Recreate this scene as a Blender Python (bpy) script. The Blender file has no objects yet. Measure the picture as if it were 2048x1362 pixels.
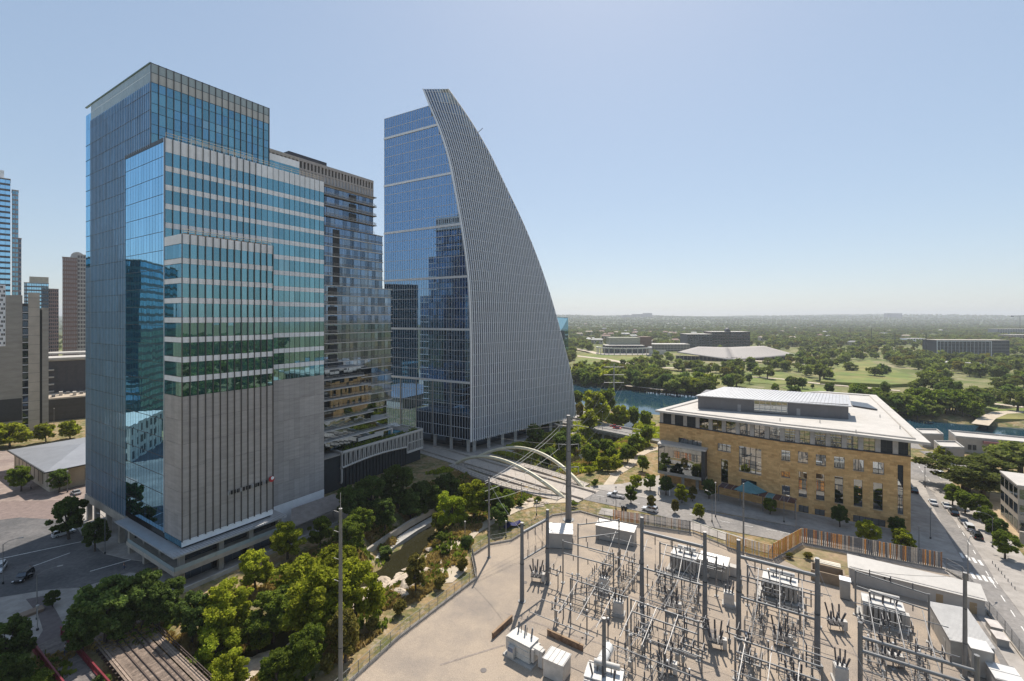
import bpy, math, random
import numpy as np
from mathutils import Vector, Matrix, Quaternion
random.seed(7); RNG = np.random.default_rng(11)
SC = bpy.context.scene
COL = SC.collection
# ------------------------------------------------------------------ camera
H = 60.0; F = 930.0; HY = 635.0; CX = 1024.0        # eye height; focal length, horizon row and centre column in photo pixels
cam_data = bpy.data.cameras.new("camera"); cam = bpy.data.objects.new("camera", cam_data); COL.objects.link(cam)
cam_data.sensor_width = 36.0; cam_data.lens = F / 2048 * 36.0
cam_data.shift_y = -(681 - HY) / 2048
cam_data.clip_start = 1.0; cam_data.clip_end = 40000
cam.location = (0, 0, H); cam.rotation_euler = (math.radians(90), 0, 0)
SC.camera = cam
# ------------------------------------------------------------------ sky and sun
SUN_AZ = math.radians(13.0); SUN_EL = math.radians(56.0)
world = bpy.data.worlds.new("World"); SC.world = world; world.use_nodes = True
wn = world.node_tree; wn.nodes.clear()
sky = wn.nodes.new("ShaderNodeTexSky"); sky.sky_type = 'NISHITA'; sky.sun_disc = False
sky.sun_elevation = SUN_EL; sky.sun_rotation = SUN_AZ
sky.altitude = 200; sky.air_density = 1.0; sky.dust_density = 0.7; sky.ozone_density = 6.0
bg = wn.nodes.new("ShaderNodeBackground"); bg.inputs[1].default_value = 0.145
wo = wn.nodes.new("ShaderNodeOutputWorld")
gam = wn.nodes.new("ShaderNodeGamma"); gam.inputs[1].default_value = .45          # the photograph's soft tone curve, over the whole sky alike
hsv = wn.nodes.new("ShaderNodeHueSaturation"); hsv.inputs["Saturation"].default_value = 1.15
wn.links.new(sky.outputs[0], gam.inputs[0]); wn.links.new(gam.outputs[0], hsv.inputs["Color"]); wn.links.new(hsv.outputs[0], bg.inputs[0]); wn.links.new(bg.outputs[0], wo.inputs[0])
sd = bpy.data.lights.new("sun", 'SUN'); sd.energy = 2.4; sd.angle = math.radians(0.53); sd.color = (1.0, 0.93, 0.83)
sun = bpy.data.objects.new("sun", sd); COL.objects.link(sun)
SUNV = Vector((math.cos(SUN_EL) * math.sin(SUN_AZ), math.cos(SUN_EL) * math.cos(SUN_AZ), math.sin(SUN_EL)))
sun.rotation_euler = SUNV.to_track_quat('Z', 'Y').to_euler(); sun.location = (0, 0, 400)
SC.view_settings.view_transform = 'Standard'; SC.view_settings.look = 'None'
SC.view_settings.exposure = 1.24; SC.view_settings.gamma = 1.0
SC.render.film_transparent = False
SC.cycles.max_bounces = 7; SC.cycles.glossy_bounces = 4; SC.cycles.transmission_bounces = 4
SC.cycles.transparent_max_bounces = 6; SC.cycles.diffuse_bounces = 3
SC.cycles.use_denoising = True
SC.cycles.caustics_reflective = False; SC.cycles.caustics_refractive = False
# ------------------------------------------------------------------ helpers
UA = math.radians(57.35)                 # the street grid: local x of a building runs along this heading
UX, UY = math.cos(UA), math.sin(UA)
def gp(px, py, z=0.0):
    d = (H - z) * F / (py - HY)
    return Vector(((px - CX) / F * d, d, z))
def at(px, py, d):                        # point seen at a pixel at a known depth
    return Vector(((px - CX) / F * d, d, H - (py - HY) * d / F))
def thing(name, label, cat, loc=(0, 0, 0), rz=0.0, group=None):
    o = bpy.data.objects.new(name, None); COL.objects.link(o); o.empty_display_size = .5
    o.location = loc; o.rotation_euler = (0, 0, rz); o["label"] = label; o["category"] = cat
    if group: o["group"] = group
    return o
def tag(o, label=None, cat=None, group=None, kind=None):
    if label: o["label"] = label
    if cat: o["category"] = cat
    if group: o["group"] = group
    if kind: o["kind"] = kind
    return o
def link(name, mesh, parent=None, mtx=None):
    o = bpy.data.objects.new(name, mesh); COL.objects.link(o)
    if parent is not None: o.parent = parent
    if mtx is not None: o.matrix_basis = mtx
    return o
def pymesh(name, verts, faces, mat, smooth=False):
    me = bpy.data.meshes.new(name); me.from_pydata([tuple(v) for v in verts], [], faces); me.update()
    if mat is not None: me.materials.append(mat)
    if smooth: me.polygons.foreach_set("use_smooth", [True] * len(me.polygons))
    return me
CUBE_V = np.array([(-.5,-.5,-.5),(.5,-.5,-.5),(.5,.5,-.5),(-.5,.5,-.5),(-.5,-.5,.5),(.5,-.5,.5),(.5,.5,.5),(-.5,.5,.5)])
CUBE_F = [(0,3,2,1),(4,5,6,7),(0,1,5,4),(1,2,6,5),(2,3,7,6),(3,0,4,7)]
_cubes = {}; _cyls = {}
def cube_mesh(mat):
    if mat.name not in _cubes: _cubes[mat.name] = pymesh("box_" + mat.name, CUBE_V, CUBE_F, mat)
    return _cubes[mat.name]
def bx(name, parent, mat, x0, x1, y0, y1, z0, z1, rz=0.0):
    m = Matrix.Translation(((x0+x1)/2, (y0+y1)/2, (z0+z1)/2))
    if rz: m = m @ Matrix.Rotation(rz, 4, 'Z')
    return link(name, cube_mesh(mat), parent, m @ Matrix.Diagonal((abs(x1-x0), abs(y1-y0), abs(z1-z0), 1)))
def cyl_mesh(mat, ratio=1.0, seg=8):
    k = (mat.name, round(ratio, 2), seg)
    if k not in _cyls:
        v = [(math.cos(2*math.pi*i/seg), math.sin(2*math.pi*i/seg), 0) for i in range(seg)]
        v += [(ratio*math.cos(2*math.pi*i/seg), ratio*math.sin(2*math.pi*i/seg), 1) for i in range(seg)]
        f = [(i, (i+1) % seg, seg+(i+1) % seg, seg+i) for i in range(seg)] + [tuple(range(seg-1, -1, -1)), tuple(range(seg, 2*seg))]
        me = pymesh("tube_" + mat.name, v, f, mat)
        me.polygons.foreach_set("use_smooth", [True]*seg + [False]*2)
        _cyls[k] = me
    return _cyls[k]
def cyl(name, parent, mat, p0, p1, r0, r1=None, seg=8):
    p0, p1 = Vector(p0), Vector(p1); d = p1 - p0; L = d.length
    r1 = r0 if r1 is None else r1
    q = d.to_track_quat('Z', 'Y').to_matrix().to_4x4()
    return link(name, cyl_mesh(mat, r1/r0, seg), parent, Matrix.Translation(p0) @ q @ Matrix.Diagonal((r0, r0, L, 1)))
def under(child, part):                   # make a piece a sub-part; its placement stays in the thing's own frame
    child.parent = part; child.matrix_parent_inverse = part.matrix_basis.inverted(); return child
class MB:                                   # gathers boxes / tubes / quads into one mesh
    def __init__(s): s.v = []; s.f = []
    def box(s, x0, x1, y0, y1, z0, z1, rz=0.0, c=None):
        n = len(s.v); ca, sa = math.cos(rz), math.sin(rz); cx, cy, cz = (x0+x1)/2, (y0+y1)/2, (z0+z1)/2
        for a in CUBE_V:
            x, y = a[0]*(x1-x0), a[1]*(y1-y0); s.v.append((cx+x*ca-y*sa, cy+x*sa+y*ca, cz+a[2]*(z1-z0)))
        s.f += [tuple(i+n for i in q) for q in CUBE_F]; return s
    def mbox(s, m):
        n = len(s.v); s.v += [tuple(m @ Vector(a)) for a in CUBE_V]; s.f += [tuple(i+n for i in q) for q in CUBE_F]; return s
    def tube(s, p0, p1, r0, r1=None, seg=6):
        p0, p1 = Vector(p0), Vector(p1); r1 = r0 if r1 is None else r1; n = len(s.v)
        q = (p1-p0).to_track_quat('Z', 'Y')
        for p, r in ((p0, r0), (p1, r1)):
            for i in range(seg): s.v.append(tuple(p + q @ Vector((r*math.cos(2*math.pi*i/seg), r*math.sin(2*math.pi*i/seg), 0))))
        s.f += [(n+i, n+(i+1) % seg, n+seg+(i+1) % seg, n+seg+i) for i in range(seg)] + [tuple(n+i for i in range(seg-1, -1, -1)), tuple(n+seg+i for i in range(seg))]
        return s
    def path(s, pts, r, seg=5):             # a swept tube along points
        n = len(s.v); pts = [Vector(p) for p in pts]
        for k, p in enumerate(pts):
            d = (pts[min(k+1, len(pts)-1)] - pts[max(k-1, 0)]); q = d.to_track_quat('Z', 'Y'); rr = r[k] if isinstance(r, (list, tuple)) else r
            for i in range(seg): s.v.append(tuple(p + q @ Vector((rr*math.cos(2*math.pi*i/seg), rr*math.sin(2*math.pi*i/seg), 0))))
        for k in range(len(pts)-1):
            a = n+k*seg; b = a+seg
            s.f += [(a+i, a+(i+1) % seg, b+(i+1) % seg, b+i) for i in range(seg)]
        s.f += [tuple(n+i for i in range(seg-1, -1, -1)), tuple(n+(len(pts)-1)*seg+i for i in range(seg))]
        return s
    def prism(s, poly, z0, z1):             # polygon (ccw list of x,y) extruded
        n = len(s.v); k = len(poly)
        s.v += [(p[0], p[1], z0) for p in poly] + [(p[0], p[1], z1) for p in poly]
        s.f += [tuple(n+k+i for i in range(k)), tuple(n+i for i in range(k-1, -1, -1))] + [(n+i, n+(i+1) % k, n+k+(i+1) % k, n+k+i) for i in range(k)]
        return s
    def quad(s, a, b, c, d):
        n = len(s.v); s.v += [tuple(a), tuple(b), tuple(c), tuple(d)]; s.f.append((n, n+1, n+2, n+3)); return s
    def build(s, name, mat, parent=None, mtx=None, smooth=False):
        return link(name, pymesh(name, s.v, s.f, mat, smooth), parent, mtx)
def dup(root, loc, rz=None, label=None, group=None, scale=None):
    r = root.copy(); COL.objects.link(r); r.location = loc
    if rz is not None: r.rotation_euler = (0, 0, rz)
    if scale is not None: r.scale = scale if hasattr(scale, '__len__') else (scale,)*3
    if label: r["label"] = label
    if group: r["group"] = group
    for ch in list(root.children):
        c = ch.copy(); COL.objects.link(c); c.parent = r
        for g in list(ch.children):
            d = g.copy(); COL.objects.link(d); d.parent = c
    return r
# ------------------------------------------------------------------ materials
def nodes(name):
    m = bpy.data.materials.new(name); m.use_nodes = True; nt = m.node_tree; nt.nodes.clear()
    out = nt.nodes.new("ShaderNodeOutputMaterial"); return m, nt, out
def nn(nt, t, **kw):
    n = nt.nodes.new(t)
    for k, v in kw.items(): setattr(n, k, v)
    return n
def rnd_node(nt):                         # one random number per separate piece
    g = nn(nt, "ShaderNodeNewGeometry"); o = nn(nt, "ShaderNodeObjectInfo")
    a = nn(nt, "ShaderNodeMath", operation='ADD'); nt.links.new(g.outputs["Random Per Island"], a.inputs[0]); nt.links.new(o.outputs["Random"], a.inputs[1])
    f = nn(nt, "ShaderNodeMath", operation='FRACT'); nt.links.new(a.outputs[0], f.inputs[0]); return f.outputs[0]
def maprange(nt, src, a, b, lo=0.0, hi=1.0):
    n = nn(nt, "ShaderNodeMapRange"); nt.links.new(src, n.inputs[0]); n.inputs[1].default_value = lo; n.inputs[2].default_value = hi
    n.inputs[3].default_value = a; n.inputs[4].default_value = b; return n.outputs[0]
def noise(nt, scale, detail=4, rough=.6, stretch=None):
    g = nn(nt, "ShaderNodeNewGeometry"); n = nn(nt, "ShaderNodeTexNoise"); n.inputs["Scale"].default_value = scale
    n.inputs["Detail"].default_value = detail; n.inputs["Roughness"].default_value = rough
    src = g.outputs["Position"]
    if stretch:
        mp = nn(nt, "ShaderNodeMapping"); mp.inputs["Scale"].default_value = stretch; nt.links.new(src, mp.inputs[0]); src = mp.outputs[0]
    nt.links.new(src, n.inputs["Vector"]); return n.outputs["Fac"]
def scaled(nt, col, fac):
    v = nn(nt, "ShaderNodeVectorMath", operation='SCALE')
    if isinstance(col, tuple): v.inputs[0].default_value = col[:3]
    else: nt.links.new(col, v.inputs[0])
    nt.links.new(fac, v.inputs["Scale"]); return v.outputs[0]
def mixc(nt, fac, a, b):
    m = nn(nt, "ShaderNodeMix", data_type='RGBA')
    if isinstance(fac, float): m.inputs[0].default_value = fac
    else: nt.links.new(fac, m.inputs[0])
    for i, c in ((6, a), (7, b)):
        if isinstance(c, tuple): m.inputs[i].default_value = (*c[:3], 1)
        else: nt.links.new(c, m.inputs[i])
    return m.outputs[2]
MATS = {}
def M(name, c, rough=.6, metal=0.0, var=.12, scale=.6, bump=0.0, bscale=8.0, pvar=0.0, spec=.4, c2=None, stretch=None, c2lo=.45, c2hi=.6, c2scale=None):
    if name in MATS: return MATS[name]
    m, nt, out = nodes(name); p = nn(nt, "ShaderNodeBsdfPrincipled")
    f = maprange(nt, noise(nt, scale, 5, .65, stretch), 1-var*2, 1+var*2, .25, .75)
    if pvar:
        mu = nn(nt, "ShaderNodeMath", operation='MULTIPLY'); nt.links.new(f, mu.inputs[0]); nt.links.new(maprange(nt, rnd_node(nt), 1-pvar, 1+pvar), mu.inputs[1]); f = mu.outputs[0]
    base = c
    if c2 is not None: base = mixc(nt, maprange(nt, noise(nt, c2scale or scale*.37, 5, .7), 0, 1, c2lo, c2hi), c, c2)
    nt.links.new(scaled(nt, base, f), p.inputs["Base Color"])
    p.inputs["Roughness"].default_value = rough; p.inputs["Metallic"].default_value = metal; p.inputs["Specular IOR Level"].default_value = spec
    if bump:
        b = nn(nt, "ShaderNodeBump"); b.inputs["Strength"].default_value = bump; b.inputs["Distance"].default_value = .05
        nt.links.new(noise(nt, bscale, 4, .7), b.inputs["Height"]); nt.links.new(b.outputs[0], p.inputs["Normal"])
    nt.links.new(p.outputs[0], out.inputs[0]); MATS[name] = m; return m
def glass(name, tint, inner, refl=.6, var=.25, rough=.015, wob=.0, light=.0):
    # coated curtain-wall glass: a mirror of the coating's tint over a dim room, a little different in every pane
    m, nt, out = nodes(name); r = rnd_node(nt)
    g = nn(nt, "ShaderNodeBsdfGlossy"); g.inputs["Roughness"].default_value = rough
    nt.links.new(scaled(nt, tint, maprange(nt, r, 1-var*.35, 1+var*.35)), g.inputs["Color"])
    d = nn(nt, "ShaderNodeBsdfDiffuse")
    w = nn(nt, "ShaderNodeTexWhiteNoise", noise_dimensions='1D'); nt.links.new(r, w.inputs["W"])
    room = scaled(nt, inner, maprange(nt, w.outputs["Value"], 1-var*1.6, 1+var*1.6))
    if light:                                # drawn blinds in a few of the panes
        room = mixc(nt, maprange(nt, w.outputs["Value"], 0, 1, 1-light, 1-light+.02), room, (.28, .3, .29))
    nt.links.new(room, d.inputs["Color"])
    if wob:
        b = nn(nt, "ShaderNodeBump"); b.inputs["Strength"].default_value = wob; b.inputs["Distance"].default_value = .02
        nt.links.new(noise(nt, .45, 2, .5), b.inputs["Height"]); nt.links.new(b.outputs[0], g.inputs["Normal"])
    fr = nn(nt, "ShaderNodeFresnel"); fr.inputs[0].default_value = 1.5
    fa = nn(nt, "ShaderNodeMath", operation='MULTIPLY_ADD'); fa.inputs[1].default_value = 1-refl; fa.inputs[2].default_value = refl; nt.links.new(fr.outputs[0], fa.inputs[0])
    mx = nn(nt, "ShaderNodeMixShader"); nt.links.new(fa.outputs[0], mx.inputs[0]); nt.links.new(d.outputs[0], mx.inputs[1]); nt.links.new(g.outputs[0], mx.inputs[2])
    nt.links.new(mx.outputs[0], out.inputs[0]); MATS[name] = m; return m
def leaf(name, c1, c2, trans=.35, clump=.35):
    m, nt, out = nodes(name); r = rnd_node(nt)
    w = nn(nt, "ShaderNodeTexWhiteNoise", noise_dimensions='1D'); nt.links.new(r, w.inputs["W"])
    oi = nn(nt, "ShaderNodeObjectInfo")
    col = mixc(nt, w.outputs["Value"], c1, c2)
    f = maprange(nt, noise(nt, clump, 3, .6), .7, 1.3, .3, .7)
    mu = nn(nt, "ShaderNodeMath", operation='MULTIPLY'); nt.links.new(f, mu.inputs[0]); nt.links.new(maprange(nt, oi.outputs["Random"], .8, 1.2), mu.inputs[1])
    col = scaled(nt, col, mu.outputs[0])
    d = nn(nt, "ShaderNodeBsdfDiffuse"); t = nn(nt, "ShaderNodeBsdfTranslucent"); nt.links.new(col, d.inputs["Color"])
    nt.links.new(mixc(nt, .5, col, scaled(nt, (c2[0]*1.5, c2[1]*1.7, c2[2]*.8), mu.outputs[0])), t.inputs["Color"])
    mx = nn(nt, "ShaderNodeMixShader"); mx.inputs[0].default_value = trans
    nt.links.new(d.outputs[0], mx.inputs[1]); nt.links.new(t.outputs[0], mx.inputs[2]); nt.links.new(mx.outputs[0], out.inputs[0]); MATS[name] = m; return m
white_panel = M("white_panel", (.83, .83, .84), .45, var=.05, pvar=.05)
dark_metal = M("dark_metal", (.035, .04, .045), .4, .3)
bronze = M("bronze_fin", (.10, .095, .095), .35, .5)
silver = M("silver_fin", (.46, .53, .60), .35, .6, var=.05)
screen_grey = M("screen_grey", (.40, .37, .355), .55, .15, var=.09, scale=.25, pvar=.09, stretch=(1, 1, 7))
concrete = M("concrete", (.42, .40, .37), .8, var=.12, scale=.5, bump=.15)
concrete_warm = M("concrete_warm", (.40, .355, .30), .8, var=.12, scale=.4, bump=.15)
pale_metal = M("pale_metal", (.47, .47, .475), .4, .3, var=.06)
roof_white = M("roof_white", (.50, .465, .42), .7, var=.07, scale=.25)
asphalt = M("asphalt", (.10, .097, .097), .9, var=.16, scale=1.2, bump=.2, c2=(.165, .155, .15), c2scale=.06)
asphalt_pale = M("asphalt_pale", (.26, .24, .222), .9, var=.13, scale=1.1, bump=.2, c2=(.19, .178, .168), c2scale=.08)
pave = M("pavement", (.38, .345, .31), .85, var=.1, scale=.5, bump=.15, c2=(.31, .28, .25))
brick_red = M("brick_paving", (.22, .165, .145), .85, var=.15, scale=.8, bump=.2)
gravel = M("gravel", (.385, .312, .24), .95, var=.2, scale=6.5, bump=.8, bscale=5, c2=(.26, .22, .185), c2lo=.42, c2hi=.68, c2scale=.07)
paint = M("road_paint", (.72, .7, .66), .7, var=.15, scale=2)
galv = M("galvanised_steel", (.205, .205, .205), .5, .35, var=.1, scale=.5)
galv_light = M("galvanised_pale", (.38, .365, .35), .5, .3, var=.1, scale=.8)
pole_steel = M("pole_steel", (.155, .165, .18), .5, .35, var=.12, scale=.5)
equip_white = M("equipment_white", (.52, .49, .45), .5, var=.08, scale=.8)
equip_grey = M("equipment_grey", (.33, .32, .30), .5, var=.08, scale=.8)
porcelain = M("porcelain", (.085, .075, .075), .3, var=.1)
porcelain_brown = M("porcelain_brown", (.12, .055, .035), .3, var=.1)
rust = M("rusty_steel", (.16, .095, .06), .85, var=.3, scale=1.2, c2=(.24, .17, .12))
soil_dry = M("dry_soil", (.30, .215, .13), .95, var=.2, scale=.4, bump=.4, c2=(.2, .17, .08))
lawn = M("lawn_grass", (.14, .18, .035), .95, var=.2, scale=.05, c2=(.22, .2, .06))
path_mat = M("path_sand", (.50, .42, .32), .9, var=.1, scale=.3)
rock = M("limestone", (.56, .47, .37), .9, var=.2, scale=.5, bump=.6, bscale=2, c2=(.42, .34, .26))
bark = M("bark", (.075, .06, .048), .9, var=.3, scale=3)
black = M("black_rubber", (.02, .02, .022), .7)
glass_car = glass("car_glass", (.4, .45, .5), (.01, .012, .015), .25, 0)
# ------------------------------------------------------------------ terrain, water, roads
CREEK = np.array([(-130, 20), (-95, 48), (-72, 66), (-53, 82), (-43, 95), (-31, 117.4), (-25.7, 145.7), (-2.5, 174), (23, 205), (54, 247), (78, 295), (95, 330)], float)
LAKE = np.array([(420, 150), (330, 190), (250, 222), (200, 245), (93, 300), (20, 350), (-60, 400), (-300, 540), (-700, 760), (-700, 960), (-300, 700), (0, 500), (59, 445), (110, 405), (149, 380), (200, 330), (245, 292), (265, 277), (300, 262), (360, 240), (560, 190), (520, 120)], float)
def seg_dist(x, y, P):
    d = np.full(x.shape, 1e9)
    for (ax, ay), (bx_, by_) in zip(P[:-1], P[1:]):
        vx, vy = bx_-ax, by_-ay; t = np.clip(((x-ax)*vx+(y-ay)*vy)/(vx*vx+vy*vy), 0, 1)
        d = np.minimum(d, np.hypot(x-ax-t*vx, y-ay-t*vy))
    return d
def inside(x, y, P):
    r = np.zeros(np.shape(x), bool); n = len(P); j = n-1
    for i in range(n):
        xi, yi = P[i]; xj, yj = P[j]
        c = ((yi > y) != (yj > y)) & (x < (xj-xi)*(y-yi)/((yj-yi) if yj != yi else 1e-9)+xi); r ^= c; j = i
    return r
def smooth(a, b, t): t = np.clip((t-a)/(b-a), 0, 1); return t*t*(3-2*t)
def terrain(x, y):
    x = np.asarray(x, float); y = np.asarray(y, float)
    dc = seg_dist(x, y, CREEK); wob = 1.6*np.sin(x*.31+1.3*np.sin(y*.23))+1.2*np.sin(y*.47+x*.11)
    z = -0.08 - 5.2*(1-smooth(3.2, 12.5, dc+wob*.6))
    z = z + .5*np.sin(x*.9)*np.sin(y*.83)*(smooth(2, 5, dc)*(1-smooth(9, 14, dc)))
    lk = inside(x, y, LAKE); edge = seg_dist(x, y, np.vstack([LAKE, LAKE[:1]]))
    z = np.where(lk, -3.4-3*smooth(0, 12, edge), z-2.6*(1-smooth(0, 14, edge))*(y > 150))
    z = z + smooth(2200, 8200, y)*(78+16*np.sin(x/900+1)+9*np.sin(x/310+.5)+5*np.sin(x/140))
    z = z + smooth(450, 900, y)*2.0*np.sin(x/95+y/140)
    return z
def lines(a0, a1, step, far, g):
    L = list(np.arange(a0, a1+1e-6, step)); s = step; x = L[-1]
    while x < far: s *= g; x += s; L.append(x)
    return L
xs = lines(0, 112.5, 2.5, 11000, 1.09); xs = sorted([-a for a in xs[1:]] + xs)
ys = [-900, -600, -400, -260, -170, -110, -70, -40, -20, -5, 8] + lines(20, 330, 2.5, 10500, 1.03)
GX, GY = np.meshgrid(xs, ys); GZ = terrain(GX, GY); nx, ny = len(xs), len(ys)
gm, nt, out = nodes("ground_earth")
p = nn(nt, "ShaderNodeBsdfPrincipled"); p.inputs["Roughness"].default_value = .95; p.inputs["Specular IOR Level"].default_value = .1
geo = nn(nt, "ShaderNodeNewGeometry"); sep = nn(nt, "ShaderNodeSeparateXYZ"); nt.links.new(geo.outputs["Position"], sep.inputs[0])
near = mixc(nt, maprange(nt, noise(nt, .16, 6, .7), 0, 1, .42, .58), (.32, .225, .12), (.13, .135, .05))
near = mixc(nt, maprange(nt, noise(nt, .5, 5, .7), 0, .8, .52, .62), near, (.36, .29, .2))
far = mixc(nt, maprange(nt, noise(nt, .02, 6, .7), 0, 1, .45, .6), (.13, .155, .05), (.27, .24, .13))
far = mixc(nt, maprange(nt, noise(nt, .012, 5, .75), 0, .7, .6, .66), far, (.40, .34, .25))
fg = mixc(nt, maprange(nt, sep.outputs[1], 0, 1, 260, 420), near, far)
fg = mixc(nt, maprange(nt, sep.outputs[1], 0, 1, 900, 1900), fg, (.075, .09, .035))
nt.links.new(scaled(nt, fg, maprange(nt, noise(nt, .9, 6, .75), .7, 1.3, .3, .7)), p.inputs["Base Color"])
bmp = nn(nt, "ShaderNodeBump"); bmp.inputs["Strength"].default_value = .5; bmp.inputs["Distance"].default_value = .2
nt.links.new(noise(nt, 1.6, 5, .7), bmp.inputs["Height"]); nt.links.new(bmp.outputs[0], p.inputs["Normal"]); nt.links.new(p.outputs[0], out.inputs[0])
vv = np.stack([GX.ravel(), GY.ravel(), GZ.ravel()], 1)
ii = (np.arange(ny-1)[:, None]*nx + np.arange(nx-1)[None, :]).ravel()
ff = np.stack([ii, ii+1, ii+nx+1, ii+nx], 1)
me = bpy.data.meshes.new("ground"); me.vertices.add(len(vv)); me.vertices.foreach_set("co", vv.ravel())
me.loops.add(ff.size); me.loops.foreach_set("vertex_index", ff.ravel()); me.polygons.add(len(ff))
me.polygons.foreach_set("loop_start", np.arange(0, ff.size, 4)); me.polygons.foreach_set("loop_total", np.full(len(ff), 4)); me.update(calc_edges=True)
me.polygons.foreach_set("use_smooth", np.ones(len(ff), bool)); me.materials.append(gm)
tag(link("ground", me), kind="structure")
def struct(o): o["kind"] = "structure"; return o
def sheet(name, pts, mat, z=0.0, th=None):
    P = [Vector((a[0], a[1], 0)) for a in pts]
    area = sum(P[i].x*P[(i+1) % len(P)].y-P[(i+1) % len(P)].x*P[i].y for i in range(len(P)))
    if area < 0: P.reverse()
    m = MB(); m.prism([(a.x, a.y) for a in P], z-(th or .03), z)
    return struct(m.build(name, mat))
def pp(*a): return [gp(x, y) for x, y in a]
def ribbon(name, pts, w, mat, z, wid2=None):
    pts = [Vector((q[0], q[1], 0)) for q in pts]; L = []; R = []
    for k, q in enumerate(pts):
        d = (pts[min(k+1, len(pts)-1)]-pts[max(k-1, 0)]).normalized(); n = Vector((-d.y, d.x, 0)); L.append(q+n*w/2); R.append(q-n*w/2)
    m = MB()
    for k in range(len(pts)-1):
        m.quad((R[k].x, R[k].y, z), (R[k+1].x, R[k+1].y, z), (L[k+1].x, L[k+1].y, z), (L[k].x, L[k].y, z))
    return struct(m.build(name, mat))
def water_mat(name, deep, rough, bump, bscale):
    m, nt, out = nodes(name); p = nn(nt, "ShaderNodeBsdfPrincipled"); p.inputs["Base Color"].default_value = (*deep, 1); p.inputs["Roughness"].default_value = rough; p.inputs["IOR"].default_value = 1.33
    b = nn(nt, "ShaderNodeBump"); b.inputs["Strength"].default_value = bump; b.inputs["Distance"].default_value = .05
    nt.links.new(noise(nt, bscale, 4, .6, (1, 1.6, 1)), b.inputs["Height"]); nt.links.new(b.outputs[0], p.inputs["Normal"]); nt.links.new(p.outputs[0], out.inputs[0]); return m
lake_mat = water_mat("lake_water", (.015, .05, .075), .05, .25, .5); creek_mat = water_mat("creek_water", (.03, .028, .014), .05, .2, 1.2)
m = MB(); m.f.append(tuple(range(len(LAKE)))); m.v = [(a[0], a[1], -3.2) for a in LAKE[::1]]
lk = m.build("lake", lake_mat); struct(lk)
ribbon("creek_water", [tuple(a) for a in CREEK[1:]], 8.0, creek_mat, -4.85)
# substation yard
YARD = pp((640, 1420), (800, 1274), (953, 1157), (944, 1112), (978, 1090), (1022, 1082), (1076, 1048), (1104, 1032), (1160, 1024), (1226, 1042), (1384, 1066), (1452, 1092), (1545, 1121), (1604, 1085), (1890, 1139), (1930, 1180), (2075, 1400)) + [Vector((110, 60, 0)), Vector((-34, 60, 0))]
sheet("substation_yard", YARD, gravel, .02, .3)
for k, (x, y) in enumerate(((967, 1341), (1181, 1170), (1640, 1190), (1422, 1262), (1300, 1190), (1050, 1165))):
    q = gp(x, y); m = MB(); m.tube((q.x, q.y, .02), (q.x, q.y, .06), .55, seg=14); struct(m.build("manhole_cover", M("manhole_iron", (.15, .13, .12), .7)))
for a, b in (((1010, 1226), (1300, 1320)), ((1130, 1150), (1420, 1245)), ((1290, 1330), (1420, 1225)), ((1500, 1330), (1640, 1215)), ((1150, 1290), (1230, 1215)), ((880, 1330), (1010, 1290)), ((1560, 1250), (1760, 1330))):
    a, b = gp(*a), gp(*b); n = (b-a).normalized(); n = Vector((-n.y, n.x, 0))*.2; m = MB(); z = Vector((0, 0, .045)); m.quad(a-n+z, b-n+z, b+n+z, a+n+z); struct(m.build("cable_trench", M("trench_cover", (.27, .225, .19), .9, var=.2, scale=2)))
# second street, library forecourt, west avenue, parkway
S2 = [gp(790, 870), gp(905, 922), gp(1060, 960), gp(1160, 984), gp(1300, 1012), gp(1440, 1042), gp(1560, 1064), gp(1700, 1090), gp(1830, 1116), gp(1960, 1140)]
ribbon("second_street", S2[3:], 11.5, asphalt_pale, .03)
wa = [gp(1832, 925), gp(1875, 985), gp(1925, 1065), gp(1985, 1165), gp(2060, 1280), gp(2150, 1420)]
ribbon("west_avenue", wa, 13, asphalt_pale, .045)
sheet("library_forecourt", pp((1180, 972), (1245, 968), (1300, 955), (1345, 945), (1500, 960), (1790, 1040), (1812, 985), (1826, 985), (1845, 1030), (1872, 1084), (1884, 1106), (1850, 1112), (1790, 1092), (1640, 1062), (1500, 1036), (1400, 1018), (1300, 998), (1180, 976)), pave, .10, .2)
ribbon("pavement_strip", pp((1200, 1022), (1300, 1038), (1384, 1052), (1455, 1074), (1540, 1100)), 5.0, pave, .09)
ribbon("pavement_strip", pp((1560, 1098), (1604, 1079), (1700, 1096), (1890, 1131)), 4.0, pave, .10)
ribbon("pavement_corner", pp((1828, 960), (1845, 1010), (1872, 1068), (1900, 1120)), 5.0, pave, .115)
sheet("bare_corner", pp((1562, 1118), (1604, 1091), (1725, 1114), (1712, 1152), (1610, 1142)), soil_dry, .05, .06)
sheet("pavement_east", pp((1850, 966), (1880, 1005), (1935, 1075), (1958, 1108), (1990, 1160), (2048, 1236), (2160, 1370), (2250, 1370), (2100, 1180), (2030, 1090), (1960, 1010), (1900, 962)), pave, .12, .2)
sheet("pavement_west", pp((1905, 1150), (1950, 1190), (2010, 1260), (2110, 1400), (2060, 1400), (1960, 1240), (1890, 1140)), pave, .13, .2)
sheet("bare_lot", pp((1980, 985), (2048, 1000), (2200, 1040), (2200, 1120), (2048, 1082), (1975, 1035)), M("bare_soil", (.42, .31, .19), .95, var=.15, scale=.3), .07, .1)
ribbon("riverside_parkway", [gp(1880, 905), gp(1960, 950), gp(2060, 985), gp(2300, 1050)], 15, asphalt_pale, .05)
ribbon("riverside_parkway", [gp(1840, 892), gp(1700, 876), gp(1330, 882)], 14, asphalt_pale, .04)
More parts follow.
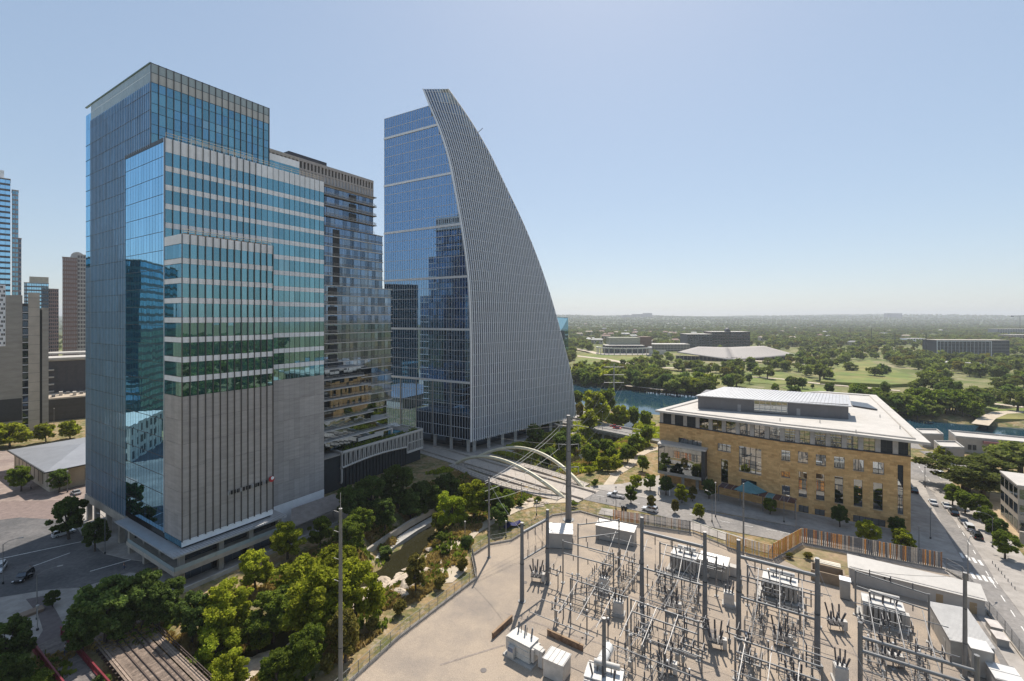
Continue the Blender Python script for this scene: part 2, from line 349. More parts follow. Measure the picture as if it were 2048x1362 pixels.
# zebra crossings
for k in range(8):
    a = gp(1873+k*0, 1100); b0 = gp(1878, 1094).lerp(gp(1962, 1127), k/7.0) - Vector((UX, UY, 0))*1.2; c = Vector((UX, UY, 0))*3.0; w = Vector((-UY, UX, 0))*.28
    o = MB(); o.quad(b0-w+Vector((0,0,.07)), b0-w+c+Vector((0,0,.07)), b0+w+c+Vector((0,0,.07)), b0+w+Vector((0,0,.07)))
    struct(o.build("crossing_stripe", paint))
    b0 = gp(1950, 1158).lerp(gp(2036, 1178), k/7.0); o = MB(); o.quad(b0-w+Vector((0,0,.07)), b0-w+c+Vector((0,0,.07)), b0+w+c+Vector((0,0,.07)), b0+w+Vector((0,0,.07)))
    struct(o.build("crossing_stripe", paint))
# left streets
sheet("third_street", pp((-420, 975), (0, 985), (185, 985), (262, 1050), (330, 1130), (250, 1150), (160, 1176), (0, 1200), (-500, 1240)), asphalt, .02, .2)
sheet("brick_crossing", pp((-100, 1000), (60, 990), (150, 1000), (120, 1040), (40, 1035), (-100, 1052)), brick_red, .035, .02)
sheet("tower_pavement", pp((165, 1000), (262, 1040), (345, 1110), (395, 1160), (330, 1130), (250, 1118), (210, 1108), (165, 1072), (150, 1050)), pave, .13, .2)
sheet("trail_plaza", pp((-300, 1240), (0, 1196), (100, 1180), (165, 1176), (258, 1146), (330, 1150), (340, 1190), (250, 1225), (130, 1260), (125, 1280), (60, 1300), (-60, 1300), (-300, 1320)), pave, .14, .2)
sheet("brick_trail", pp((52, 1200), (92, 1192), (112, 1222), (128, 1252), (122, 1274), (64, 1298), (86, 1262), (76, 1230)), M("trail_brick", (.14, .115, .11), .85, var=.15, scale=.8), .17, .1)
sheet("warehouse_lot", pp((-300, 960), (10, 900), (190, 965), (165, 1000), (-300, 1010)), M("lot_paving", (.30, .235, .20), .85, var=.15, scale=.5, c2=(.22, .165, .145), c2scale=.1), .06, .1)
for a, b in (((0, 1118), (170, 1082)), ((60, 1135), (140, 1106)), ((180, 1143), (285, 1113))):
    a, b = gp(*a), gp(*b); n = (b-a).normalized(); n = Vector((-n.y, n.x, 0))*.16; o = MB(); z = Vector((0, 0, .05)); o.quad(a-n+z, b-n+z, b+n+z, a+n+z); struct(o.build("lane_line", paint))
# creek-side footpath and limestone apron
ribbon("creek_path", [gp(870, 1150), gp(905, 1105), gp(945, 1064), gp(985, 1040), gp(1030, 1018), gp(1085, 1003), gp(1150, 1000)], 3.6, path_mat, .05)
sheet("stone_apron", pp((860, 1168), (880, 1126), (925, 1120), (935, 1138), (905, 1165)), path_mat, .03, .4)
ribbon("winding_path", [gp(1215, 972), gp(1232, 948), gp(1262, 930), gp(1270, 915), gp(1295, 902), gp(1330, 893)], 3.2, path_mat, .06)
# lane paint
for P_, off_ in ((S2[3:], 0), (wa, 0), (wa, 4.2)):
    for a, b in zip(P_[:-1], P_[1:]):
        a, b = Vector((a.x, a.y, .075)), Vector((b.x, b.y, .075)); d = (b-a).normalized(); n = Vector((-d.y, d.x, 0)); L = (b-a).length; k = 0.0; m = MB()
        while k < L-3: m.quad(a+d*k+n*(off_-.09), a+d*(k+2.6)+n*(off_-.09), a+d*(k+2.6)+n*(off_+.09), a+d*k+n*(off_+.09)); k += 6
        struct(m.build("lane_dashes", paint))
# park lawns and paths across the water
for a in [((1640, 768), (1680, 732), (1740, 724), (1760, 738), (1790, 745), (1832, 757), (1835, 772), (1780, 775)), ((1150, 735), (1152, 712), (1200, 708), (1290, 712), (1300, 722), (1240, 735), (1180, 742)), ((1380, 765), (1400, 745), (1450, 752), (1440, 772)), ((1470, 748), (1530, 742), (1600, 750), (1630, 762), (1560, 770), (1500, 765)), ((1300, 752), (1330, 742), (1390, 748), (1380, 764), (1330, 768)), ((1840, 778), (1900, 784), (2000, 800), (1990, 808), (1880, 800)), ((1560, 775), (1600, 765), (1650, 776), (1700, 790), (1640, 795)), ((1760, 800), (1800, 788), (1860, 792), (1850, 812)), ((1975, 838), (1990, 820), (2120, 812), (2120, 840)), ((1930, 812), (1960, 800), (2010, 806), (1990, 822))]:
    P = pp(*a); c = sum(P, Vector())/len(P)
    sheet("park_lawn", P, lawn, 2.6 if c.y > 480 else .25, 3.0)
for a in [[(1150, 715), (1210, 722), (1290, 738), (1380, 742), (1450, 735)], [(1470, 752), (1560, 758), (1640, 768), (1720, 775), (1800, 782)], [(1700, 755), (1720, 748), (1760, 752), (1800, 760)], [(1840, 790), (1920, 800), (2048, 815)], [(1960, 850), (1975, 836), (2000, 826), (2048, 824)], [(1170, 760), (1260, 772), (1330, 780)], [(1400, 715), (1450, 722), (1560, 728), (1640, 735)], [(1150, 700), (1180, 706), (1200, 712)]]:
    ribbon("park_path", pp(*a), 7 if a[0][1] > 740 else 13, path_mat, 2.75 if gp(*a[0]).y > 480 else .3)
# ------------------------------------------------------------------ facade kit
class Panes:
    """Collects glass panes of one building; the largest become parts of their own, the rest one joined part."""
    def __init__(s, root): s.root = root; s.L = []
    def add(s, m, w, h, mat, pr=0, name="window_pane"): s.L.append((pr, w*h, m, mat, name))
    def finish(s, limit=290):
        s.L.sort(key=lambda q: (-q[0], -q[1])); rest = {}
        for k, (pr, a, m, mat, name) in enumerate(s.L):
            if k < limit: link(name, cube_mesh(mat), s.root, m)
            else: rest.setdefault(mat.name, []).append((m, mat))
        for k, v in rest.items():
            b = MB()
            for m, _ in v: b.mbox(m)
            o = b.build("window_glazing", v[0][1], s.root); o["kind"] = "stuff"
class Facade:
    def __init__(s, root, o, t, panes=None):
        s.root = root; s.o = Vector((o[0], o[1], 0)); s.t = Vector((t[0], t[1], 0)).normalized(); s.n = Vector((s.t.y, -s.t.x, 0)); s.rz = math.atan2(s.t.y, s.t.x); s.panes = panes
    def m(s, a0, a1, z0, z1, d0, d1, tilt=0.0):
        c = s.o + s.t*((a0+a1)/2) + s.n*((d0+d1)/2) + Vector((0, 0, (z0+z1)/2))
        M4 = Matrix.Translation(c) @ Matrix.Rotation(s.rz, 4, 'Z')
        if tilt: M4 = M4 @ Matrix.Rotation(random.gauss(0, tilt), 4, 'X') @ Matrix.Rotation(random.gauss(0, tilt), 4, 'Z')
        return M4 @ Matrix.Diagonal((abs(a1-a0), abs(d1-d0), abs(z1-z0), 1))
    def box(s, name, mat, a0, a1, z0, z1, d0=0.0, d1=.1):
        return link(name, cube_mesh(mat), s.root, s.m(a0, a1, z0, z1, d0, d1))
    def glaze(s, a0, a1, n, rows, mat, d=.02, th=.06, tilt=.0022, gap=.05, pr=0):
        w = (a1-a0)/n
        for z0, z1 in rows:
            for k in range(n):
                mm = mat if not isinstance(mat, (list, tuple)) else random.choice(mat)
                s.panes.add(s.m(a0+k*w+gap/2, a0+(k+1)*w-gap/2, z0+gap/2, z1-gap/2, d-th, d, tilt), w, z1-z0, mm, pr)
    def fins(s, name, mat, a0, a1, n, z0, z1, w=.1, d0=0.0, d1=.2, ends=True):
        for k in range(n+1):
            if not ends and k in (0, n): continue
            a = a0+(a1-a0)*k/n; s.box(name, mat, a-w/2, a+w/2, z0, z1, d0, d1)
    def bars(s, name, mat, a0, a1, zs, h=.12, d0=0.0, d1=.06):
        for z in zs: s.box(name, mat, a0, a1, z-h/2, z+h/2, d0, d1)
g_teal = glass("glass_teal", (.25, .47, .55), (.03, .11, .12), .66, .45, light=.03)
g_blue = glass("glass_blue", (.40, .72, .96), (.01, .04, .07), .88, .2)
g_deep = glass("glass_deep", (.24, .47, .60), (.015, .05, .065), .68, .4)
g_fin = glass("glass_fin", (.34, .58, .80), (.015, .04, .06), .75, .5)
g_dark = glass("glass_dark", (.36, .45, .55), (.008, .011, .014), .5, .35)
g_frost = M("frosted_glass", (.34, .40, .40), .15, var=.04, spec=.8)
g_par = M("parapet_glass", (.24, .32, .33), .12, var=.06, spec=.8, pvar=.08)
g_sand = M("ivory_panel", (.50, .50, .475), .4, var=.04, pvar=.04)
core_dark = M("core_dark", (.03, .035, .04), .7)
# ------------------------------------------------------------------ stepped glass office tower on the left
C = Vector((-74.1, 104.3, 0))
T = thing("office_tower", "stepped glass office tower with white bands and a grey screened base beside the creek", "office building", C, UA)
PN = Panes(T); FH = 4.46; Z0 = 42.2
# solid cores behind the skin
bx("core", T, core_dark, .35, 20.6, .35, 9.5, 5.5, 78.0); bx("core", T, core_dark, .35, 42.0, 9.1, 31.7, .3, 101.3)
bx("core", T, core_dark, .35, 29.0, 16.9, 61.3, 8.0, 117.0); bx("core", T, core_dark, 29.1, 42.5, 22.4, 50, .3, 110.0)
r3 = [(Z0+FH*k, Z0+FH*k+3.2) for k in range(8)]
def bands(Fc, a0, a1, zz, n, nm="spandrel_panel"):
    w = (a1-a0)/n
    for z0, z1 in zz:
        for k in range(n): Fc.box(nm, white_panel, a0+k*w+.015, a0+(k+1)*w-.015, z0, z1, -.1, .05)
# block three, front face and flank
f3 = Facade(T, (0, 0), (1, 0), PN); f3.glaze(0, 21, 13, r3, g_teal, pr=3)
bands(f3, 0, 21, [(a[1], a[1]+1.26) for a in r3[:-1]]+[(r3[-1][1], 78.8)], 5)
f3.fins("mullion_fin", bronze, 0, 21, 13, 9.6, 78.8, .13, .04, .34)
f3s = Facade(T, (0, 8.75), (0, -1), PN); f3s.glaze(0, 8.75, 6, r3, g_deep, pr=3)
bands(f3s, 0, 8.75, [(a[1], a[1]+1.26) for a in r3[:-1]]+[(r3[-1][1], 78.8)], 2)
f3s.bars("mullion", dark_metal, 0, 8.75, [b for a in r3 for b in a], .08, .05, .08)
# screened garage storeys
zs = [9.8+(Z0-9.8)*k/6 for k in range(7)]
for k in range(6):
    for j in range(13): f3.box("screen_panel", screen_grey, j*21/13+.02, (j+1)*21/13-.02, zs[k]+.03, zs[k+1]-.03, -.1, .03)
    for j in range(5): f3s.box("screen_panel", screen_grey, j*1.75+.02, (j+1)*1.75-.02, zs[k]+.03, zs[k+1]-.03, -.1, .03)
f3.box("base_panel", white_panel, 0, 21, 8.4, 9.75, -.12, .01)
for j in range(7): f3s.box("base_panel", g_deep, j*1.25, (j+1)*1.25-.05, 8.4, 9.75, -.12, .0)
# block two
f2 = Facade(T, (0, 8.75), (1, 0), PN)
r2lo = [(Z0+FH*k, Z0+FH*k+3.2) for k in range(8)]; r2hi = [(Z0+FH*k, Z0+FH*k+3.2) for k in range(8, 13)]
f2.glaze(21.2, 42.5, 13, r2lo, g_teal, pr=2); f2.glaze(0, 42.5, 26, r2hi, g_teal, pr=2)
bands(f2, 21.2, 42.5, [(a[1], a[1]+1.26) for a in r2lo[:-1]], 4); bands(f2, 0, 42.5, [(a[1], a[1]+1.26) for a in [r2lo[-1]]+r2hi[:-1]]+[(r2hi[-1][1], 102.2)], 8)
f2.fins("mullion_fin", bronze, 0, 21.25, 13, 78.8, 102.2, .12, .04, .3); f2.fins("mullion_fin", dark_metal, 21.25, 42.5, 13, Z0, 102.2, .06, .04, .12)
for k in range(6):
    for j in range(13): f2.box("screen_panel", screen_grey, 21.05+j*1.65, 21.05+(j+1)*1.65-.03, 6.6+(Z0-6.6)*k/6+.03, 6.6+(Z0-6.6)*(k+1)/6-.03, -.1, .03)
f2.box("base_panel", white_panel, 21.05, 42.5, .4, 6.55, -.1, .05)
f2s = Facade(T, (0, 32), (0, -1), PN)
f2s.glaze(0, 23.25, 14, [(9.6+FH*.99*k, 9.6+FH*.99*(k+1)) for k in range(21)], g_blue, tilt=.0016, pr=1)
f2s.bars("floor_line", dark_metal, 0, 23.25, [9.6+FH*.99*k for k in range(1, 21)], .12, .02, .05)
f2s.box("parapet", dark_metal, 0, 23.25, 101.3, 102.25, -.2, .1); f2s.fins("mullion", dark_metal, 0, 23.25, 14, 9.6, 101.3, .035, .02, .035)
f2s.box("corner_post", silver, 22.95, 23.35, 9.6, 102.2, .0, .12)
# east end of block two, roof and sky terrace
bx("roof", T, roof_white, .1, 42.4, 8.9, 31.9, 101.3, 101.6); bx("roof", T, roof_white, .1, 20.9, .1, 8.7, 78.0, 78.3)
def rail(root, p, q, z, h=1.1, mat=None, n=None, nm="terrace_rail"):
    p, q = Vector(p), Vector(q); m = MB(); L = (q-p).length; n = n or max(2, int(L/2.5))
    for k in range(n+1):
        c = p.lerp(q, k/n); m.tube((c.x, c.y, z), (c.x, c.y, z+h), .04, seg=4)
    for hh in (h, h*.55): m.tube((p.x, p.y, z+hh), (q.x, q.y, z+hh), .06, seg=5)
    return m.build(nm, mat or M("rail_cream", (.62, .55, .44), .5), root)
rail(T, (.3, 8.9, 0), (42.3, 8.9, 0), 102.2, 1.3); rail(T, (6, 9.6, 0), (21, 9.6, 0), 102.4, 1.9); rail(T, (.3, .3, 0), (20.7, .3, 0), 78.8, 1.2)
for k in range(6):                       # small planted balconies at the join of the two blocks
    z = Z0+FH*(k+1)-1.2 if k else Z0+2.2
    bx("balcony_deck", T, M("timber_deck", (.30, .2, .13), .8), 21.3, 25.6, 7.6, 8.7, z+.9, z+1.1)
    rail(T, (21.5, 7.65, 0), (25.5, 7.65, 0), z+1.1, 1.0, nm="balcony_rail")
for k in range(14):
    bx("planter_box", T, M("planter", (.25, .17, .11), .8), 1+k*1.4, 2.0+k*1.4, 1.2, 1.9, 78.3, 79.2)
# block one
f1 = Facade(T, (0, 16.5), (1, 0), PN)
zr = []; z = 117.4
while z > 101.5: zr += [(z-2.2, z), (z-5.1, z-2.2)]; z -= 5.1
f1.glaze(0, 29.4, 18, zr, [g_teal, g_teal, g_deep], tilt=.002, pr=2)
f1.glaze(0, 29.4, 18, [(119.8, 122)], g_frost, tilt=0, pr=2); f1.glaze(0, 29.4, 18, [(117.4, 119.75)], g_sand, tilt=0, pr=2)
f1.fins("mullion_fin", bronze, 0, 29.4, 18, 101.6, 122.1, .13, .04, .28)
f1.bars("floor_line", dark_metal, 0, 29.4, [a[0] for a in zr]+[119.78, 117.4], .1, .02, .06)
f1s = Facade(T, (0, 61.7), (0, -1), PN)
f1s.glaze(0, 4.2, 3, [(8+FH*k, 8+FH*(k+1)) for k in range(15)], g_fin, pr=0); f1s.glaze(0, 4.2, 3, [(75+FH*k, 75+FH*(k+1)) for k in range(10)], g_blue)
f1s.glaze(4.2, 29.7, 16, [(8+FH*k, 8+FH*(k+1)) for k in range(21)], g_fin); f1s.glaze(4.2, 45.2, 26, [(101.7+FH*k, 101.7+FH*(k+1)) for k in range(3)]+[(115.1, 117.4)], g_fin)
f1s.glaze(4.2, 45.2, 26, [(117.4, 119.75), (119.8, 122)], g_par, tilt=0)
for k in range(38):
    a = 4.2+k*1.1
    f1s.box("sun_fin", silver, a-.06, a+.06, 8 if a < 29.8 else 101.8, 117.3, .02, .16)
for k in range(5): f1s.box("sun_fin", silver, .2+k*.85, .34+k*.85, 8, 74.6, .02, .16)
f1s.bars("floor_line", dark_metal, 0, 29.7, [8+FH*k for k in range(1, 24)], .12, .02, .08); f1s.bars("floor_line", dark_metal, 29.7, 45.2, [101.7+FH*k for k in range(1, 4)], .12, .02, .08)
f1s.box("parapet_cap", M("parapet_teal", (.16, .25, .26), .4), -.1, 45.3, 121.9, 122.15, -.3, .2)
f1.box("parapet_cap", dark_metal, 0, 29.4, 121.95, 122.1, -.2, .08); bx("roof", T, roof_white, .4, 29, 17, 61.4, 117.1, 117.4)
bx("fascia", T, concrete_warm, -.25, .3, 31.0, 61.8, 5.9, 7.9)
f1b = Facade(T, (29.4, 16.5), (0, 1), PN); f1b.glaze(0, 5.8, 4, zr, g_deep); f1b.box("parapet_panel", g_frost, 0, 45, 117.4, 122, -.1, .05)
# block four behind
f4 = Facade(T, (29.4, 22.2), (1, 0), PN)
f4.glaze(0, 13.4, 8, [(102+FH*k*.9, 102+FH*k*.9+2.9) for k in range(2)], g_teal); bands(f4, 0, 13.4, [(104.9, 106.0), (108.9, 111)], 2); rail(T, (29.6, 22.4, 0), (42.6, 22.4, 0), 111, 1.2)
# podium: canopy roof, terrace slab, columns and shop glass
can = MB(); zc = 7.55
can.prism([(-2.6, -2.6), (23.4, -2.6), (23.4, 8), (0.2, 8), (.2, 31), (-2.6, 31)], zc, zc+.35); can.build("canopy_roof", pale_metal, T)
cs = MB()
for k in range(42): cs.box(-2.4+k*.62, -2.33+k*.62, -2.6, .0, zc+.36, zc+.42)
cs.build("canopy_seams", galv_light, T)["kind"] = "stuff"
bx("terrace_slab", T, concrete_warm, -2.4, 24.0, -2.4, 24, 3.6, 4.6)
for x0, x1 in ((-2.3, 6), (6.1, 14), (14.1, 23.8)): bx("terrace_balustrade", T, g_frost, x0, x1, -2.36, -2.3, 4.6, 5.5)
for y in range(8): bx("terrace_balustrade", T, g_frost, -2.36, -2.3, -2.2+y*3.2, .9+y*3.2, 4.6, 5.5)
ft = Facade(T, (0, 1.2), (1, 0), PN); ft.glaze(0, 23, 10, [(.2, 3.5), (4.7, 7.5)], g_dark, pr=1)
fs = Facade(T, (1.2, 31), (0, -1), PN); fs.glaze(0, 30, 12, [(.2, 3.5), (4.7, 7.5)], g_dark)
bx("soffit", T, dark_metal, .2, 22.5, 1.4, 30, 7.45, 7.5)
for x, y in ((-.2, -.2), (8, -.3), (15, -.3), (22.4, -.3), (-.4, 9), (-.4, 18), (-.4, 27), (.4, 36), (.4, 45), (.4, 54), (.6, 61)):
    bx("column", T, concrete_warm, x-.55, x+.55, y-.55, y+.55, 0, 7.5)
bx("retaining_wall", T, concrete, -2.0, 46, -3.6, -3.2, -5, .9)
bx("terrace_floor", T, pave, -2, 46, -3.2, 9, -.1, .12)
sl = MB(); sl.v = [(24.5, -2.4, 4.0), (44, -2.0, 4.2), (44, 6, 5.2), (30, 6, 5.4), (24.5, -2.4, 3.8), (44, -2.0, 4.0), (44, 6, 5.0), (30, 6, 5.2)]; sl.f = [(0, 1, 2, 3), (7, 6, 5, 4), (0, 4, 5, 1), (1, 5, 6, 2), (2, 6, 7, 3), (3, 7, 4, 0)]
sl.build("slatted_awning", M("awning_slats", (.26, .23, .21), .6), T)
for x in (26, 32, 38, 43.5): bx("awning_post", T, galv, x-.08, x+.08, -1.9, -1.74, 0, 4.1)
# row of small standing letters with a round emblem, seen almost edge-on
sg = thing("wall_sign", "small dark lettered sign with red and white emblem on the tower's grey screen", "sign", C, UA)
for k in range(14):
    w = .34 if k % 3 else .46; x = 9.6+k*.72
    b = MB(); b.box(x, x+.12, -.62, -.38, 17.1, 18.0).box(x+w-.1, x+w, -.62, -.38, 17.1, 18.0).box(x, x+w, -.6, -.4, 17.1 if k % 2 else 17.85, 17.25 if k % 2 else 18.0)
    b.build("letter", black if k % 4 else M("letter_grey", (.4, .4, .42), .5), sg)
cyl("emblem", sg, M("emblem_red", (.45, .03, .04), .4), (20.4, -.4, 17.9), (20.4, -.65, 17.9), .75, seg=16); cyl("emblem_white", sg, white_panel, (20.55, -.6, 18.15), (20.55, -.72, 18.15), .42, seg=12)  # red disc with a smaller white disc, the emblem's own two colours
PN.finish()
# ------------------------------------------------------------------ sail-shaped glass tower
B0 = Vector((-18.3, 205.0, 0)); DL = Vector((-.8625, .506, 0)).normalized(); R0 = Vector((35.4, 257.0, 0)); DR = Vector((-.862, -.507, 0))
lz = [(5.9, 0), (32.4, 0), (55.6, .3), (78.4, 1.6), (96.7, 4.4), (116.3, 8.5), (133.9, 12.8), (146.2, 17.4), (158.5, 23.2), (167.5, 27.2)]
rz_ = [(5.9, 0), (31.2, 4.2), (47.8, 9.3), (72, 17.5), (106.5, 33.3), (126.7, 45.2), (144.7, 56.4), (158.3, 67.2), (167.5, 75.9)]
def cubic(tab, z):
    X = np.array([a for a, _ in tab]); Y = np.array([b for _, b in tab]); m = np.gradient(Y, X)
    i = int(np.clip(np.searchsorted(X, z)-1, 0, len(X)-2)); h = X[i+1]-X[i]; t = (z-X[i])/h
    return (2*t**3-3*t**2+1)*Y[i]+(t**3-2*t**2+t)*h*m[i]+(-2*t**3+3*t**2)*Y[i+1]+(t**3-t**2)*h*m[i+1]
def SL(z): v = B0 + DL*float(cubic(lz, z)); v.z = z; return v
def SR(z): v = R0 + DR*float(cubic(rz_, z)); v.z = z; return v
S = thing("sail_tower", "tall curved glass tower shaped like a sail with pale ribs beside the lake", "skyscraper", B0)
off = B0.copy()
g_sail = glass("glass_sail", (.28, .47, .72), (.012, .022, .04), .72, .1); g_ribbed = glass("glass_ribbed", (.28, .38, .50), (.02, .028, .04), .5, .5, light=.05)
rib_mat = M("sail_rib", (.68, .69, .72), .45, .1, var=.04); band_mat = M("sail_band", (.78, .78, .79), .45, .1, var=.04)
TL = 52.4
# body behind the skin
nz = 40; zz = [5.9+(158.8-5.9)*k/nz for k in range(nz+1)]; b = MB(); back = Vector((14, 34, 0))
for z in zz:
    l, r = SL(z)-off, SR(z)-off; fl = DL*TL; inn = (DL+Vector((.7, .7, 0))).normalized()*.5
    l2 = l+Vector((-.1, .9, 0)); r2 = r+Vector((-.9, .7, 0)); f2_ = fl+Vector((.3, .6, 0)); g2 = (fl+ (r-l)*.75 + Vector((8, 14, 0)))
    for q in (l2, r2, g2, f2_): b.v.append((q.x, q.y, z))
for k in range(nz):
    for i in range(4): b.f.append((k*4+i, k*4+(i+1) % 4, k*4+4+(i+1) % 4, k*4+4+i))
b.f.append(tuple(nz*4+i for i in range(4))); b.f.append((3, 2, 1, 0)); b.build("core", core_dark, S)
# curved ribbed face
SP = 1.28; zs_ = [5.9+4.711*k for k in range(35)]; zs_ = [z for z in zs_ if z < 167.2]+[167.4]
gl = MB()
for k in range(len(zs_)-1):
    za, zb = zs_[k], zs_[k+1]; la, ra, lb, rb = SL(za)-off, SR(za)-off, SL(zb)-off, SR(zb)-off
    na, nb = (ra-la).length, (rb-lb).length; n = max(1, int(nb/SP))
    for j in range(n):
        u0, u1 = j*SP, (j+1)*SP if j < n-1 else nb
        da, db = (ra-la).normalized(), (rb-lb).normalized(); v1a = min(u1, na) if j < n-1 else na
        nrm = Vector((da.y, -da.x, 0)); jit = [nrm*random.gauss(0, .006) for _ in range(4)]
        gl.quad(la+da*u0+jit[0], la+da*v1a+jit[1], lb+db*u1+jit[2], lb+db*u0+jit[3])
go = gl.build("curtain_glazing", g_ribbed, S); go["kind"] = "stuff"
j = 0
while True:
    u = j*SP; pts = []
    z = 5.2
    while z <= 167.45:
        zc_ = max(z, 5.9); l, r = SL(zc_)-off, SR(zc_)-off
        if (r-l).length < u: break
        d = (r-l).normalized(); nrm = Vector((d.y, -d.x, 0)); q = l+d*u; pts.append((Vector((q.x, q.y, z)), d, nrm)); z += 2.35
    if len(pts) < 3: break
    w, dp = (.21, .5) if j else (.36, .7); m = MB()
    for k, (q, d, nrm) in enumerate(pts):
        for s_ in (-1, 1): m.v.append(tuple(q+d*w*s_+nrm*.02)); m.v.append(tuple(q+d*w*s_+nrm*dp))
    for k in range(len(pts)-1):
        a = k*4
        for x, y in ((0, 1), (1, 3), (3, 2), (2, 0)): m.f.append((a+x, a+y, a+4+y, a+4+x))
    m.build("rib", rib_mat if j else band_mat, S); j += 1
for z in zs_[:-1]:
    l, r = SL(z)-off, SR(z)-off; d = (r-l).normalized(); nrm = Vector((d.y, -d.x, 0)); m = MB()
    a = l+nrm*.3; c = r+nrm*.3; m.tube((a.x, a.y, z), (c.x, c.y, z), .075, seg=4); m.build("floor_rail", rib_mat, S)
m = MB(); m.path([SR(z)-off for z in np.linspace(5.9, 167.4, 40)], .35, seg=4); m.build("sail_edge", rib_mat, S)
# flat face towards the hotel
SPN = Panes(S); fl_ = Facade(S, tuple((DL*TL)[:2]), tuple((-DL)[:2]), SPN)
floors = [31.1+23.55*k for k in range(6)]
allz = [5.9+5.04*k for k in range(5)]+[31.1+4.71*k for k in range(28)]; allz = [z for z in allz if z < 158.2]+[158.8]
for za, zb in zip(allz[:-1], allz[1:]):
    tl = float(cubic(lz, (za+zb)/2)); n = int(round((TL-tl)/1.5))
    w = 1.5
    for k in range(n):
        a0 = k*w; a1 = min((k+1)*w, TL-tl) if k < n-1 else TL-tl
        SPN.add(fl_.m(a0+.04, a1-.04, za+.06, zb-.06, -.08, 0, .00025), a1-a0, zb-za, g_sail, pr=1 if za < 60 else 0)
for k in range(35):
    a = k*1.5; zt = 158.8
    if TL-a < 23.2:
        for z in np.linspace(158.8, 5.9, 300):
            if float(cubic(lz, z)) <= TL-a: zt = z; break
    fl_.box("mullion", rib_mat, a-.05, a+.05, 5.9, zt, .0, .12)
for z in allz:
    tl = float(cubic(lz, z))
    big = any(abs(z-f) < .1 for f in floors)
    fl_.box("floor_band", band_mat if big else rib_mat, -.2, TL-tl, z-(.5 if big else .09), z+(.5 if big else .09), 0, .35 if big else .1)
for a in (11, 21, 31, 41.5): fl_.box("pilaster", galv_light, a-.22, a+.22, 5.9, 31, .0, .3)
SPN.finish(280)
# open ground storey with columns
for k in range(6):
    q = fl_.o+fl_.t*(TL-2-k*9.5)-fl_.n*1.2; bx("column", S, concrete, q.x-.7, q.x+.7, q.y-.7, q.y+.7, 0, 6.2)
dd = (R0-B0).normalized(); dn = Vector((dd.y, -dd.x, 0))
for k in range(9):
    q = dd*(3+k*8.6)-dn*1.0; bx("column", S, concrete, q.x-.7, q.x+.7, q.y-.7, q.y+.7, 0, 6.2)
LP = Panes(S); lob = Facade(S, tuple((-dn*7+dd*4)[:2]), tuple(dd[:2]), LP); lob.glaze(0, 66, 26, [(.1, 5.9)], g_dark)
lob2 = Facade(S, tuple((DL*TL-fl_.n*6)[:2]), tuple((-DL)[:2]), LP); lob2.glaze(0, 48, 20, [(.1, 5.9)], g_dark); LP.finish(60)
cyl("roof_crane_arm", S, galv, SR(150)-off, SR(150)-off+Vector((2.4, -.5, 2.0)), .16)
sheet("tower_plaza", [tuple((B0+dn*10-DL*4)[:2]), tuple((R0+dn*8+dd*6)[:2]), (60, 300), (-60, 290), tuple((B0+DL*62-fl_.n*-14)[:2])], pave, .06, .2)
# ------------------------------------------------------------------ balconied hotel and apartment tower between
Pc = Vector((-59.5, 162.7, 0))
Ht = thing("hotel_tower", "dark stepped apartment tower with balconies and a concrete fin crown between the glass towers", "apartment tower", Pc, UA)
HP = Panes(Ht); g_hot = glass("glass_hotel", (.34, .48, .66), (.016, .024, .036), .46, .5, light=.05); fin_pink = M("crown_concrete", (.40, .355, .33), .75, var=.06)
g_hotb = glass("glass_hotel_dim", (.20, .28, .38), (.012, .018, .026), .42, .5, light=.1)
slab_g = M("slab_grey", (.30, .28, .27), .7); slab_pale = M("slab_pale", (.55, .52, .49), .6)
YT = 10.0
def tier(x0, x1, y0, y1, z0, z1, n, mat, fh=3.35, slab=1.0, sm=slab_g, pr=1):
    bx("core", Ht, core_dark, x0+.3, x1-.3, y0+.3, y1-.3, z0, z1)
    k = int(round((z1-z0)/fh)); fh = (z1-z0)/k
    rows = [(z0+fh*i+.35, z0+fh*(i+1)) for i in range(k)]
    for o, t, L, nn_ in (((x0, y0), (1, 0), x1-x0, n), ((x1, y0), (0, 1), y1-y0, max(3, int((y1-y0)/1.7)))):
        fc = Facade(Ht, o, t, HP); fc.glaze(0, L, nn_, rows, [mat, mat, g_dark, g_hotb], tilt=.002, pr=pr if t[0] else 0)
        fc.fins("mullion", dark_metal, 0, L, max(2, nn_//2), z0, z1, .07, .02, .1)
    for i in range(k+1):
        o = MB(); o.box(x0-.4, x1+slab*.9, y0-slab, y1+slab*.6, z0+fh*i-.02, z0+fh*i+.3); o.build("balcony_slab", sm, Ht)
        if i < k and pr: rail(Ht, (x0, y0-slab+.05, 0), (x1, y0-slab+.05, 0), z0+fh*i+.3, .95, galv_light, nm="balcony_rail")
    return fh, k
tier(-24, 22.3, YT, YT+24, 93, 108, 26, g_hot, 3.6, 1.1)
tier(-24, 26.5, YT-.6, YT+26, 71.5, 93, 29, g_hot, 3.6, .35, slab_pale)
tier(-24, 31, YT-.9, YT+28, 26, 71.5, 32, g_hot, 3.5, .45, slab_pale)
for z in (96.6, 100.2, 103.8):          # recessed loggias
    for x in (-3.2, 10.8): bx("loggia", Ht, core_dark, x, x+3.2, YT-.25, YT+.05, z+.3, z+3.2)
    rail(Ht, (-9, YT-1.0, 0), (22.8, YT-1.0, 0), z+.3, 1.05, galv_light, nm="balcony_rail")
    rail(Ht, (23.2, YT-1.0, 0), (23.2, YT+20, 0), z+.3, 1.05, galv_light, nm="balcony_rail")
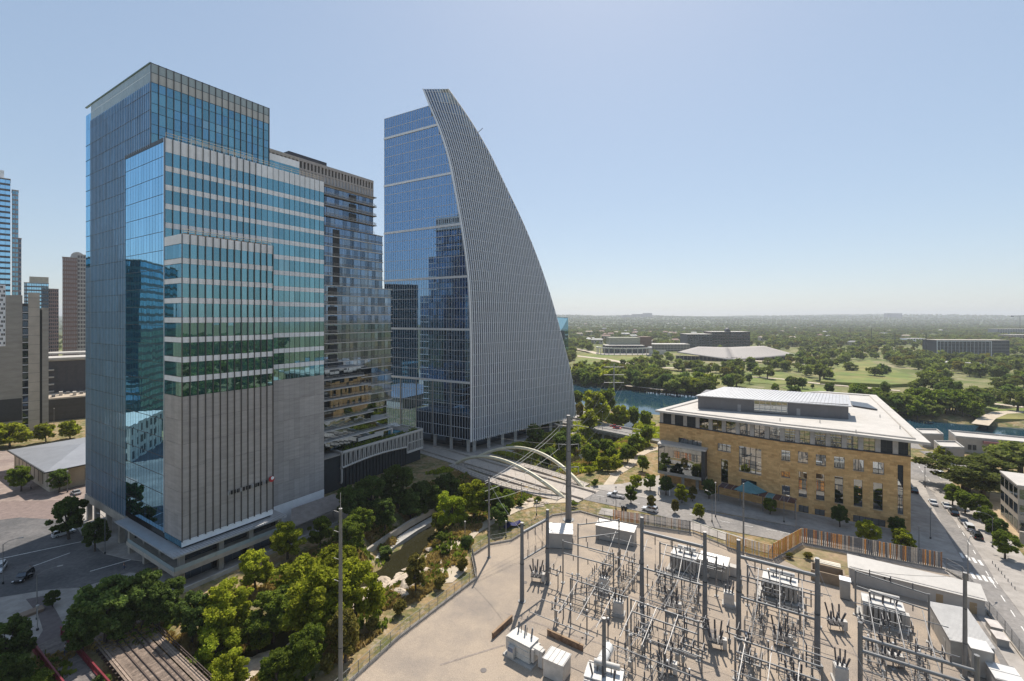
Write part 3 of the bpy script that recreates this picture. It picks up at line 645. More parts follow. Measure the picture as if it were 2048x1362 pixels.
for k in range(12): 
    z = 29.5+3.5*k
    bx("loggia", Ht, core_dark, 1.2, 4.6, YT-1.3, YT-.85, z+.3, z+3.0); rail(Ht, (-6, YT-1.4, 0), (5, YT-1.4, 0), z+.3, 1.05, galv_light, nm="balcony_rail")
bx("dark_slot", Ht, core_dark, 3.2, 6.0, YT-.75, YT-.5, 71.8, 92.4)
# crown
bx("crown_wall", Ht, core_dark, -23.8, 22.1, YT+.2, YT+23.8, 108, 114.2)
for o, t, L, n in (((-24, YT), (1, 0), 46.3, 33), ((22.3, YT), (0, 1), 24, 17)):
    fc = Facade(Ht, o, t)
    fc.box("crown_beam", fin_pink, 0, L, 113.9, 114.9, -.3, .35); fc.box("crown_beam", fin_pink, 0, L, 110.9, 111.5, -.25, .33); fc.box("crown_beam", fin_pink, 0, L, 107.4, 108.2, -.25, .36)
    for k in range(n+1): a = L*k/n; fc.box("crown_fin", fin_pink, max(0, a-.33), min(L, a+.33), 107.9, 114.2, -.3, .3)
    for k in range(n): fc.box("crown_panel", M("crown_panel", (.36, .37, .40), .6), L*k/n+.3, L*(k+1)/n-.3, 108.2, 111, -.1, .08)
bx("plant_room", Ht, M("plant_room", (.07, .065, .075), .6), -8, 7.5, YT+9, YT+20, 114, 119.6)
for x, z0, z1 in ((31.7, 13, 71), (27.1, 72, 93), (23.4, 93.5, 107.5)):
    for y in (YT+6, YT+9.2): bx("white_frame_post", Ht, slab_pale, x, x+.35, y-.2, y+.2, z0, z1)
    for k in range(int((z1-z0)/3.4)): bx("white_frame_rung", Ht, slab_pale, x, x+.35, YT+6.2, YT+9, z0+1+k*3.4, z0+1.5+k*3.4)
# terraces stepping down to the podium
for k, (x1, y0, z0, z1) in enumerate(((13.5, YT-3.6, 38, 41.5), (13, YT-4.4, 34.5, 38), (15.5, YT-5.2, 31, 34.5), (15.5, YT-5.6, 27.5, 31), (15, YT-5.8, 24, 27.5), (16, YT-6.2, 20.5, 24), (24, YT-6.6, 17, 20.5), (24, YT-7.0, 13.2, 17))):
    bx("core", Ht, core_dark, -20, x1-.3, y0+.4, YT+10, z0, z1); fc = Facade(Ht, (-14, y0), (1, 0), HP); fc.glaze(0, x1+14, int((x1+14)/1.9), [(z0+.4, z1-.1)], g_dark, tilt=.004, pr=2)
    fe = Facade(Ht, (x1, y0), (0, 1), HP); fe.glaze(0, 9, 5, [(z0+.4, z1-.1)], g_dark, tilt=.004)
    fw = Facade(Ht, (-14, YT), (0, -1), HP); fw.glaze(0, YT-y0, 3, [(z0+.4, z1-.1)], g_dark)
    bx("terrace_slab", Ht, slab_pale, -14.4, x1+.6, y0-1.0, YT, z1-.12, z1+.22)
    rail(Ht, (-14, y0-.8, 0), (x1+.4, y0-.8, 0), z1+.2, 1.0, galv_light, nm="terrace_rail")
tier(-20, 31, YT+2, YT+26, 13, 26, 30, g_dark, 3.3, .6, slab_pale, pr=0)
bx("pool_pavilion", Ht, slab_pale, 17, 26, 2.6, 8, 15.4, 15.9); bx("pavilion_wall", Ht, slab_pale, 25.4, 26, 2.6, 3.2, 12.6, 15.4); bx("pavilion_wall", Ht, slab_pale, 20.4, 21, 2.6, 3.2, 12.6, 15.4); bx("pavilion_beam", Ht, slab_pale, 9, 21, 2.4, 2.9, 14.2, 15.4)
# podium with a tall screen of slanting concrete fins
bx("podium_core", Ht, core_dark, -14, 39.4, .5, 34, .2, 12.0); bx("podium_deck", Ht, pave, -14.3, 39.7, -.2, 34, 12.0, 12.35)
fin_w = M("fin_white", (.56, .52, .48), .6, var=.05)
pf = Facade(Ht, (0, 0), (1, 0), HP); pe = Facade(Ht, (0, 14), (0, -1), HP); px_ = Facade(Ht, (40, 0), (0, 1), HP)
pf.box("screen_beam", fin_w, 0, 40, 12.5, 13.2, -.1, .5); px_.box("screen_beam", fin_w, 0, 14, 12.5, 13.2, -.1, .5)
lowm = MB()
n = 40
def zl(a): return 7.4+.9*math.sin(math.pi*min(1, a/31)) if a < 31 else 5.2
for k in range(n+1):
    a = 40*k/n; tilt = .22 if k % 2 else -.22
    m = MB(); z0 = zl(a)
    for z, dx in ((z0, 0), (12.6, tilt)):
        for ddx, dy in ((-.13, -.45), (.13, -.45), (.13, .1), (-.13, .1)): m.v.append((a+dx+ddx, dy, z))
    m.f = [(0, 1, 5, 4), (1, 2, 6, 5), (2, 3, 7, 6), (3, 0, 4, 7), (4, 5, 6, 7), (3, 2, 1, 0)]; m.build("screen_fin", fin_w, Ht)
m = MB(); m.path([(a, -.2, zl(a)) for a in np.linspace(0, 30.9, 16)], .38, seg=4); m.build("screen_sill", fin_w, Ht)
pf.box("screen_sill", fin_w, 31, 40, 4.8, 5.6, -.1, .5); pf.box("screen_beam", fin_w, 31, 40, 8.7, 9.1, -.1, .45)
for a0, z0, z1 in ((0, 7.6, 13.2), (0, 2.3, 7.4)):
    for k in range(9): pe.box("screen_fin", fin_w, 14-k*1.7-.28, 14-k*1.7+.28, z0, z1-.4, -.1, .4)
pe.box("screen_beam", fin_w, 0, 14, 12.5, 13.2, -.1, .5); pe.box("screen_beam", fin_w, 0, 14, 7.1, 7.8, -.1, .5); pe.box("screen_beam", fin_w, 0, 14, 1.9, 2.6, -.1, .5)
pf.glaze(.5, 31, 20, [(.3, 4), (4, 8.6)], g_dark, d=-.6, tilt=.004, pr=2); pf.glaze(.5, 39.5, 26, [(8.6, 12.4)], g_dark, d=-.8, tilt=.004)
for k in range(21): pf.box("glass_fin", dark_metal, .5+k*1.525-.12, .5+k*1.525+.12, .3, 7.6, -.6, -.2)
bx("swimming_pool", Ht, M("pool_water", (.05, .28, .36), .05), 24, 34, 6, 11, 12.4, 12.55)
r_ = np.random.default_rng(8); pl_ = []
for cx_, n_ in ((4, 260), (8, 300), (12, 340), (16, 300), (20, 260), (24, 200), (29, 180), (36, 160)): pl_.append(np.stack([cx_+r_.normal(0, 1.1, n_), 1.6+r_.normal(0, .5, n_), 12.6+np.abs(r_.normal(0, .55, n_))], 1))
PLANTS = np.concatenate(pl_)
HP.finish()
umb = thing("parasol", "small white parasol among the pool loungers on the hotel terrace", "parasol", Pc + Vector((UX, UY, 0))*30 + Vector((-UY, UX, 0))*12 + Vector((0, 0, 12.35)), UA, "hotel pool parasols")
cyl("pole", umb, galv_light, (0, 0, 0), (0, 0, 2.4), .05); m = MB()
m.v = [(1.5*math.cos(i*math.pi/4), 1.5*math.sin(i*math.pi/4), 2.1) for i in range(8)]+[(0, 0, 2.75)]; m.f = [(i, (i+1) % 8, 8) for i in range(8)]; m.build("canopy", M("parasol_cloth", (.7, .68, .64), .8), umb)
for k in range(1, 5): dup(umb, umb.location + Vector((UX, UY, 0))*(k*1.9 if k < 4 else 4) + Vector((-UY, UX, 0))*(0 if k < 4 else -3.2), UA)
# ------------------------------------------------------------------ sandstone library
LB = thing("library", "sandstone library with a wide pale overhanging roof and a grey rooftop box across the street", "library", (111.3, 129.8, 0))
LO = Vector((111.3, 129.8, 0)); LK = Vector((84.1, 145.9, 0)); LE = Vector((54.5, 171.7, 0))
sm_, nt, out = nodes("sandstone_blocks"); pr_ = nn(nt, "ShaderNodeBsdfPrincipled"); pr_.inputs["Roughness"].default_value = .85; pr_.inputs["Specular IOR Level"].default_value = .2
tc = nn(nt, "ShaderNodeTexCoord"); br = nn(nt, "ShaderNodeTexBrick"); br.inputs["Scale"].default_value = 1.0; br.inputs["Brick Width"].default_value = 1.5; br.inputs["Row Height"].default_value = .62; br.inputs["Mortar Size"].default_value = .012; br.inputs["Color1"].default_value = (.70, .45, .205, 1); br.inputs["Color2"].default_value = (.52, .305, .125, 1); br.inputs["Mortar"].default_value = (.40, .27, .13, 1); br.offset = .37
nt.links.new(tc.outputs["UV"], br.inputs["Vector"]); nt.links.new(scaled(nt, br.outputs["Color"], maprange(nt, noise(nt, .5, 6, .7), .86, 1.16, .3, .7)), pr_.inputs["Base Color"]); nt.links.new(pr_.outputs[0], out.inputs[0]); sandstone = sm_
g_lib = glass("glass_library", (.62, .66, .68), (.015, .018, .02), .55, .35, wob=.12)
frame_d = M("window_frame_dark", (.045, .045, .045), .5)
def wall_with_holes(name, parent, fc, L, z0, z1, holes, mat, depth=.45):
    """wall sheet along a facade with rectangular openings and their reveals, UV in metres"""
    A = sorted({0, L, *[h[0] for h in holes], *[h[1] for h in holes]}); Z = sorted({z0, z1, *[h[2] for h in holes], *[h[3] for h in holes]})
    V = []; Fs = []; UV = []
    def P(a, z, d): q = fc.o+fc.t*a+fc.n*d; return (q.x, q.y, z)
    def q4(a, b, c, d, uv): n = len(V); V.extend([a, b, c, d]); Fs.append((n, n+1, n+2, n+3)); UV.extend(uv)
    for i in range(len(A)-1):
        for j in range(len(Z)-1):
            ca, cz = (A[i]+A[i+1])/2, (Z[j]+Z[j+1])/2
            if any(h[0] < ca < h[1] and h[2] < cz < h[3] for h in holes): continue
            q4(P(A[i], Z[j], 0), P(A[i+1], Z[j], 0), P(A[i+1], Z[j+1], 0), P(A[i], Z[j+1], 0), [(A[i], Z[j]), (A[i+1], Z[j]), (A[i+1], Z[j+1]), (A[i], Z[j+1])])
    for a0, a1, b0, b1 in holes:
        for (pa, pz), (qa, qz) in (((a0, b0), (a1, b0)), ((a1, b0), (a1, b1)), ((a1, b1), (a0, b1)), ((a0, b1), (a0, b0))):
            q4(P(pa, pz, 0), P(pa, pz, -depth), P(qa, qz, -depth), P(qa, qz, 0), [(pa, pz), (pa+.4, pz), (qa+.4, qz), (qa, qz)])
    me = pymesh(name, V, Fs, mat); uvl = me.uv_layers.new(name="UVMap")
    for i, uv in enumerate(UV): uvl.data[i].uv = uv
    return link(name, me, parent)
def facade_px(fc, x, y, root):           # facade coordinates (distance along, height) of a photo pixel
    o = fc.o+Vector(root.location); k = (x-CX)/F
    a = (k*o.y-o.x)/(fc.t.x-k*fc.t.y); q = o+fc.t*a; return a, H-(y-HY)*q.y/F
wA = Facade(LB, tuple((LK-LO)[:2]), tuple((LO-LK)[:2])); wB = Facade(LB, tuple((LE-LO)[:2]), tuple((LK-LE)[:2])); ZC = 21.1
LA, LBn = (LO-LK).length, (LK-LE).length
def hole(fc, x0, y0, x1, y1):
    a0, zt = facade_px(fc, x0, y0, LB); a1, zb = facade_px(fc, x1, y1, LB); zt2 = facade_px(fc, x1, y0, LB)[1]
    return (a0, a1, zb, zt-.2)
def c7(x, y): return 1560+x/5.2375, 840+y/5.2375
def c6(x, y): return 1290+x/6.81, 820+y/6.81
hA = []; hB = []
for x0, y0, x1, y1 in ((10, 305, 108, 432), (188, 320, 293, 455), (375, 350, 482, 485), (566, 372, 678, 512), (766, 400, 880, 540), (972, 428, 1092, 572), (195, 530, 282, 812), (378, 552, 466, 845), (572, 580, 662, 880), (772, 612, 864, 912), (976, 645, 1076, 950), (1232, 460, 1292, 992), (20, 672, 105, 790), (195, 880, 300, 1000), (365, 920, 470, 1045), (566, 950, 640, 1075), (766, 985, 1104, 1180), (1170, 1060, 1310, 1190), (2, 525, 106, 608)):
    h_ = hole(wA, *c7(x0, y0), *c7(x1, y1)); hA.append((max(h_[0], .35), min(h_[1], LA-.3), max(.15, h_[2]), h_[3]))
for x0, y0, x1, y1 in ((455, 365, 770, 515), (988, 440, 1168, 580), (1035, 655, 1130, 1000), (1278, 478, 1585, 890), (1310, 925, 1520, 1080), (1040, 1120, 1110, 1210)):
    h_ = hole(wB, *c6(x0, y0), *c6(x1, y1)); hB.append((h_[0], h_[1], max(.15, h_[2]), h_[3]))
def clean(hs, L):                         # keep openings apart and inside the wall
    out_ = []
    for h in hs:
        h = (max(h[0], .3), min(h[1], L-.3), h[2], h[3])
        if h[1]-h[0] < .5 or h[3]-h[2] < .5: continue
        out_.append(h)
    return out_
hA = clean(hA, LA); hB = clean(hB, LBn)
for fc, L, hs in ((wA, LA, hA), (wB, LBn, hB)):
    wall_with_holes("wall", LB, fc, L, -.1, ZC, hs, sandstone)
    for a0, a1, z0, z1 in hs:
        w = link("window", cube_mesh(g_lib), LB, fc.m(a0, a1, z0, z1, -.46, -.38, .004))
        fr = MB(); nv = max(1, int(round((a1-a0)/1.6))); nh = max(1, int(round((z1-z0)/2.4)))
        def fb(p0, p1, q0, q1): fr.mbox(fc.m(p0, p1, q0, q1, -.37, -.24))
        for k in range(nv+1): a = a0+(a1-a0)*k/nv; fb(max(a0, a-.06), min(a1, a+.06), z0, z1)
        for k in range(nh+1): zq = z0+(z1-z0)*k/nh; fb(a0, a1, max(z0, zq-.06), min(z1, zq+.06))
        under(fr.build("window_frame", frame_d, LB), w)
        under(fc.box("window_sill", concrete_warm, a0-.05, a1+.05, z0-.12, z0-.01, -.2, .12), w)
    fc.box("cornice", frame_d, -.1 if fc is wA else -.3, L+.05, ZC, ZC+.28, -.4, .22)
    # glazed top storey with pale piers
    npier = 8 if fc is wA else 9; ZT = 25.5
    for k in range(npier):
        a0 = L*k/npier; a1 = L*(k+1)/npier; pw = .32 if fc is wA else .3
        fc.box("pier", M("pier_grey", (.40, .375, .35), .7), a0+.02, a0+(a1-a0)*pw, ZC+.28, ZT, -.6, -.05)
        tw_ = fc.box("top_window", g_lib, a0+(a1-a0)*pw, a1, ZC+.3, ZT, -.5, -.42)
        fr = MB()
        for q in (0, .5, 1): x = a0+(a1-a0)*(pw+(1-pw)*q); fr.mbox(fc.m(x-.05, x+.05, ZC+.3, ZT, -.4, -.3))
        fr.mbox(fc.m(a0+(a1-a0)*pw, a1, ZC+1.5, ZC+1.62, -.4, -.3)); under(fr.build("window_frame", frame_d, LB), tw_)
# other walls, body and roofs
o = Vector(LB.location)
uu = Vector((UX, UY, 0)); back_r = Vector((141, 196, 0)); back_l = Vector((88, 205, 0))
body = MB(); ins = lambda q, c: (q-o+(c-q).normalized()*.6)
cc = Vector((98, 165, 0)); poly = [LO, back_r, back_l, LE, LK]; body.prism([tuple(ins(q, cc)[:2]) for q in poly], 0, 25.4); body.build("core", core_dark, LB)
for a, b_ in ((LO, back_r), (back_l, LE)):
    fc = Facade(LB, tuple((a-o)[:2]), tuple((b_-a)[:2])); L = (b_-a).length; n_ = 8
    hs = [(L*k/n_+2, L*k/n_+4.5, 4, 9) for k in range(n_)]+[(L*k/n_+2, L*k/n_+4.5, 12, 18) for k in range(n_)]
    wall_with_holes("wall", LB, fc, L, -.1, ZC, hs, sandstone)
    for h_ in hs: fc.box("window", g_lib, *h_, -.46, -.38)
    fc.box("top_window", g_lib, .2, L-.2, ZC, 25.5, -.5, -.4)
ZR = 25.6
roof_pts = [gp(1310, 824, ZR), gp(1420, 838, ZR), gp(1560, 856, ZR), gp(1700, 871.5, ZR), gp(1862, 891, ZR), gp(1752, 793, ZR), gp(1640, 785, ZR), gp(1400, 800, ZR)]
rp = MB(); rp.prism([tuple((q-o)[:2]) for q in roof_pts], ZR, ZR+.7); rp.build("roof", roof_white, LB)
cen = sum(roof_pts, Vector())/len(roof_pts); ip = [q.lerp(cen, .085)-o for q in roof_pts]; m = MB()
for a, b_ in zip(ip, ip[1:]+ip[:1]): m.tube((a.x, a.y, ZR+.85), (b_.x, b_.y, ZR+.85), .22, seg=4)
m.build("roof_gutter", M("gutter", (.46, .42, .37), .7), LB)
pa, pb = gp(1396, 817, ZR+.7), gp(1697, 839, ZR+.7); pd = Vector((UX, UY, 0)); ph = Facade(LB, tuple((pa-o)[:2]), tuple((pb-pa)[:2])); PL = (pb-pa).length; grey_clad = M("zinc_cladding", (.15, .145, .15), .5, .2, var=.05, pvar=.05)
pc_, pdd = pb+pd*16, pa+pd*16; m = MB(); m.prism([tuple((q-o)[:2]) for q in (pa, pb, pc_, pdd)], ZR+.7, 31.2); m.build("rooftop_box", grey_clad, LB)
for k in range(24):
    if 9 < k < 15: continue
    ph.box("cladding_panel", grey_clad, PL*k/24+.02, PL*(k+1)/24-.02, ZR+.8, 31.1, 0, .06)
ph.box("terrace_window", g_lib, PL*.40, PL*.62, ZR+1.6, 30.6, .02, .08)
m = MB()
for k in range(7): m.mbox(ph.m(PL*(.40+.22*k/6)-.06, PL*(.40+.22*k/6)+.06, ZR+1.2, 30.7, .06, .35))
for z in (ZR+1.3, ZR+2.2, 29.4, 30.7): m.mbox(ph.m(PL*.40, PL*.62, z-.06, z+.06, .06, .4))
m.build("terrace_frame", M("frame_pale", (.5, .48, .44), .6), LB)
for f_ in (.285, .68): ph.box("roof_door", M("door_grey", (.30, .29, .28), .6), PL*f_, PL*f_+1.1, ZR+.8, ZR+3.2, .02, .1); 
m = MB()
q0, q1 = pa-pd*1.0-(pb-pa).normalized()*.6, pb-pd*1.0+(pb-pa).normalized()*.8; q2, q3 = q1+pd*13, q0.lerp(q1, .16)+pd*14
for q, z in ((q0, 31.3), (q1, 30.9), (q2, 32.7), (q3, 33.2)): m.v.append((q.x-o.x, q.y-o.y, z))
for q, z in ((q0, 31.0), (q1, 30.6), (q2, 32.4), (q3, 32.9)): m.v.append((q.x-o.x, q.y-o.y, z))
m.f = [(0, 1, 2, 3), (7, 6, 5, 4), (0, 4, 5, 1), (1, 5, 6, 2), (2, 6, 7, 3), (3, 7, 4, 0)]; m.build("rooftop_box_roof", pale_metal, LB)
m = MB()
for k in range(44):
    a = q0.lerp(q1, k/43)-o; b_ = q3.lerp(q2, k/43)-o; z0 = 31.33-.4*k/43; m.tube((a.x, a.y, z0), (b_.x, b_.y, z0+1.88), .05, seg=3)
m.build("roof_seams", galv_light, LB)["kind"] = "stuff"
sp = [gp(1705, 812, ZR+1), gp(1755, 820, ZR+1), gp(1735, 808, ZR+1), gp(1700, 803, ZR+1)]
m = MB(); m.prism([tuple((q-o)[:2]) for q in sp], ZR+.9, ZR+1.3); m.build("solar_panel_bed", M("solar_dark", (.06, .065, .075), .3), LB)
m = MB()
for x, y in ((1640, 846), (1712, 866), (1800, 858), (1480, 826), (1560, 842), (1760, 835)): q = gp(x, y, ZR+.7)-o; m.tube((q.x, q.y, ZR+.7), (q.x, q.y, ZR+1.7), .12, seg=6)
m.build("roof_vent", galv_light, LB)["kind"] = "stuff"
# glass reading-room box on the left corner
def c6w(x, y, z): return gp(*c6(x, y), z)
ga = LE - Vector((2.2, 5.5, 0)); gb = LK.lerp(LE, .56)+Vector((-2.0, -2.6, 0)); 
gb_o = Facade(LB, tuple((ga-o)[:2]), tuple((gb-ga)[:2])); GLn = (gb-ga).length; gdp = 5.5
m = MB(); m.mbox(gb_o.m(.2, GLn-.2, 5.2, 14.6, -gdp, -.3)); m.build("reading_room_core", core_dark, LB)
GPN = Panes(LB); gb_o.panes = GPN; gb_o.glaze(.2, GLn-1.2, 9, [(5.4, 8.4), (8.4, 11.4), (11.4, 14.4)], g_lib, tilt=.001, gap=.02); GPN.finish()
gb_o.box("reading_room_roof", roof_white, -.3, GLn+.3, 14.5, 15.1, -gdp-1, .25); gb_o.box("reading_room_soffit", concrete_warm, -.2, GLn+.2, 4.4, 5.4, -gdp, .1)
gb_o.box("reading_room_end", frame_d, GLn-1.2, GLn+.05, 3.0, 14.6, -gdp, .12); gb_o.box("reading_room_end", frame_d, -.1, .2, 5.2, 14.6, -gdp, .1)
for a in (2, GLn*.5, GLn-3): q = gb_o.o+gb_o.t*a-gb_o.n*2.5; bx("reading_room_leg", LB, concrete, q.x-.4, q.x+.4, q.y-.4, q.y+.4, 0, 4.6)
# entrance canopy of dark glass and teal sails
ca, cb = gp(1437, 1003)-o, gp(1590, 1040)-o
cfa = Facade(LB, tuple(ca[:2]), tuple((cb-ca)[:2])); CL = (cb-ca).length; sail = M("teal_sail", (.10, .23, .25), .6); redp = M("dark_red_panel", (.075, .03, .035), .4)
for k in range(11):
    cfa.box("canopy_panel", sail if k in (3, 4, 7) else redp, CL*k/11+.08, CL*(k+1)/11-.08, 4.9, 5.05, -4.2, .3); cfa.box("canopy_beam", galv_light, CL*k/11-.06, CL*k/11+.06, 4.75, 5.1, -4.3, .4)
sv = [cfa.o+cfa.t*(CL*.22)+cfa.n*.2+Vector((0, 0, 5.2)), cfa.o+cfa.t*(CL*.52)+cfa.n*.2+Vector((0, 0, 5.2)), cfa.o+cfa.t*(CL*.62)-cfa.n*4+Vector((0, 0, 5.3)), cfa.o+cfa.t*(CL*.36)-cfa.n*4.2+Vector((0, 0, 7.3))]
m = MB(); m.v = [tuple(q) for q in sv]+[(q.x, q.y, q.z-.12) for q in sv]; m.f = [(0, 1, 2, 3), (7, 6, 5, 4), (0, 4, 5, 1), (1, 5, 6, 2), (2, 6, 7, 3), (3, 7, 4, 0)]; m.build("canopy_sail", sail, LB)
for k in (0, 3, 6, 10): q = cfa.o+cfa.t*(CL*k/10)-cfa.n*.2; bx("canopy_post", LB, galv, q.x-.1, q.x+.1, q.y-.1, q.y+.1, 0, 4.9)
# ------------------------------------------------------------------ arch footbridge road bridge over the creek
bc = Vector((.9, 175.3, 0)); BR = thing("arch_bridge", "pale concrete road bridge with two leaning cream arches over the creek", "bridge", bc)
e1, e2 = Vector((-19.4, 195.8, 0))-bc, Vector((21.4, 159.8, 0))-bc; ed = (e2-e1).normalized(); en = Vector((-ed.y, ed.x, 0))
if en.y > 0: en = -en                       # en points to the viewer's side
cream = M("arch_cream", (.72, .66, .49), .5, var=.05); deck_c = M("deck_concrete", (.43, .38, .33), .85, var=.1, scale=.6)
def ribm(pts, w, z0, z1):
    m = MB(); n = len(pts)
    for q in pts:
        for s_ in (-1, 1):
            c = q+en*w*s_*.5; m.v += [(c.x, c.y, z0), (c.x, c.y, z1)]
    for k in range(n-1):
        a = k*4; b_ = a+4
        for x, y in ((0, 1), (1, 3), (3, 2), (2, 0)): m.f.append((a+x, a+y, b_+y, b_+x))
    m.f += [(0, 2, 3, 1), ((n-1)*4, (n-1)*4+1, (n-1)*4+3, (n-1)*4+2)]
    return m
ext = [e1-ed*26, e1, e1.lerp(e2, .5), e2, e2+ed*6]
ribm(ext, 13.5, -1.2, .12).build("deck", deck_c, BR)
for s_ in (1, -1):
    pts = []; N = 24; m = MB()
    for k in range(N+1):
        t = k/N; hh = 4*t*(1-t); pts.append(e1.lerp(e2, t)+en*s_*(6.0+2.6*hh)+Vector((0, 0, -.4+8.2*hh)))
    m.path(pts, [.78-.18*math.sin(math.pi*k/N) for k in range(N+1)], seg=6); m.build("arch", cream, BR)
    for k in range(3, N-2, 2):
        q = e1.lerp(e2, k/N)+en*s_*6.4; mm = MB(); mm.tube(pts[k], (q.x, q.y, .3), .04, seg=4); mm.build("hanger", galv_light, BR)
    bow = [e1.lerp(e2, k/N)+en*s_*(8.2+2.8*4*(k/N)*(1-k/N)) for k in range(N+1)]; m = MB()
    for k in range(N+1):
        c = bow[k]; i_ = c-en*s_*2.2; o_ = c+en*s_*1.6
        m.v += [(i_.x, i_.y, .25), (o_.x, o_.y, .25), (o_.x, o_.y, -.35), (i_.x, i_.y, -.8)]
    for k in range(N):
        a = k*4
        for x in range(4): m.f.append((a+x, a+(x+1) % 4, a+4+(x+1) % 4, a+4+x))
    m.build("footway", deck_c, BR)
    for off_, nm in ((1.5, "parapet_rail"), (-2.3, "kerb_rail")):
        m = MB()
        for k in range(N+1):
            c = bow[k]+en*s_*off_; m.tube((c.x, c.y, .2), (c.x, c.y, 1.35), .045, seg=4)
            if k < N:
                d = bow[k+1]+en*s_*off_
                for hz in (.75, 1.35): m.tube((c.x, c.y, hz), (d.x, d.y, hz), .05, seg=4)
        m.build(nm, pole_steel, BR)
for s_ in (-3.9, 3.9):
    m = ribm([q+en*s_ for q in ext], .5, .1, .7); m.build("kerb", deck_c, BR)
for q in (e1, e2): bx("abutment", BR, concrete, q.x-8, q.x+8, q.y-3, q.y+3, -6, -1.0, math.atan2(en.y, en.x))
# parkway bridge near the lake
RB = thing("parkway_bridge", "flat concrete parkway bridge crossing the creek mouth by the lake", "bridge", gp(1210, 866)); o = Vector(RB.location); a, b_ = gp(1090, 842)-o, gp(1345, 893)-o; d = (b_-a).normalized(); n_ = Vector((-d.y, d.x, 0))
fc = Facade(RB, tuple(a[:2]), tuple((b_-a)[:2])); L = (b_-a).length
fc.box("deck", asphalt_pale, 0, L, -.9, .25, -15, 0); fc.box("parapet", concrete, 0, L, .2, 1.2, -.3, .1); fc.box("parapet", concrete, 0, L, .2, 1.2, -15.2, -14.8); fc.box("median", concrete, 0, L, .25, .5, -7.7, -7.3)
for k in range(1, 6): fc.box("pier", concrete, L*k/6-.6, L*k/6+.6, -6, -.9, -14, -1)
for k in range(22): fc.box("bracket", concrete, L*k/21-.2, L*k/21+.2, -1.2, -.3, 0, .35)
# ------------------------------------------------------------------ substation
SP3 = Vector((27.0, 96.7, 0)); SE = Vector((.842, -.5395, 0)); SU = Vector((UX, UY, 0)); SRZ = math.atan2(SE.y, SE.x)
def sub(s, t): return SP3+SE*s+SU*t
def inst(parent, p, q, r=.11, mat=None, nm="insulator"):   # ribbed insulator
    p, q = Vector(p), Vector(q); m = MB(); n = max(4, int((q-p).length/.16)); pts = [p.lerp(q, k/(2*n)) for k in range(2*n+1)]
    m.path(pts, [r*(.55 if k % 2 else 1) for k in range(2*n+1)], seg=6); return m.build(nm, mat or porcelain, parent)
def gantry(p, q, zt, zb, zl, label, strings=3, rp=.5):
    d = Vector(q)-Vector(p); g = thing("line_gantry", label, "gantry", p, math.atan2(d.y, d.x), "dead-end gantries of the substation"); L = Vector((d.x, d.y, 0)).length
    for x in (0, L):
        cyl("pole", g, pole_steel, (x, 0, 0), (x, 0, zt), rp, rp*.66, seg=12); cyl("base_plate", g, galv, (x, 0, 0), (x, 0, .15), rp*1.7, seg=8); cyl("pole_cap", g, galv_light, (x, 0, zt), (x, 0, zt+.1), rp*.7, seg=12)
        cyl("flange", g, dark_metal, (x, 0, zt*.48), (x, 0, zt*.48+.15), rp*.95, seg=12)
    bm_ = cyl("beam", g, galv, (0, 0, zb), (L, 0, zb), .34, seg=10); cyl("lower_beam", g, galv, (0, 0, zl), (L, 0, zl), .2, seg=8)
    for k in range(strings):
        x = L*(k+.8)/(strings+.6); under(inst(g, (x, 0, zb-.35), (x, 0, zb-2.0), .13), bm_); cyl("dropper", g, galv_light, (x, 0, zb-2), (x+.25, -.3, zl), .03, seg=4)
        inst(g, (x, 0, zl+.2), (x, 0, zl+1.5), .13)
    return g
gantry(gp(1044, 1203), gp(1095, 1167), 16.6, 14.5, 8.7, "tall steel gantry at the creek side of the substation, leftmost")
gantry(sub(0, 0), sub(12.3, 0), 18.4, 15.5, 8.0, "tall steel gantry in the middle of the substation")
gantry(sub(18.2, 0), sub(30.5, 0), 18.4, 15.4, 7.9, "tall steel gantry before the transformer beside the board fence")
def portal(p, q, zt, zs_, label, r=.17, n=3):
    d = Vector(q)-Vector(p); g = thing("bus_portal", label, "bus frame", p, math.atan2(d.y, d.x), "bus portals of the substation"); L = d.length
    for x in (0, L): cyl("post", g, galv, (x, 0, 0), (x, 0, zt), r, seg=8); bx("footing", g, concrete, x-.4, x+.4, -.4, .4, 0, .2)
    for z in zs_:
        cyl("beam", g, galv, (0, 0, z), (L, 0, z), r*.85, seg=8)
    for k in range(n):
        x = L*(k+.7)/(n+.4); inst(g, (x, 0, zs_[0]+.15), (x, 0, zs_[0]+1.2), .12); inst(g, (x, .2, zs_[-1]-.1), (x, .2, zs_[-1]-1.2), .12)
    return g
portal(gp(1156, 1150), gp(1238, 1138), 12, [11.7, 8.6], "tall slim bus portal behind the pale control cabins")
portal(gp(1126, 1166), gp(1227, 1196), 9.7, [9.4, 6.8], "slim bus portal between the left gantry and middle gantry")
portal(sub(.5, 12), sub(12.5, 12), 8.6, [8.3, 6.0], "bus portal in front of the rear left transformer")
portal(sub(18.5, 12), sub(31, 12), 8.6, [8.3, 6.0], "bus portal in front of the transformer by the board fence")
portal(gp(1711, 1230), gp(1858, 1285), 9.0, [8.8, 5.9], "bus portal in front of the transformer by the white gabled shed")
portal(sub(-12, -9), sub(0, -9), 6.5, [6.3], "low bus portal left of the middle gantry")
portal(sub(1, -10), sub(13, -10), 7.0, [6.8, 4.6], "low bus portal in front of the middle gantry")
portal(sub(19, -11), sub(31, -11), 7.0, [6.8, 4.6], "low bus portal in front of the right gantry")
portal(sub(36.3, -2), sub(50, -2), 10.6, [8.2, 6.0], "heavy bus portal at the right edge of the yard", r=.34)
portal(sub(36.6, -13), sub(50, -13), 7.2, [7, 4.8], "low bus portal at the near right edge of the yard")
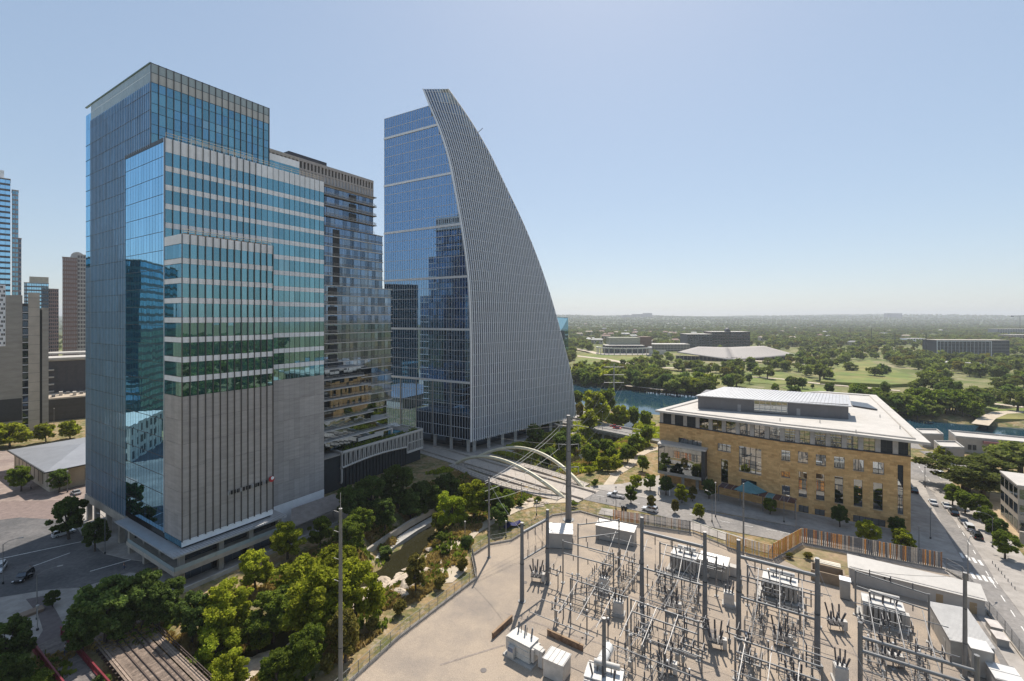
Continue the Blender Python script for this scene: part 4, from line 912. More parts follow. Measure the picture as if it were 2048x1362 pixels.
# circuit breakers
bk = thing("circuit_breaker", "x", "breaker", (0, 0, -50), 0, "circuit breakers of the substation")
for x in (-1, 1):
    for y in (-.6, .6): cyl("leg", bk, galv, (x, y, 0), (x, y, 1.3), .07, seg=5)
bx("frame", bk, galv, -1.2, 1.2, -.75, .75, 1.2, 1.4)
bx("cabinet", bk, equip_white, 1.25, 1.95, -.5, .5, .4, 2.1)
for k in range(3):
    x = -.85+k*.85; cyl("tank", bk, galv_light, (x, -.75, 1.85), (x, .75, 1.85), .36, seg=8)
    for s_ in (-1, 1): inst(bk, (x, .5*s_, 2.1), (x+(k-1)*.35, 1.5*s_, 4.3), .2, porcelain, "bushing")
bkw = thing("tank_breaker", "x", "breaker", (0, 0, -50), 0, "circuit breakers of the substation")
m = MB(); m.prism([(-1.0, -.8), (.7, -.8), (1.0, -.4), (1.0, .4), (.7, .8), (-1.0, .8)], .5, 2.7); m.build("tank", equip_white, bkw); bx("plinth", bkw, concrete, -1.3, 1.3, -1, 1, 0, .5)
bx("tank_top", bkw, M("equipment_bright", (.58, .56, .53), .5), -.9, .8, -.65, .65, 2.7, 2.95)
for k in range(3):
    for s_ in (-1, 1): inst(bkw, (-.6+k*.6, .4*s_, 2.9), (-.6+k*.75, 1.15*s_, 4.8), .17, porcelain, "bushing")
BKS = [("a", 1073, 1163, .3, "breaker with splayed dark bushings beside the leftmost gantry"), ("w", 1237, 1229, .2, "white tank breaker with bushings left of the middle gantry's near pole"), ("w", 1458, 1211, .1, "white tank breaker between the two tall right gantries"), ("a", 1343, 1224, .3, "breaker with splayed bushings inside the middle gantry bay"),
       ("a", 1430, 1296, .2, "breaker with splayed bushings just right of the middle gantry"), ("a", 1560, 1290, .2, "breaker with splayed bushings inside the right gantry bay"), ("a", 1670, 1260, .3, "breaker with splayed bushings just right of the right gantry"), ("w", 1682, 1364, .2, "white tank breaker at the bottom edge right of the right gantry"),
       ("w", 1208, 1180, .1, "white tank breaker under the slim bus portal"), ("a", 1780, 1330, .2, "breaker with splayed bushings in front of the heavy right bus portal"), ("a", 1590, 1392, .2, "breaker with splayed bushings at the bottom edge below the right gantry"), ("a", 1330, 1345, .2, "breaker with splayed bushings near the lying white tank")]
for k, (ty, x, y, rz, lb) in enumerate(BKS):
    dup(bk if ty == "a" else bkw, gp(x, y), SRZ+rz, lb)
def drop(r):
    for c in list(r.children):
        for g in list(c.children): bpy.data.objects.remove(g)
        bpy.data.objects.remove(c)
    bpy.data.objects.remove(r)
drop(bk); drop(bkw)
# disconnect switch stands
sw = thing("disconnect_switch", "x", "switch", (0, 0, -50), 0, "disconnect switch stands of the substation")
for x in (-1.5, 1.5):
    cyl("leg", sw, galv, (x, 0, 0), (x, 0, 3.2), .13, seg=6)
for y in (-.85, .85): bx("rail", sw, galv, -2.1, 2.1, y-.09, y+.09, 3.2, 3.4)
for x in (-1.5, 1.5): bx("cross_rail", sw, galv, x-.1, x+.1, -1.0, 1.0, 3.05, 3.2)
for k in range(3):
    x = -1.7+k*1.7
    for y in (-.85, .85): inst(sw, (x, y, 3.4), (x, y, 4.6), .14)
    cyl("blade", sw, galv_light, (x, -1.1, 4.68), (x, 1.1, 4.68), .06, seg=5)
bx("operating_box", sw, equip_grey, -1.75, -1.25, -.3, .3, .9, 1.7)
SWS = [(1104, 1172, "beside the leftmost gantry's far pole"), (1252, 1145, "behind the slim bus portal near the cabins"), (1390, 1281, "at the foot of the middle gantry"), (1477, 1303, "at the foot of the right gantry's left pole"), (1430, 1165, "near the rear left cabin"), (1612, 1233, "left of the right gantry's right pole"), (1625, 1362, "at the bottom edge below the right gantry"), (1498, 1190, "between the two tall right gantries"), (1205, 1222, "in the left bay behind the white tank breaker"), (1330, 1180, "in the middle bay under the bus portal"), (1545, 1215, "in front of the transformer by the board fence"), (1742, 1275, "in front of the gabled shed's transformer"), (1290, 1300, "in the near middle bay"), (1120, 1245, "behind the front-left transformer"), (1500, 1360, "at the bottom edge between gantries"), (1800, 1290, "under the heavy right bus portal"), (1860, 1345, "beside the ribbed-roof cabin"), (1385, 1340, "in the near bay below the middle gantry")]
for x, y, pl in SWS: dup(sw, gp(x, y), SRZ+random.choice((0, 0, math.pi/2)), "grey disconnect switch stand "+pl)
drop(sw)
# bus support posts with pale caps
bs = thing("bus_support", "x", "bus support", (0, 0, -50), 0, "bus support posts of the substation")
cyl("post", bs, galv, (0, 0, 0), (0, 0, 2.6), .13, seg=6); inst(bs, (0, 0, 2.6), (0, 0, 4.3), .16); cyl("cap", bs, M("cap_white", (.75, .73, .7), .4), (0, 0, 4.3), (0, 0, 4.55), .2, .14, seg=8); bx("footing", bs, concrete, -.35, .35, -.35, .35, 0, .15)
k = 0
ROWN = ("left bay behind the front transformer", "near left bay", "near bay left of the middle gantry", "middle bay below the gantry", "middle bay behind the gantry", "near middle bay", "right bay below the gantry", "right bay behind the gantry", "near right bay", "far right bay by the heavy portal", "far right bay before the transformer", "near far-right bay", "left bay before the cabins", "bottom of the middle bay")
for rw, (s0, t0, n_) in enumerate(((-14, -4, 3), (-13, -14, 3), (-2, -14, 3), (3, -6, 3), (3, 7, 3), (3, -16, 3), (20, -5, 3), (21, 8, 3), (20, -16, 3), (37.5, -7, 3), (38, 6, 3), (38, -18, 3), (-8, 8, 3), (10, -19, 2))):
    for q in range(n_):
        dup(bs, sub(s0+q*3.4, t0), 0, "pale-capped bus support post, %s in the %s" % (("left one", "middle one", "right one")[q], ROWN[rw])); k += 1
drop(bs)
# low ladder frames carrying arresters between the switch rows
lf = thing("arrester_frame", "x", "frame", (0, 0, -50), 0, "arrester frames of the substation")
for x in (-1.6, 1.6):
    for y in (-.7, .7): cyl("leg", lf, galv, (x, y, 0), (x, y, 2.6), .07, seg=5)
for z in (.9, 1.8, 2.6):
    for y in (-.7, .7): cyl("side_rail", lf, galv, (-1.6, y, z), (1.6, y, z), .06, seg=4)
for x in (-1.6, -.5, .5, 1.6): cyl("rung", lf, galv, (x, -.7, 2.6), (x, .7, 2.6), .06, seg=4)
for k in range(3):
    inst(lf, (-1.2+k*1.2, 0, 2.65), (-1.2+k*1.2, 0, 4.1), .13); cyl("jumper", lf, galv_light, (-1.2+k*1.2, 0, 4.1), (-.9+k*1.2, 1.3, 4.9), .035, seg=4)
bx("relay_box", lf, equip_grey, .9, 1.5, -1.05, -.75, .9, 1.9)
for bn_, s0 in (("left", -11.5), ("middle", 2.2), ("right", 20.2), ("far right", 38.2)):
    for rn_, t in (("nearest", -23), ("second", -18.4), ("third", -12.6), ("fourth", -6.8), ("fifth", 2.6), ("sixth", 6.4), ("farthest", 10.2)):
        for sd_, ds in (("left", 0.3), ("right", 6.2)):
            if (bn_ == "left" and t < -8) or (bn_ == "far right" and t < -20): continue
            q = sub(s0+ds+random.uniform(-.6, .6), t+random.uniform(-.5, .5))
            dup(lf, q, SRZ+random.choice((0, 0, math.pi/2)), "low ladder frame with dark arresters, %s row of the %s bay, %s side" % (rn_, bn_, sd_))
drop(lf)
# sloping and level conductor tubes
def tube_thing(p, q, r, lb, mat=None, nm="conductor_tube"):
    p, q = Vector(p), Vector(q); o = MB(); o.tube((0, 0, 0), q-p, r, seg=6); ob = o.build(nm, mat or galv_light); ob.location = p
    tag(ob, lb, "conductor", "bus conductors of the substation"); return ob
TN = ("left", "middle", "right")
v3 = lambda s, t, z: sub(s, t)+Vector((0, 0, z))
for bay, nm in ((-10, "left bay"), (2, "middle bay"), (20.5, "right bay"), (38.5, "far right bay")):
    for q in range(3):
        s = bay+q*3.8
        tube_thing(v3(s, 12, 8.4), v3(s+.4, 4, 5.0), .085, "%s pale sloping conductor tube in the %s of the substation" % (TN[q], nm))
        tube_thing(v3(s+.4, 4, 5.0), v3(s+.4, -8, 5.0), .07, "%s level conductor tube in the %s of the substation" % (TN[q], nm), galv)
        tube_thing(v3(s, -10, 6.9), v3(s-.3, -18, 4.6), .075, "%s sloping conductor tube at the near end of the %s" % (TN[q], nm))
for t, z, rw in ((-16, 4.7, "second"), (7, 4.75, "fourth"), (-5, 4.8, "third"), (14.5, 5.4, "farthest"), (-20.5, 4.6, "nearest")):
    for s0, s1, nm in ((-15, -2, "left"), (1, 14, "middle"), (19, 33, "right"), (36.5, 50, "far right")): tube_thing(v3(s0, t, z), v3(s1, t, z), .08, "%s cross bus tube over the %s bay" % (rw, nm), galv)
# power transformers
def transformer(loc, rz, label, grey=True, L=5.6, Wd=3.0, Ht_=3.6):
    t = thing("power_transformer", label, "transformer", loc, rz, "power transformers of the substation"); mt = equip_grey if grey else equip_white
    bx("plinth", t, concrete, -L*.65, L*.65, -Wd*.95, Wd*.95, 0, .35)
    tk = bx("tank", t, equip_white, -L/2, L/2, -Wd/2, Wd/2, .5, Ht_); bx("tank_cover", t, M("equipment_bright", (.58, .56, .53), .5), -L/2-.1, L/2+.1, -Wd/2-.1, Wd/2+.1, Ht_, Ht_+.18)
    for s_ in (-1, 1):
        for k in range(8):
            x = -L*.46+k*L*.92/7; bx("radiator", t, mt, x-.27, x+.27, s_*(Wd/2+.15), s_*(Wd/2+1.0), .8, Ht_-.1)
        cyl("header_pipe", t, equip_white, (-L*.5, s_*(Wd/2+.6), Ht_-.05), (L*.5, s_*(Wd/2+.6), Ht_-.05), .12, seg=6)
    cyl("conservator", t, equip_white, (-L*.3, Wd*.25, Ht_+1.2), (L*.42, Wd*.25, Ht_+1.2), .45, seg=12)
    for x in (-L*.2, L*.3): bx("conservator_leg", t, equip_white, x-.1, x+.1, Wd*.25-.15, Wd*.25+.15, Ht_, Ht_+.9)
    for k in range(3):
        under(inst(t, (-L*.3+k*L*.3, -Wd*.25, Ht_+.15), (-L*.34+k*L*.34, -Wd*.5, Ht_+2.3), .17, porcelain, "bushing"), tk); under(inst(t, (-L*.2+k*L*.2, Wd*.05, Ht_+.15), (-L*.2+k*L*.2, Wd*.05, Ht_+1.1), .12, porcelain, "low_bushing"), tk)
    bx("control_cabinet", t, equip_white, L/2+.1, L/2+.9, -.8, .6, .6, 2.6)
    return t
transformer(sub(4.3, 19.5), SRZ, "grey-finned power transformer behind the middle gantry near the pale mesh fence")
transformer(sub(24, 19.5), SRZ, "grey-finned power transformer before the golden board fence", L=6.4)
transformer(sub(41.5, 21.0), SRZ, "grey-finned power transformer in front of the white gabled shed", L=6.4)
transformer(gp(1208, 1395), SRZ+.2, "power transformer with a lying white tank at the bottom edge", False)
cyl("oil_drum", thing("oil_tank", "white horizontal cylinder tank behind the near steel mast at the bottom edge", "tank", gp(1208, 1362), 1.05), M("tank_white", (.74, .73, .7), .35), (-2.6, 0, 4.0), (2.6, 0, 4.0), .85, seg=20)
ot = bpy.data.objects["oil_tank"]
for x in (-1.6, 1.6): bx("saddle", ot, galv, x-.15, x+.15, -.5, .5, 0, 3.4)
for x in (-1.2, .9): cyl("band", ot, dark_metal, (x-.06, 0, 4.0), (x+.06, 0, 4.0), .87, seg=20)
# front-left transformer with box
t1 = thing("power_transformer", "cream power transformer with ribbed tank standing alone at the front left of the yard", "transformer", gp(1046, 1313), SRZ-.08, "power transformers of the substation")
cr = M("transformer_cream", (.56, .53, .48), .5, var=.1, scale=1.2)
bx("plinth", t1, concrete, -3.1, 3.1, -1.9, 1.9, 0, .3); bx("tank", t1, cr, -2.3, 2.3, -1.3, 1.3, .4, 3.3); bx("tank_cover", t1, M("transformer_top", (.60, .57, .52), .5, var=.1, scale=2), -2.45, 2.45, -1.45, 1.45, 3.3, 3.45)
for z in (1.2, 2.2, 3.0): bx("stiffener", t1, cr, -2.4, 2.4, -1.42, 1.42, z, z+.14)
for k in range(3): inst(t1, (-1.5+k*1.4, .7, 3.45), (-1.6+k*1.5, .95, 5.1), .17, galv, "bushing"); inst(t1, (-1.2+k*1.2, 1.1, 3.45), (-1.2+k*1.2, 1.3, 4.4), .1, porcelain, "low_bushing")
bx("control_cabinet", t1, equip_white, -1.9, -.6, -2.1, -1.45, .5, 2.3); bx("cabinet_door", t1, M("panel_blue", (.12, .16, .24), .4), -1.8, -.7, -2.14, -2.1, 1.5, 2.2)
for s_ in (-1, 1): bx("radiator", t1, equip_white, s_*2.45, s_*3.0, -1.1, 1.1, .8, 3.0)
bx("throat", t1, equip_white, 2.4, 4.0, -.7, .5, 2.1, 3.1); bx("cable_duct", t1, equip_white, 3.6, 4.5, -.6, .3, .2, 3.0)
# cabinets and cabins
def cabin(loc, rz, L, W_, h, label, roofm, wallm, ribs=14, cat="cabin", slope=.35, door=True, nm="control_cabin"):
    c = thing(nm, label, cat, loc, rz); bx("wall", c, wallm, -L/2, L/2, -W_/2, W_/2, .15, h); bx("skid", c, dark_metal, -L/2+.1, L/2-.1, -W_/2+.1, W_/2-.1, 0, .18)
    m = MB(); m.v = [(-L/2-.12, -W_/2-.12, h+.12), (L/2+.12, -W_/2-.12, h+.12), (L/2+.12, W_/2+.12, h+slope+.13), (-L/2-.12, W_/2+.12, h+slope+.13)]; m.v += [(x, y, z-.1) for x, y, z in m.v]; m.f = [(0, 1, 2, 3), (7, 6, 5, 4), (0, 4, 5, 1), (1, 5, 6, 2), (2, 6, 7, 3), (3, 7, 4, 0)]; m.build("roof", roofm, c)
    for k in range(ribs):
        x = -L/2+L*k/(ribs-1); m = MB(); m.tube((x, -W_/2-.1, h+.14), (x, W_/2+.1, h+slope+.15), .04, seg=4); m.build("roof_rib", galv_light, c)
    if door:
        for x in (-L*.3, L*.25): bx("door", c, equip_grey, x-.5, x+.5, -W_/2-.04, -W_/2, .25, 2.3)
    return c
wall_c = M("cabin_wall", (.36, .34, .31), .6, var=.08); roof_c = M("cabin_roof", (.62, .60, .57), .45, .2, var=.06)
cabin(gp(1120, 1088), SRZ+.45, 6.6, 5.2, 3.9, "pale flat-roofed control cabin below the tall line pole", roof_c, wall_c, 0)
cabin(gp(1232, 1080), SRZ+.12, 10.2, 3.6, 3.7, "long control cabin with ribbed roof by the striped board fence", roof_c, wall_c, 24)
cabin(gp(1428, 1150), SRZ, 6.2, 3.6, 3.6, "short ribbed-roof cabin behind the middle gantry's right pole", roof_c, wall_c, 14)
cabin(gp(1918, 1292), SRZ-1.50, 12.5, 5.6, 3.9, "large ribbed-roof cabin at the right fence of the yard", roof_c, wall_c, 34)
cabin(gp(1114, 1350), SRZ+.02, 3.6, 3.1, 3.1, "plain white metal box beside the front-left transformer", M("box_white", (.56, .53, .49), .5), M("box_side", (.50, .47, .43), .5), 5, "cabinet", .0, False, "equipment_box")
cabin(gp(1957, 1345), SRZ-1.5, 3.0, 2.6, 4.6, "tall pale two-door cabinet against the large ribbed-roof cabin", roof_c, wall_c, 0, "cabinet", .05, True, "equipment_box")
cabin(gp(2010, 1382), SRZ-1.5, 4.4, 3.4, 2.8, "grey louvred generator box in the bottom right corner", roof_c, equip_grey, 3, "cabinet", .05, False, "equipment_box")
cabin(gp(1468, 1152), SRZ, 1.6, 1.3, 2.2, "small white kiosk behind the right gantry", roof_white, equip_white, 0, "cabinet", .05, False, "equipment_box")
cabin(gp(1690, 1196), SRZ, 1.8, 1.6, 4.0, "white firewall cabinet left of the gabled shed's transformer", white_panel, equip_grey, 0, "cabinet", .05, False, "equipment_box")
for x, y, lb in ((1947, 1208, "farthest"), (1957, 1224, "second farthest"), (1988, 1264, "second nearest"), (2000, 1288, "nearest")): cabin(gp(x, y), SRZ-1.5, 2.6, 1.6, 1.5, "low grey ventilation box along the right fence, %s of four" % lb, M("vent_top", (.52, .47, .43), .7), equip_grey, 0, "cabinet", .0, False, "vent_box")
sh = thing("gabled_shed", "long white gabled control shed in front of the striped board fence", "shed", gp(1822, 1184), SRZ-.02)
L, W_ = 22.0, 5.6
bx("wall", sh, M("shed_wall", (.44, .41, .375), .7, var=.06), -L/2, L/2, -W_/2, W_/2, 0, 3.6); m = MB(); m.v = [(-L/2-.3, -W_/2-.5, 3.4), (L/2+.3, -W_/2-.5, 3.4), (L/2+.3, 1.7, 4.5), (-L/2-.3, 1.7, 4.5), (-L/2-.3, W_/2+.5, 3.4), (L/2+.3, W_/2+.5, 3.4)]; m.f = [(0, 1, 2, 3), (3, 2, 5, 4), (0, 3, 4), (1, 5, 2), (0, 4, 5, 1)]; m.build("roof", M("shed_roof", (.52, .485, .44), .55, var=.05, scale=.6), sh)
for x in (4.2, 9.3): bx("door", sh, M("door_tan", (.33, .24, .14), .6), x-.55, x+.55, -W_/2-.05, -W_/2, 0, 2.3)
for x in (-4, -4.9): bx("wall_lamp", sh, dark_metal, x, x+.3, -W_/2-.3, -W_/2, 2.7, 3.1)
# open pit with a concrete box
pt = thing("concrete_vault", "open concrete vault with pale timber covers behind the right gantry", "vault", gp(1655, 1160), SRZ)
for a in ((-3.2, 3.2, -2.0, -1.7), (-3.2, 3.2, 1.7, 2.0), (-3.2, -2.9, -1.7, 1.7), (2.9, 3.2, -1.7, 1.7)): bx("wall", pt, M("vault_wall", (.26, .2, .14), .9), *a, 0, 2.4)
for k in range(3): bx("timber_cover", pt, M("timber_pale", (.62, .57, .47), .8), -2.6, 2.6, 2.2+k*.7, 2.75+k*.7, 2.4, 2.6)
# rusty retaining kerbs round the front transformer
for a, b_, lb in (((985, 1278), (1024, 1242), "left"), ((1095, 1270), (1166, 1303), "right")):
    p, q = gp(*a), gp(*b_); d = q-p; kk = thing("rusty_kerb", "low rusty steel kerb wall on the %s of the front transformer" % lb, "kerb", p, math.atan2(d.y, d.x)); bx("wall", kk, rust, 0, d.length, -.15, .15, 0, 1.1); bx("cap", kk, M("rust_top", (.30, .2, .12), .8), -.05, d.length+.05, -.2, .2, 1.1, 1.18)
# poles and masts
def mast(loc, zt, r0, r1, label, nm="steel_mast", cat="mast", mat=None, tip=0):
    g = thing(nm, label, cat, loc, 0); cyl("shaft", g, mat or galv, (0, 0, 0), (0, 0, zt), r0, r1, seg=12); cyl("base_plate", g, galv, (0, 0, 0), (0, 0, .2), r0*1.8, seg=8)
    for z in (.33, .66): cyl("joint_band", g, dark_metal, (0, 0, zt*z), (0, 0, zt*z+.12), r0*1.02-(r0-r1)*z, seg=12)
    if tip: cyl("lightning_tip", g, galv_light, (0, 0, zt), (0, 0, zt+tip), .05, seg=5)
    cyl("cap", g, galv_light, (0, 0, zt), (0, 0, zt+.06), r1*1.05, seg=12); return g
tp = mast(gp(1137, 1040), 31, .95, .55, "tall thick steel line pole with cross arms behind the pale cabin", "line_pole", "pole", galv)
for z, l in ((29.5, 2.6), (28.0, 2.9), (22.5, 3.0), (15.8, 3.0)):
    for s_ in (-1, 1):
        cyl("cross_arm", tp, galv, (0, 0, z-.3), (s_*l, 0, z), .16, .1, seg=6); inst(tp, (s_*l, 0, z), (s_*l-.2*s_, -.6, z-1.6), .12, galv_light)
mast(gp(978, 1115), 20, .3, .2, "slim steel mast at the creek fence of the substation")
lm = mast(at(681, 1432, 70.0)*1.0-Vector((0, 0, 0)), 31.2, .36, .24, "tall slim steel pole in the near trees left of the yard", tip=2.4); lm.location.z = 0
for z in (30.6, 27.6, 23.5, 20.2): cyl("bracket", lm, galv_light, (0, 0, z), (-1.0, 0, z+.35), .05, seg=5)
mast(gp(1487, 1113), 18.3, .24, .14, "slim steel mast standing behind the golden board fence")
mast(gp(1930, 1356), 17.5, .36, .26, "steel mast in front of the large ribbed-roof cabin at right", mat=galv)
mast(Vector((184/F*73, 73, 0)), 12.8, .38, .3, "dark steel mast at the bottom edge before the lying white tank", mat=pole_steel)
# wires
def wire(p, q, sag, lb, r=.035, nm="overhead_wire"):
    p, q = Vector(p), Vector(q); m = MB(); m.path([p.lerp(q, k/14)-p-Vector((0, 0, sag*4*(k/14)*(1-k/14))) for k in range(15)], r, seg=3); ob = m.build(nm, M("wire_alu", (.34, .34, .34), .5, .4)); ob.location = p; tag(ob, lb, "wire", "overhead wires"); return ob
tpl = Vector(tp.location); mp = Vector((978-CX, 0, 0))/F*116.3; mp = gp(978, 1115)
far_t = at(1228, 775, 300)
for (z, l), an in zip(((29.5, 2.6), (28.0, 2.9), (22.5, 3.0), (15.8, 3.0)), ("top", "second", "third", "lowest")):
    wire(tpl+Vector((-l, 0, z-1.5)), mp+Vector((-1, 0, 19-(29.5-z)*.35)), 1.2, "overhead wire from the line pole's %s arm down to the slim creek mast" % an, .04)
    wire(tpl+Vector((-l, 0, z)), Vector((-16+l, 205, z*.3+2)), .8, "overhead wire from the line pole's %s arm towards the sail tower" % an, .035)
    for s_ in ((-1, 1) if an in ("top", "third") else ()): wire(tpl+Vector((s_*l, 0, z-1.5)), far_t+Vector((s_*6, 0, z*.55-12)), 3.5, "overhead wire from the line pole's %s arm, %s side, to the lakeside pylon" % (an, "left" if s_ < 0 else "right"), .035)
for k, (a, b_) in enumerate(((gp(1044, 1203)+Vector((0, 0, 15)), mp+Vector((0, 0, 19))), (sub(0, 0)+Vector((0, 0, 18)), sub(30.5, 0)+Vector((0, 0, 18))), (sub(30.5, 0)+Vector((0, 0, 18)), gp(1930, 1356)+Vector((0, 0, 17))), (sub(12.3, 0)+Vector((0, 0, 17)), sub(4, -20)+Vector((0, 0, 5))), (sub(30.5, 0)+Vector((0, 0, 17)), sub(38, -14)+Vector((0, 0, 6))), (gp(1095, 1167)+Vector((0, 0, 15)), tpl+Vector((0, 0, 14))))):
    wire(a, b_, .9, ("slack wire from the leftmost gantry to the creek mast", "slack wire along the top of the two tall right gantries", "slack wire from the right gantry to the right-hand mast", "slack wire dropping from the middle gantry to the near bay", "slack wire dropping from the right gantry to the near right bay", "slack wire from the leftmost gantry to the tall line pole")[k])
for s_ in range(3):
    for bay, bn_ in ((1.5, "middle"), (20, "right")): wire(sub(bay+s_*4, 0)+Vector((0, 0, 15)), sub(bay+s_*4, 19)+Vector((0, 0, 5.8)), .5, "%s droop wire from the %s gantry's beam to its transformer" % (TN[s_], bn_), .03)
# ------------------------------------------------------------------ board fence in segments
WOODS = [M("board_orange", (.70, .31, .09), .8, var=.15, scale=3), M("board_gold", (.72, .44, .12), .8, var=.15, scale=3), M("board_grey", (.17, .165, .165), .8, var=.15, scale=3), M("board_brown", (.30, .16, .085), .8, var=.15, scale=3), M("board_pale", (.52, .44, .35), .8, var=.15, scale=3), M("board_rust", (.45, .17, .07), .8, var=.15, scale=3), M("board_blue", (.19, .22, .25), .8, var=.15, scale=3)]
def boards(a, b_, h, palette, step, label, base=0):
    a, b_ = gp(*a), gp(*b_); d = b_-a; f = thing("board_fence", label, "fence", a, math.atan2(d.y, d.x), "segments of the slatted board fence"); n = int(d.length/step)
    for k in range(n):
        hh = h+random.uniform(-.06, .06); y = random.choice((-.03, .03)); bx("board", f, WOODS[random.choice(palette(k/n) if callable(palette) else palette)], k*step+.02, k*step+step*.80, y-.02, y+.03, .25+base, hh)
    for z in (.8, h*.55, h-.15): bx("rail", f, galv, 0, d.length, .06, .12, z, z+.1)
    for k in range(int(d.length/3)+1): bx("post", f, galv, min(k*3, d.length-.1), min(k*3+.12, d.length), .12, .24, 0, h)
    bx("kerb", f, concrete_warm, -.1, d.length+.1, -.15, .25, 0, .3)
boards((1226, 1042), (1384, 1066), 3.3, lambda q: [0, 3, 4, 5] if q < .35 else [2, 2, 6, 4, 3, 4] if q < .9 else [2], .33, "weathered orange and blue-grey board fence segment beside the long cabin")
boards((1452, 1094), (1486, 1106), 3.6, [1, 1, 4], .3, "short golden board fence segment behind the slim mast")
boards((1490, 1107), (1545, 1121), 3.7, [1, 1, 0, 4], .3, "golden board fence segment leading down to the rubble heap")
boards((1547, 1119), (1604, 1086), 4.0, [1, 0, 1, 0], .32, "orange board fence segment rising to the corner")
boards((1604, 1086), (1888, 1139), 4.0, lambda q: [0, 3, 4, 5, 0, 2] if q < .3 else [2, 4, 3, 0, 2, 4], .42, "long striped orange and grey board fence segment in front of the library")
mf = thing("mesh_gate", "pale see-through mesh gate between the board fence segments", "gate", gp(1386, 1066), 0); d = gp(1452, 1093)-gp(1386, 1066); mf.rotation_euler = (0, 0, math.atan2(d.y, d.x)); L = d.length
for k in range(5): cyl("post", mf, galv_light, (L*k/4, 0, 0), (L*k/4, 0, 3.3), .07, seg=6)
cyl("top_rail", mf, M("rail_ivory", (.66, .62, .5), .6), (0, 0, 3.3), (L, 0, 3.3), .12, seg=6); cyl("bottom_rail", mf, galv, (0, 0, .4), (L, 0, .4), .06, seg=6); bx("kerb", mf, concrete_warm, 0, L, -.2, .2, 0, .35)
for k in range(int(L/.28)): cyl("wire_bar", mf, galv_light, (k*.28, 0, .4), (k*.28, 0, 3.3), .018, seg=3)
# mesh fence with concrete kerb along the creek
def meshfence(pts, h, label, nm="mesh_fence", grp=None):
    o = pts[0]; f = thing(nm, label, "fence", o, 0, grp)
    for a, b_ in zip(pts[:-1], pts[1:]):
        d = b_-a; rz = math.atan2(d.y, d.x); fc = Facade(f, tuple((a-o)[:2]), tuple(d[:2])); L = d.length
        fc.box("kerb", concrete_warm, 0, L, -.6, .45, -.2, .2); n = max(1, int(L/2.6)); bars = MB()
        for k in range(n+1): q = fc.o+fc.t*(L*k/n); cyl("post", f, galv, (q.x, q.y, .4), (q.x, q.y, h), .05, seg=5)
        for z in (.55, h*.6, h): a_ = fc.o; b2 = fc.o+fc.t*L; cyl("rail", f, galv, (a_.x, a_.y, z), (b2.x, b2.y, z), .04, seg=5)
        for k in range(int(L/.22)): q = fc.o+fc.t*(k*.22); bars.tube((q.x, q.y, .5), (q.x, q.y, h), .014, seg=3)
        bars.build("mesh", pole_steel, f)["kind"] = "stuff"
    return f
FP = pp((640, 1420), (800, 1274), (953, 1157), (944, 1112), (978, 1090), (1022, 1082), (1076, 1048), (1104, 1032), (1160, 1024), (1226, 1042))
meshfence(FP[:3], 2.5, "long grey mesh fence on a concrete kerb between the yard and the dry slope"); meshfence(FP[2:6], 2.5, "short angled mesh fence beside the slim creek mast"); meshfence(FP[5:], 2.3, "mesh fence on a curved kerb around the tall line pole")
RF = pp((1893, 1142), (1925, 1160), (1965, 1215), (2010, 1270), (2070, 1350), (2110, 1410))
meshfence(RF[:3], 3.0, "dark ornamental fence at the street corner end of the yard"); meshfence(RF[2:], 2.8, "slatted metal fence along the yard's right side by the street")
# ------------------------------------------------------------------ vegetation kit
def quads_mesh(name, C_, S_, mat, seed=0, up=.35, aspect=1.0, vertical=False):
    r = np.random.default_rng(seed); n = len(C_)
    nrm = r.normal(size=(n, 3)); nrm[:, 2] += up*2
    if vertical: nrm[:, 2] *= .15
    nrm /= np.linalg.norm(nrm, axis=1, keepdims=True)
    t = np.cross(nrm, r.normal(size=(n, 3))); t /= np.linalg.norm(t, axis=1, keepdims=True); b_ = np.cross(nrm, t)
    if vertical:
        b_ = np.tile(np.array([[0, 0, 1.]]), (n, 1))+r.normal(size=(n, 3))*.25; t = np.cross(b_, nrm); t /= np.linalg.norm(t, axis=1, keepdims=True)
    s = (np.asarray(S_)*np.ones(n))[:, None]*.5
    bend = nrm*s*.45
    V = np.stack([C_-t*s-b_*s*aspect, C_+t*s-b_*s*aspect*.6-bend, C_+t*s*.8+b_*s*aspect, C_-t*s*.7+b_*s*aspect-bend], 1).reshape(-1, 3)
    me = bpy.data.meshes.new(name); me.vertices.add(4*n); me.vertices.foreach_set("co", V.ravel().astype(np.float32))
    me.loops.add(4*n); me.loops.foreach_set("vertex_index", np.arange(4*n, dtype=np.int32)); me.polygons.add(n)
    me.polygons.foreach_set("loop_start", np.arange(0, 4*n, 4, dtype=np.int32)); me.polygons.foreach_set("loop_total", np.full(n, 4, dtype=np.int32)); me.update(calc_edges=True)
    me.materials.append(mat); return me
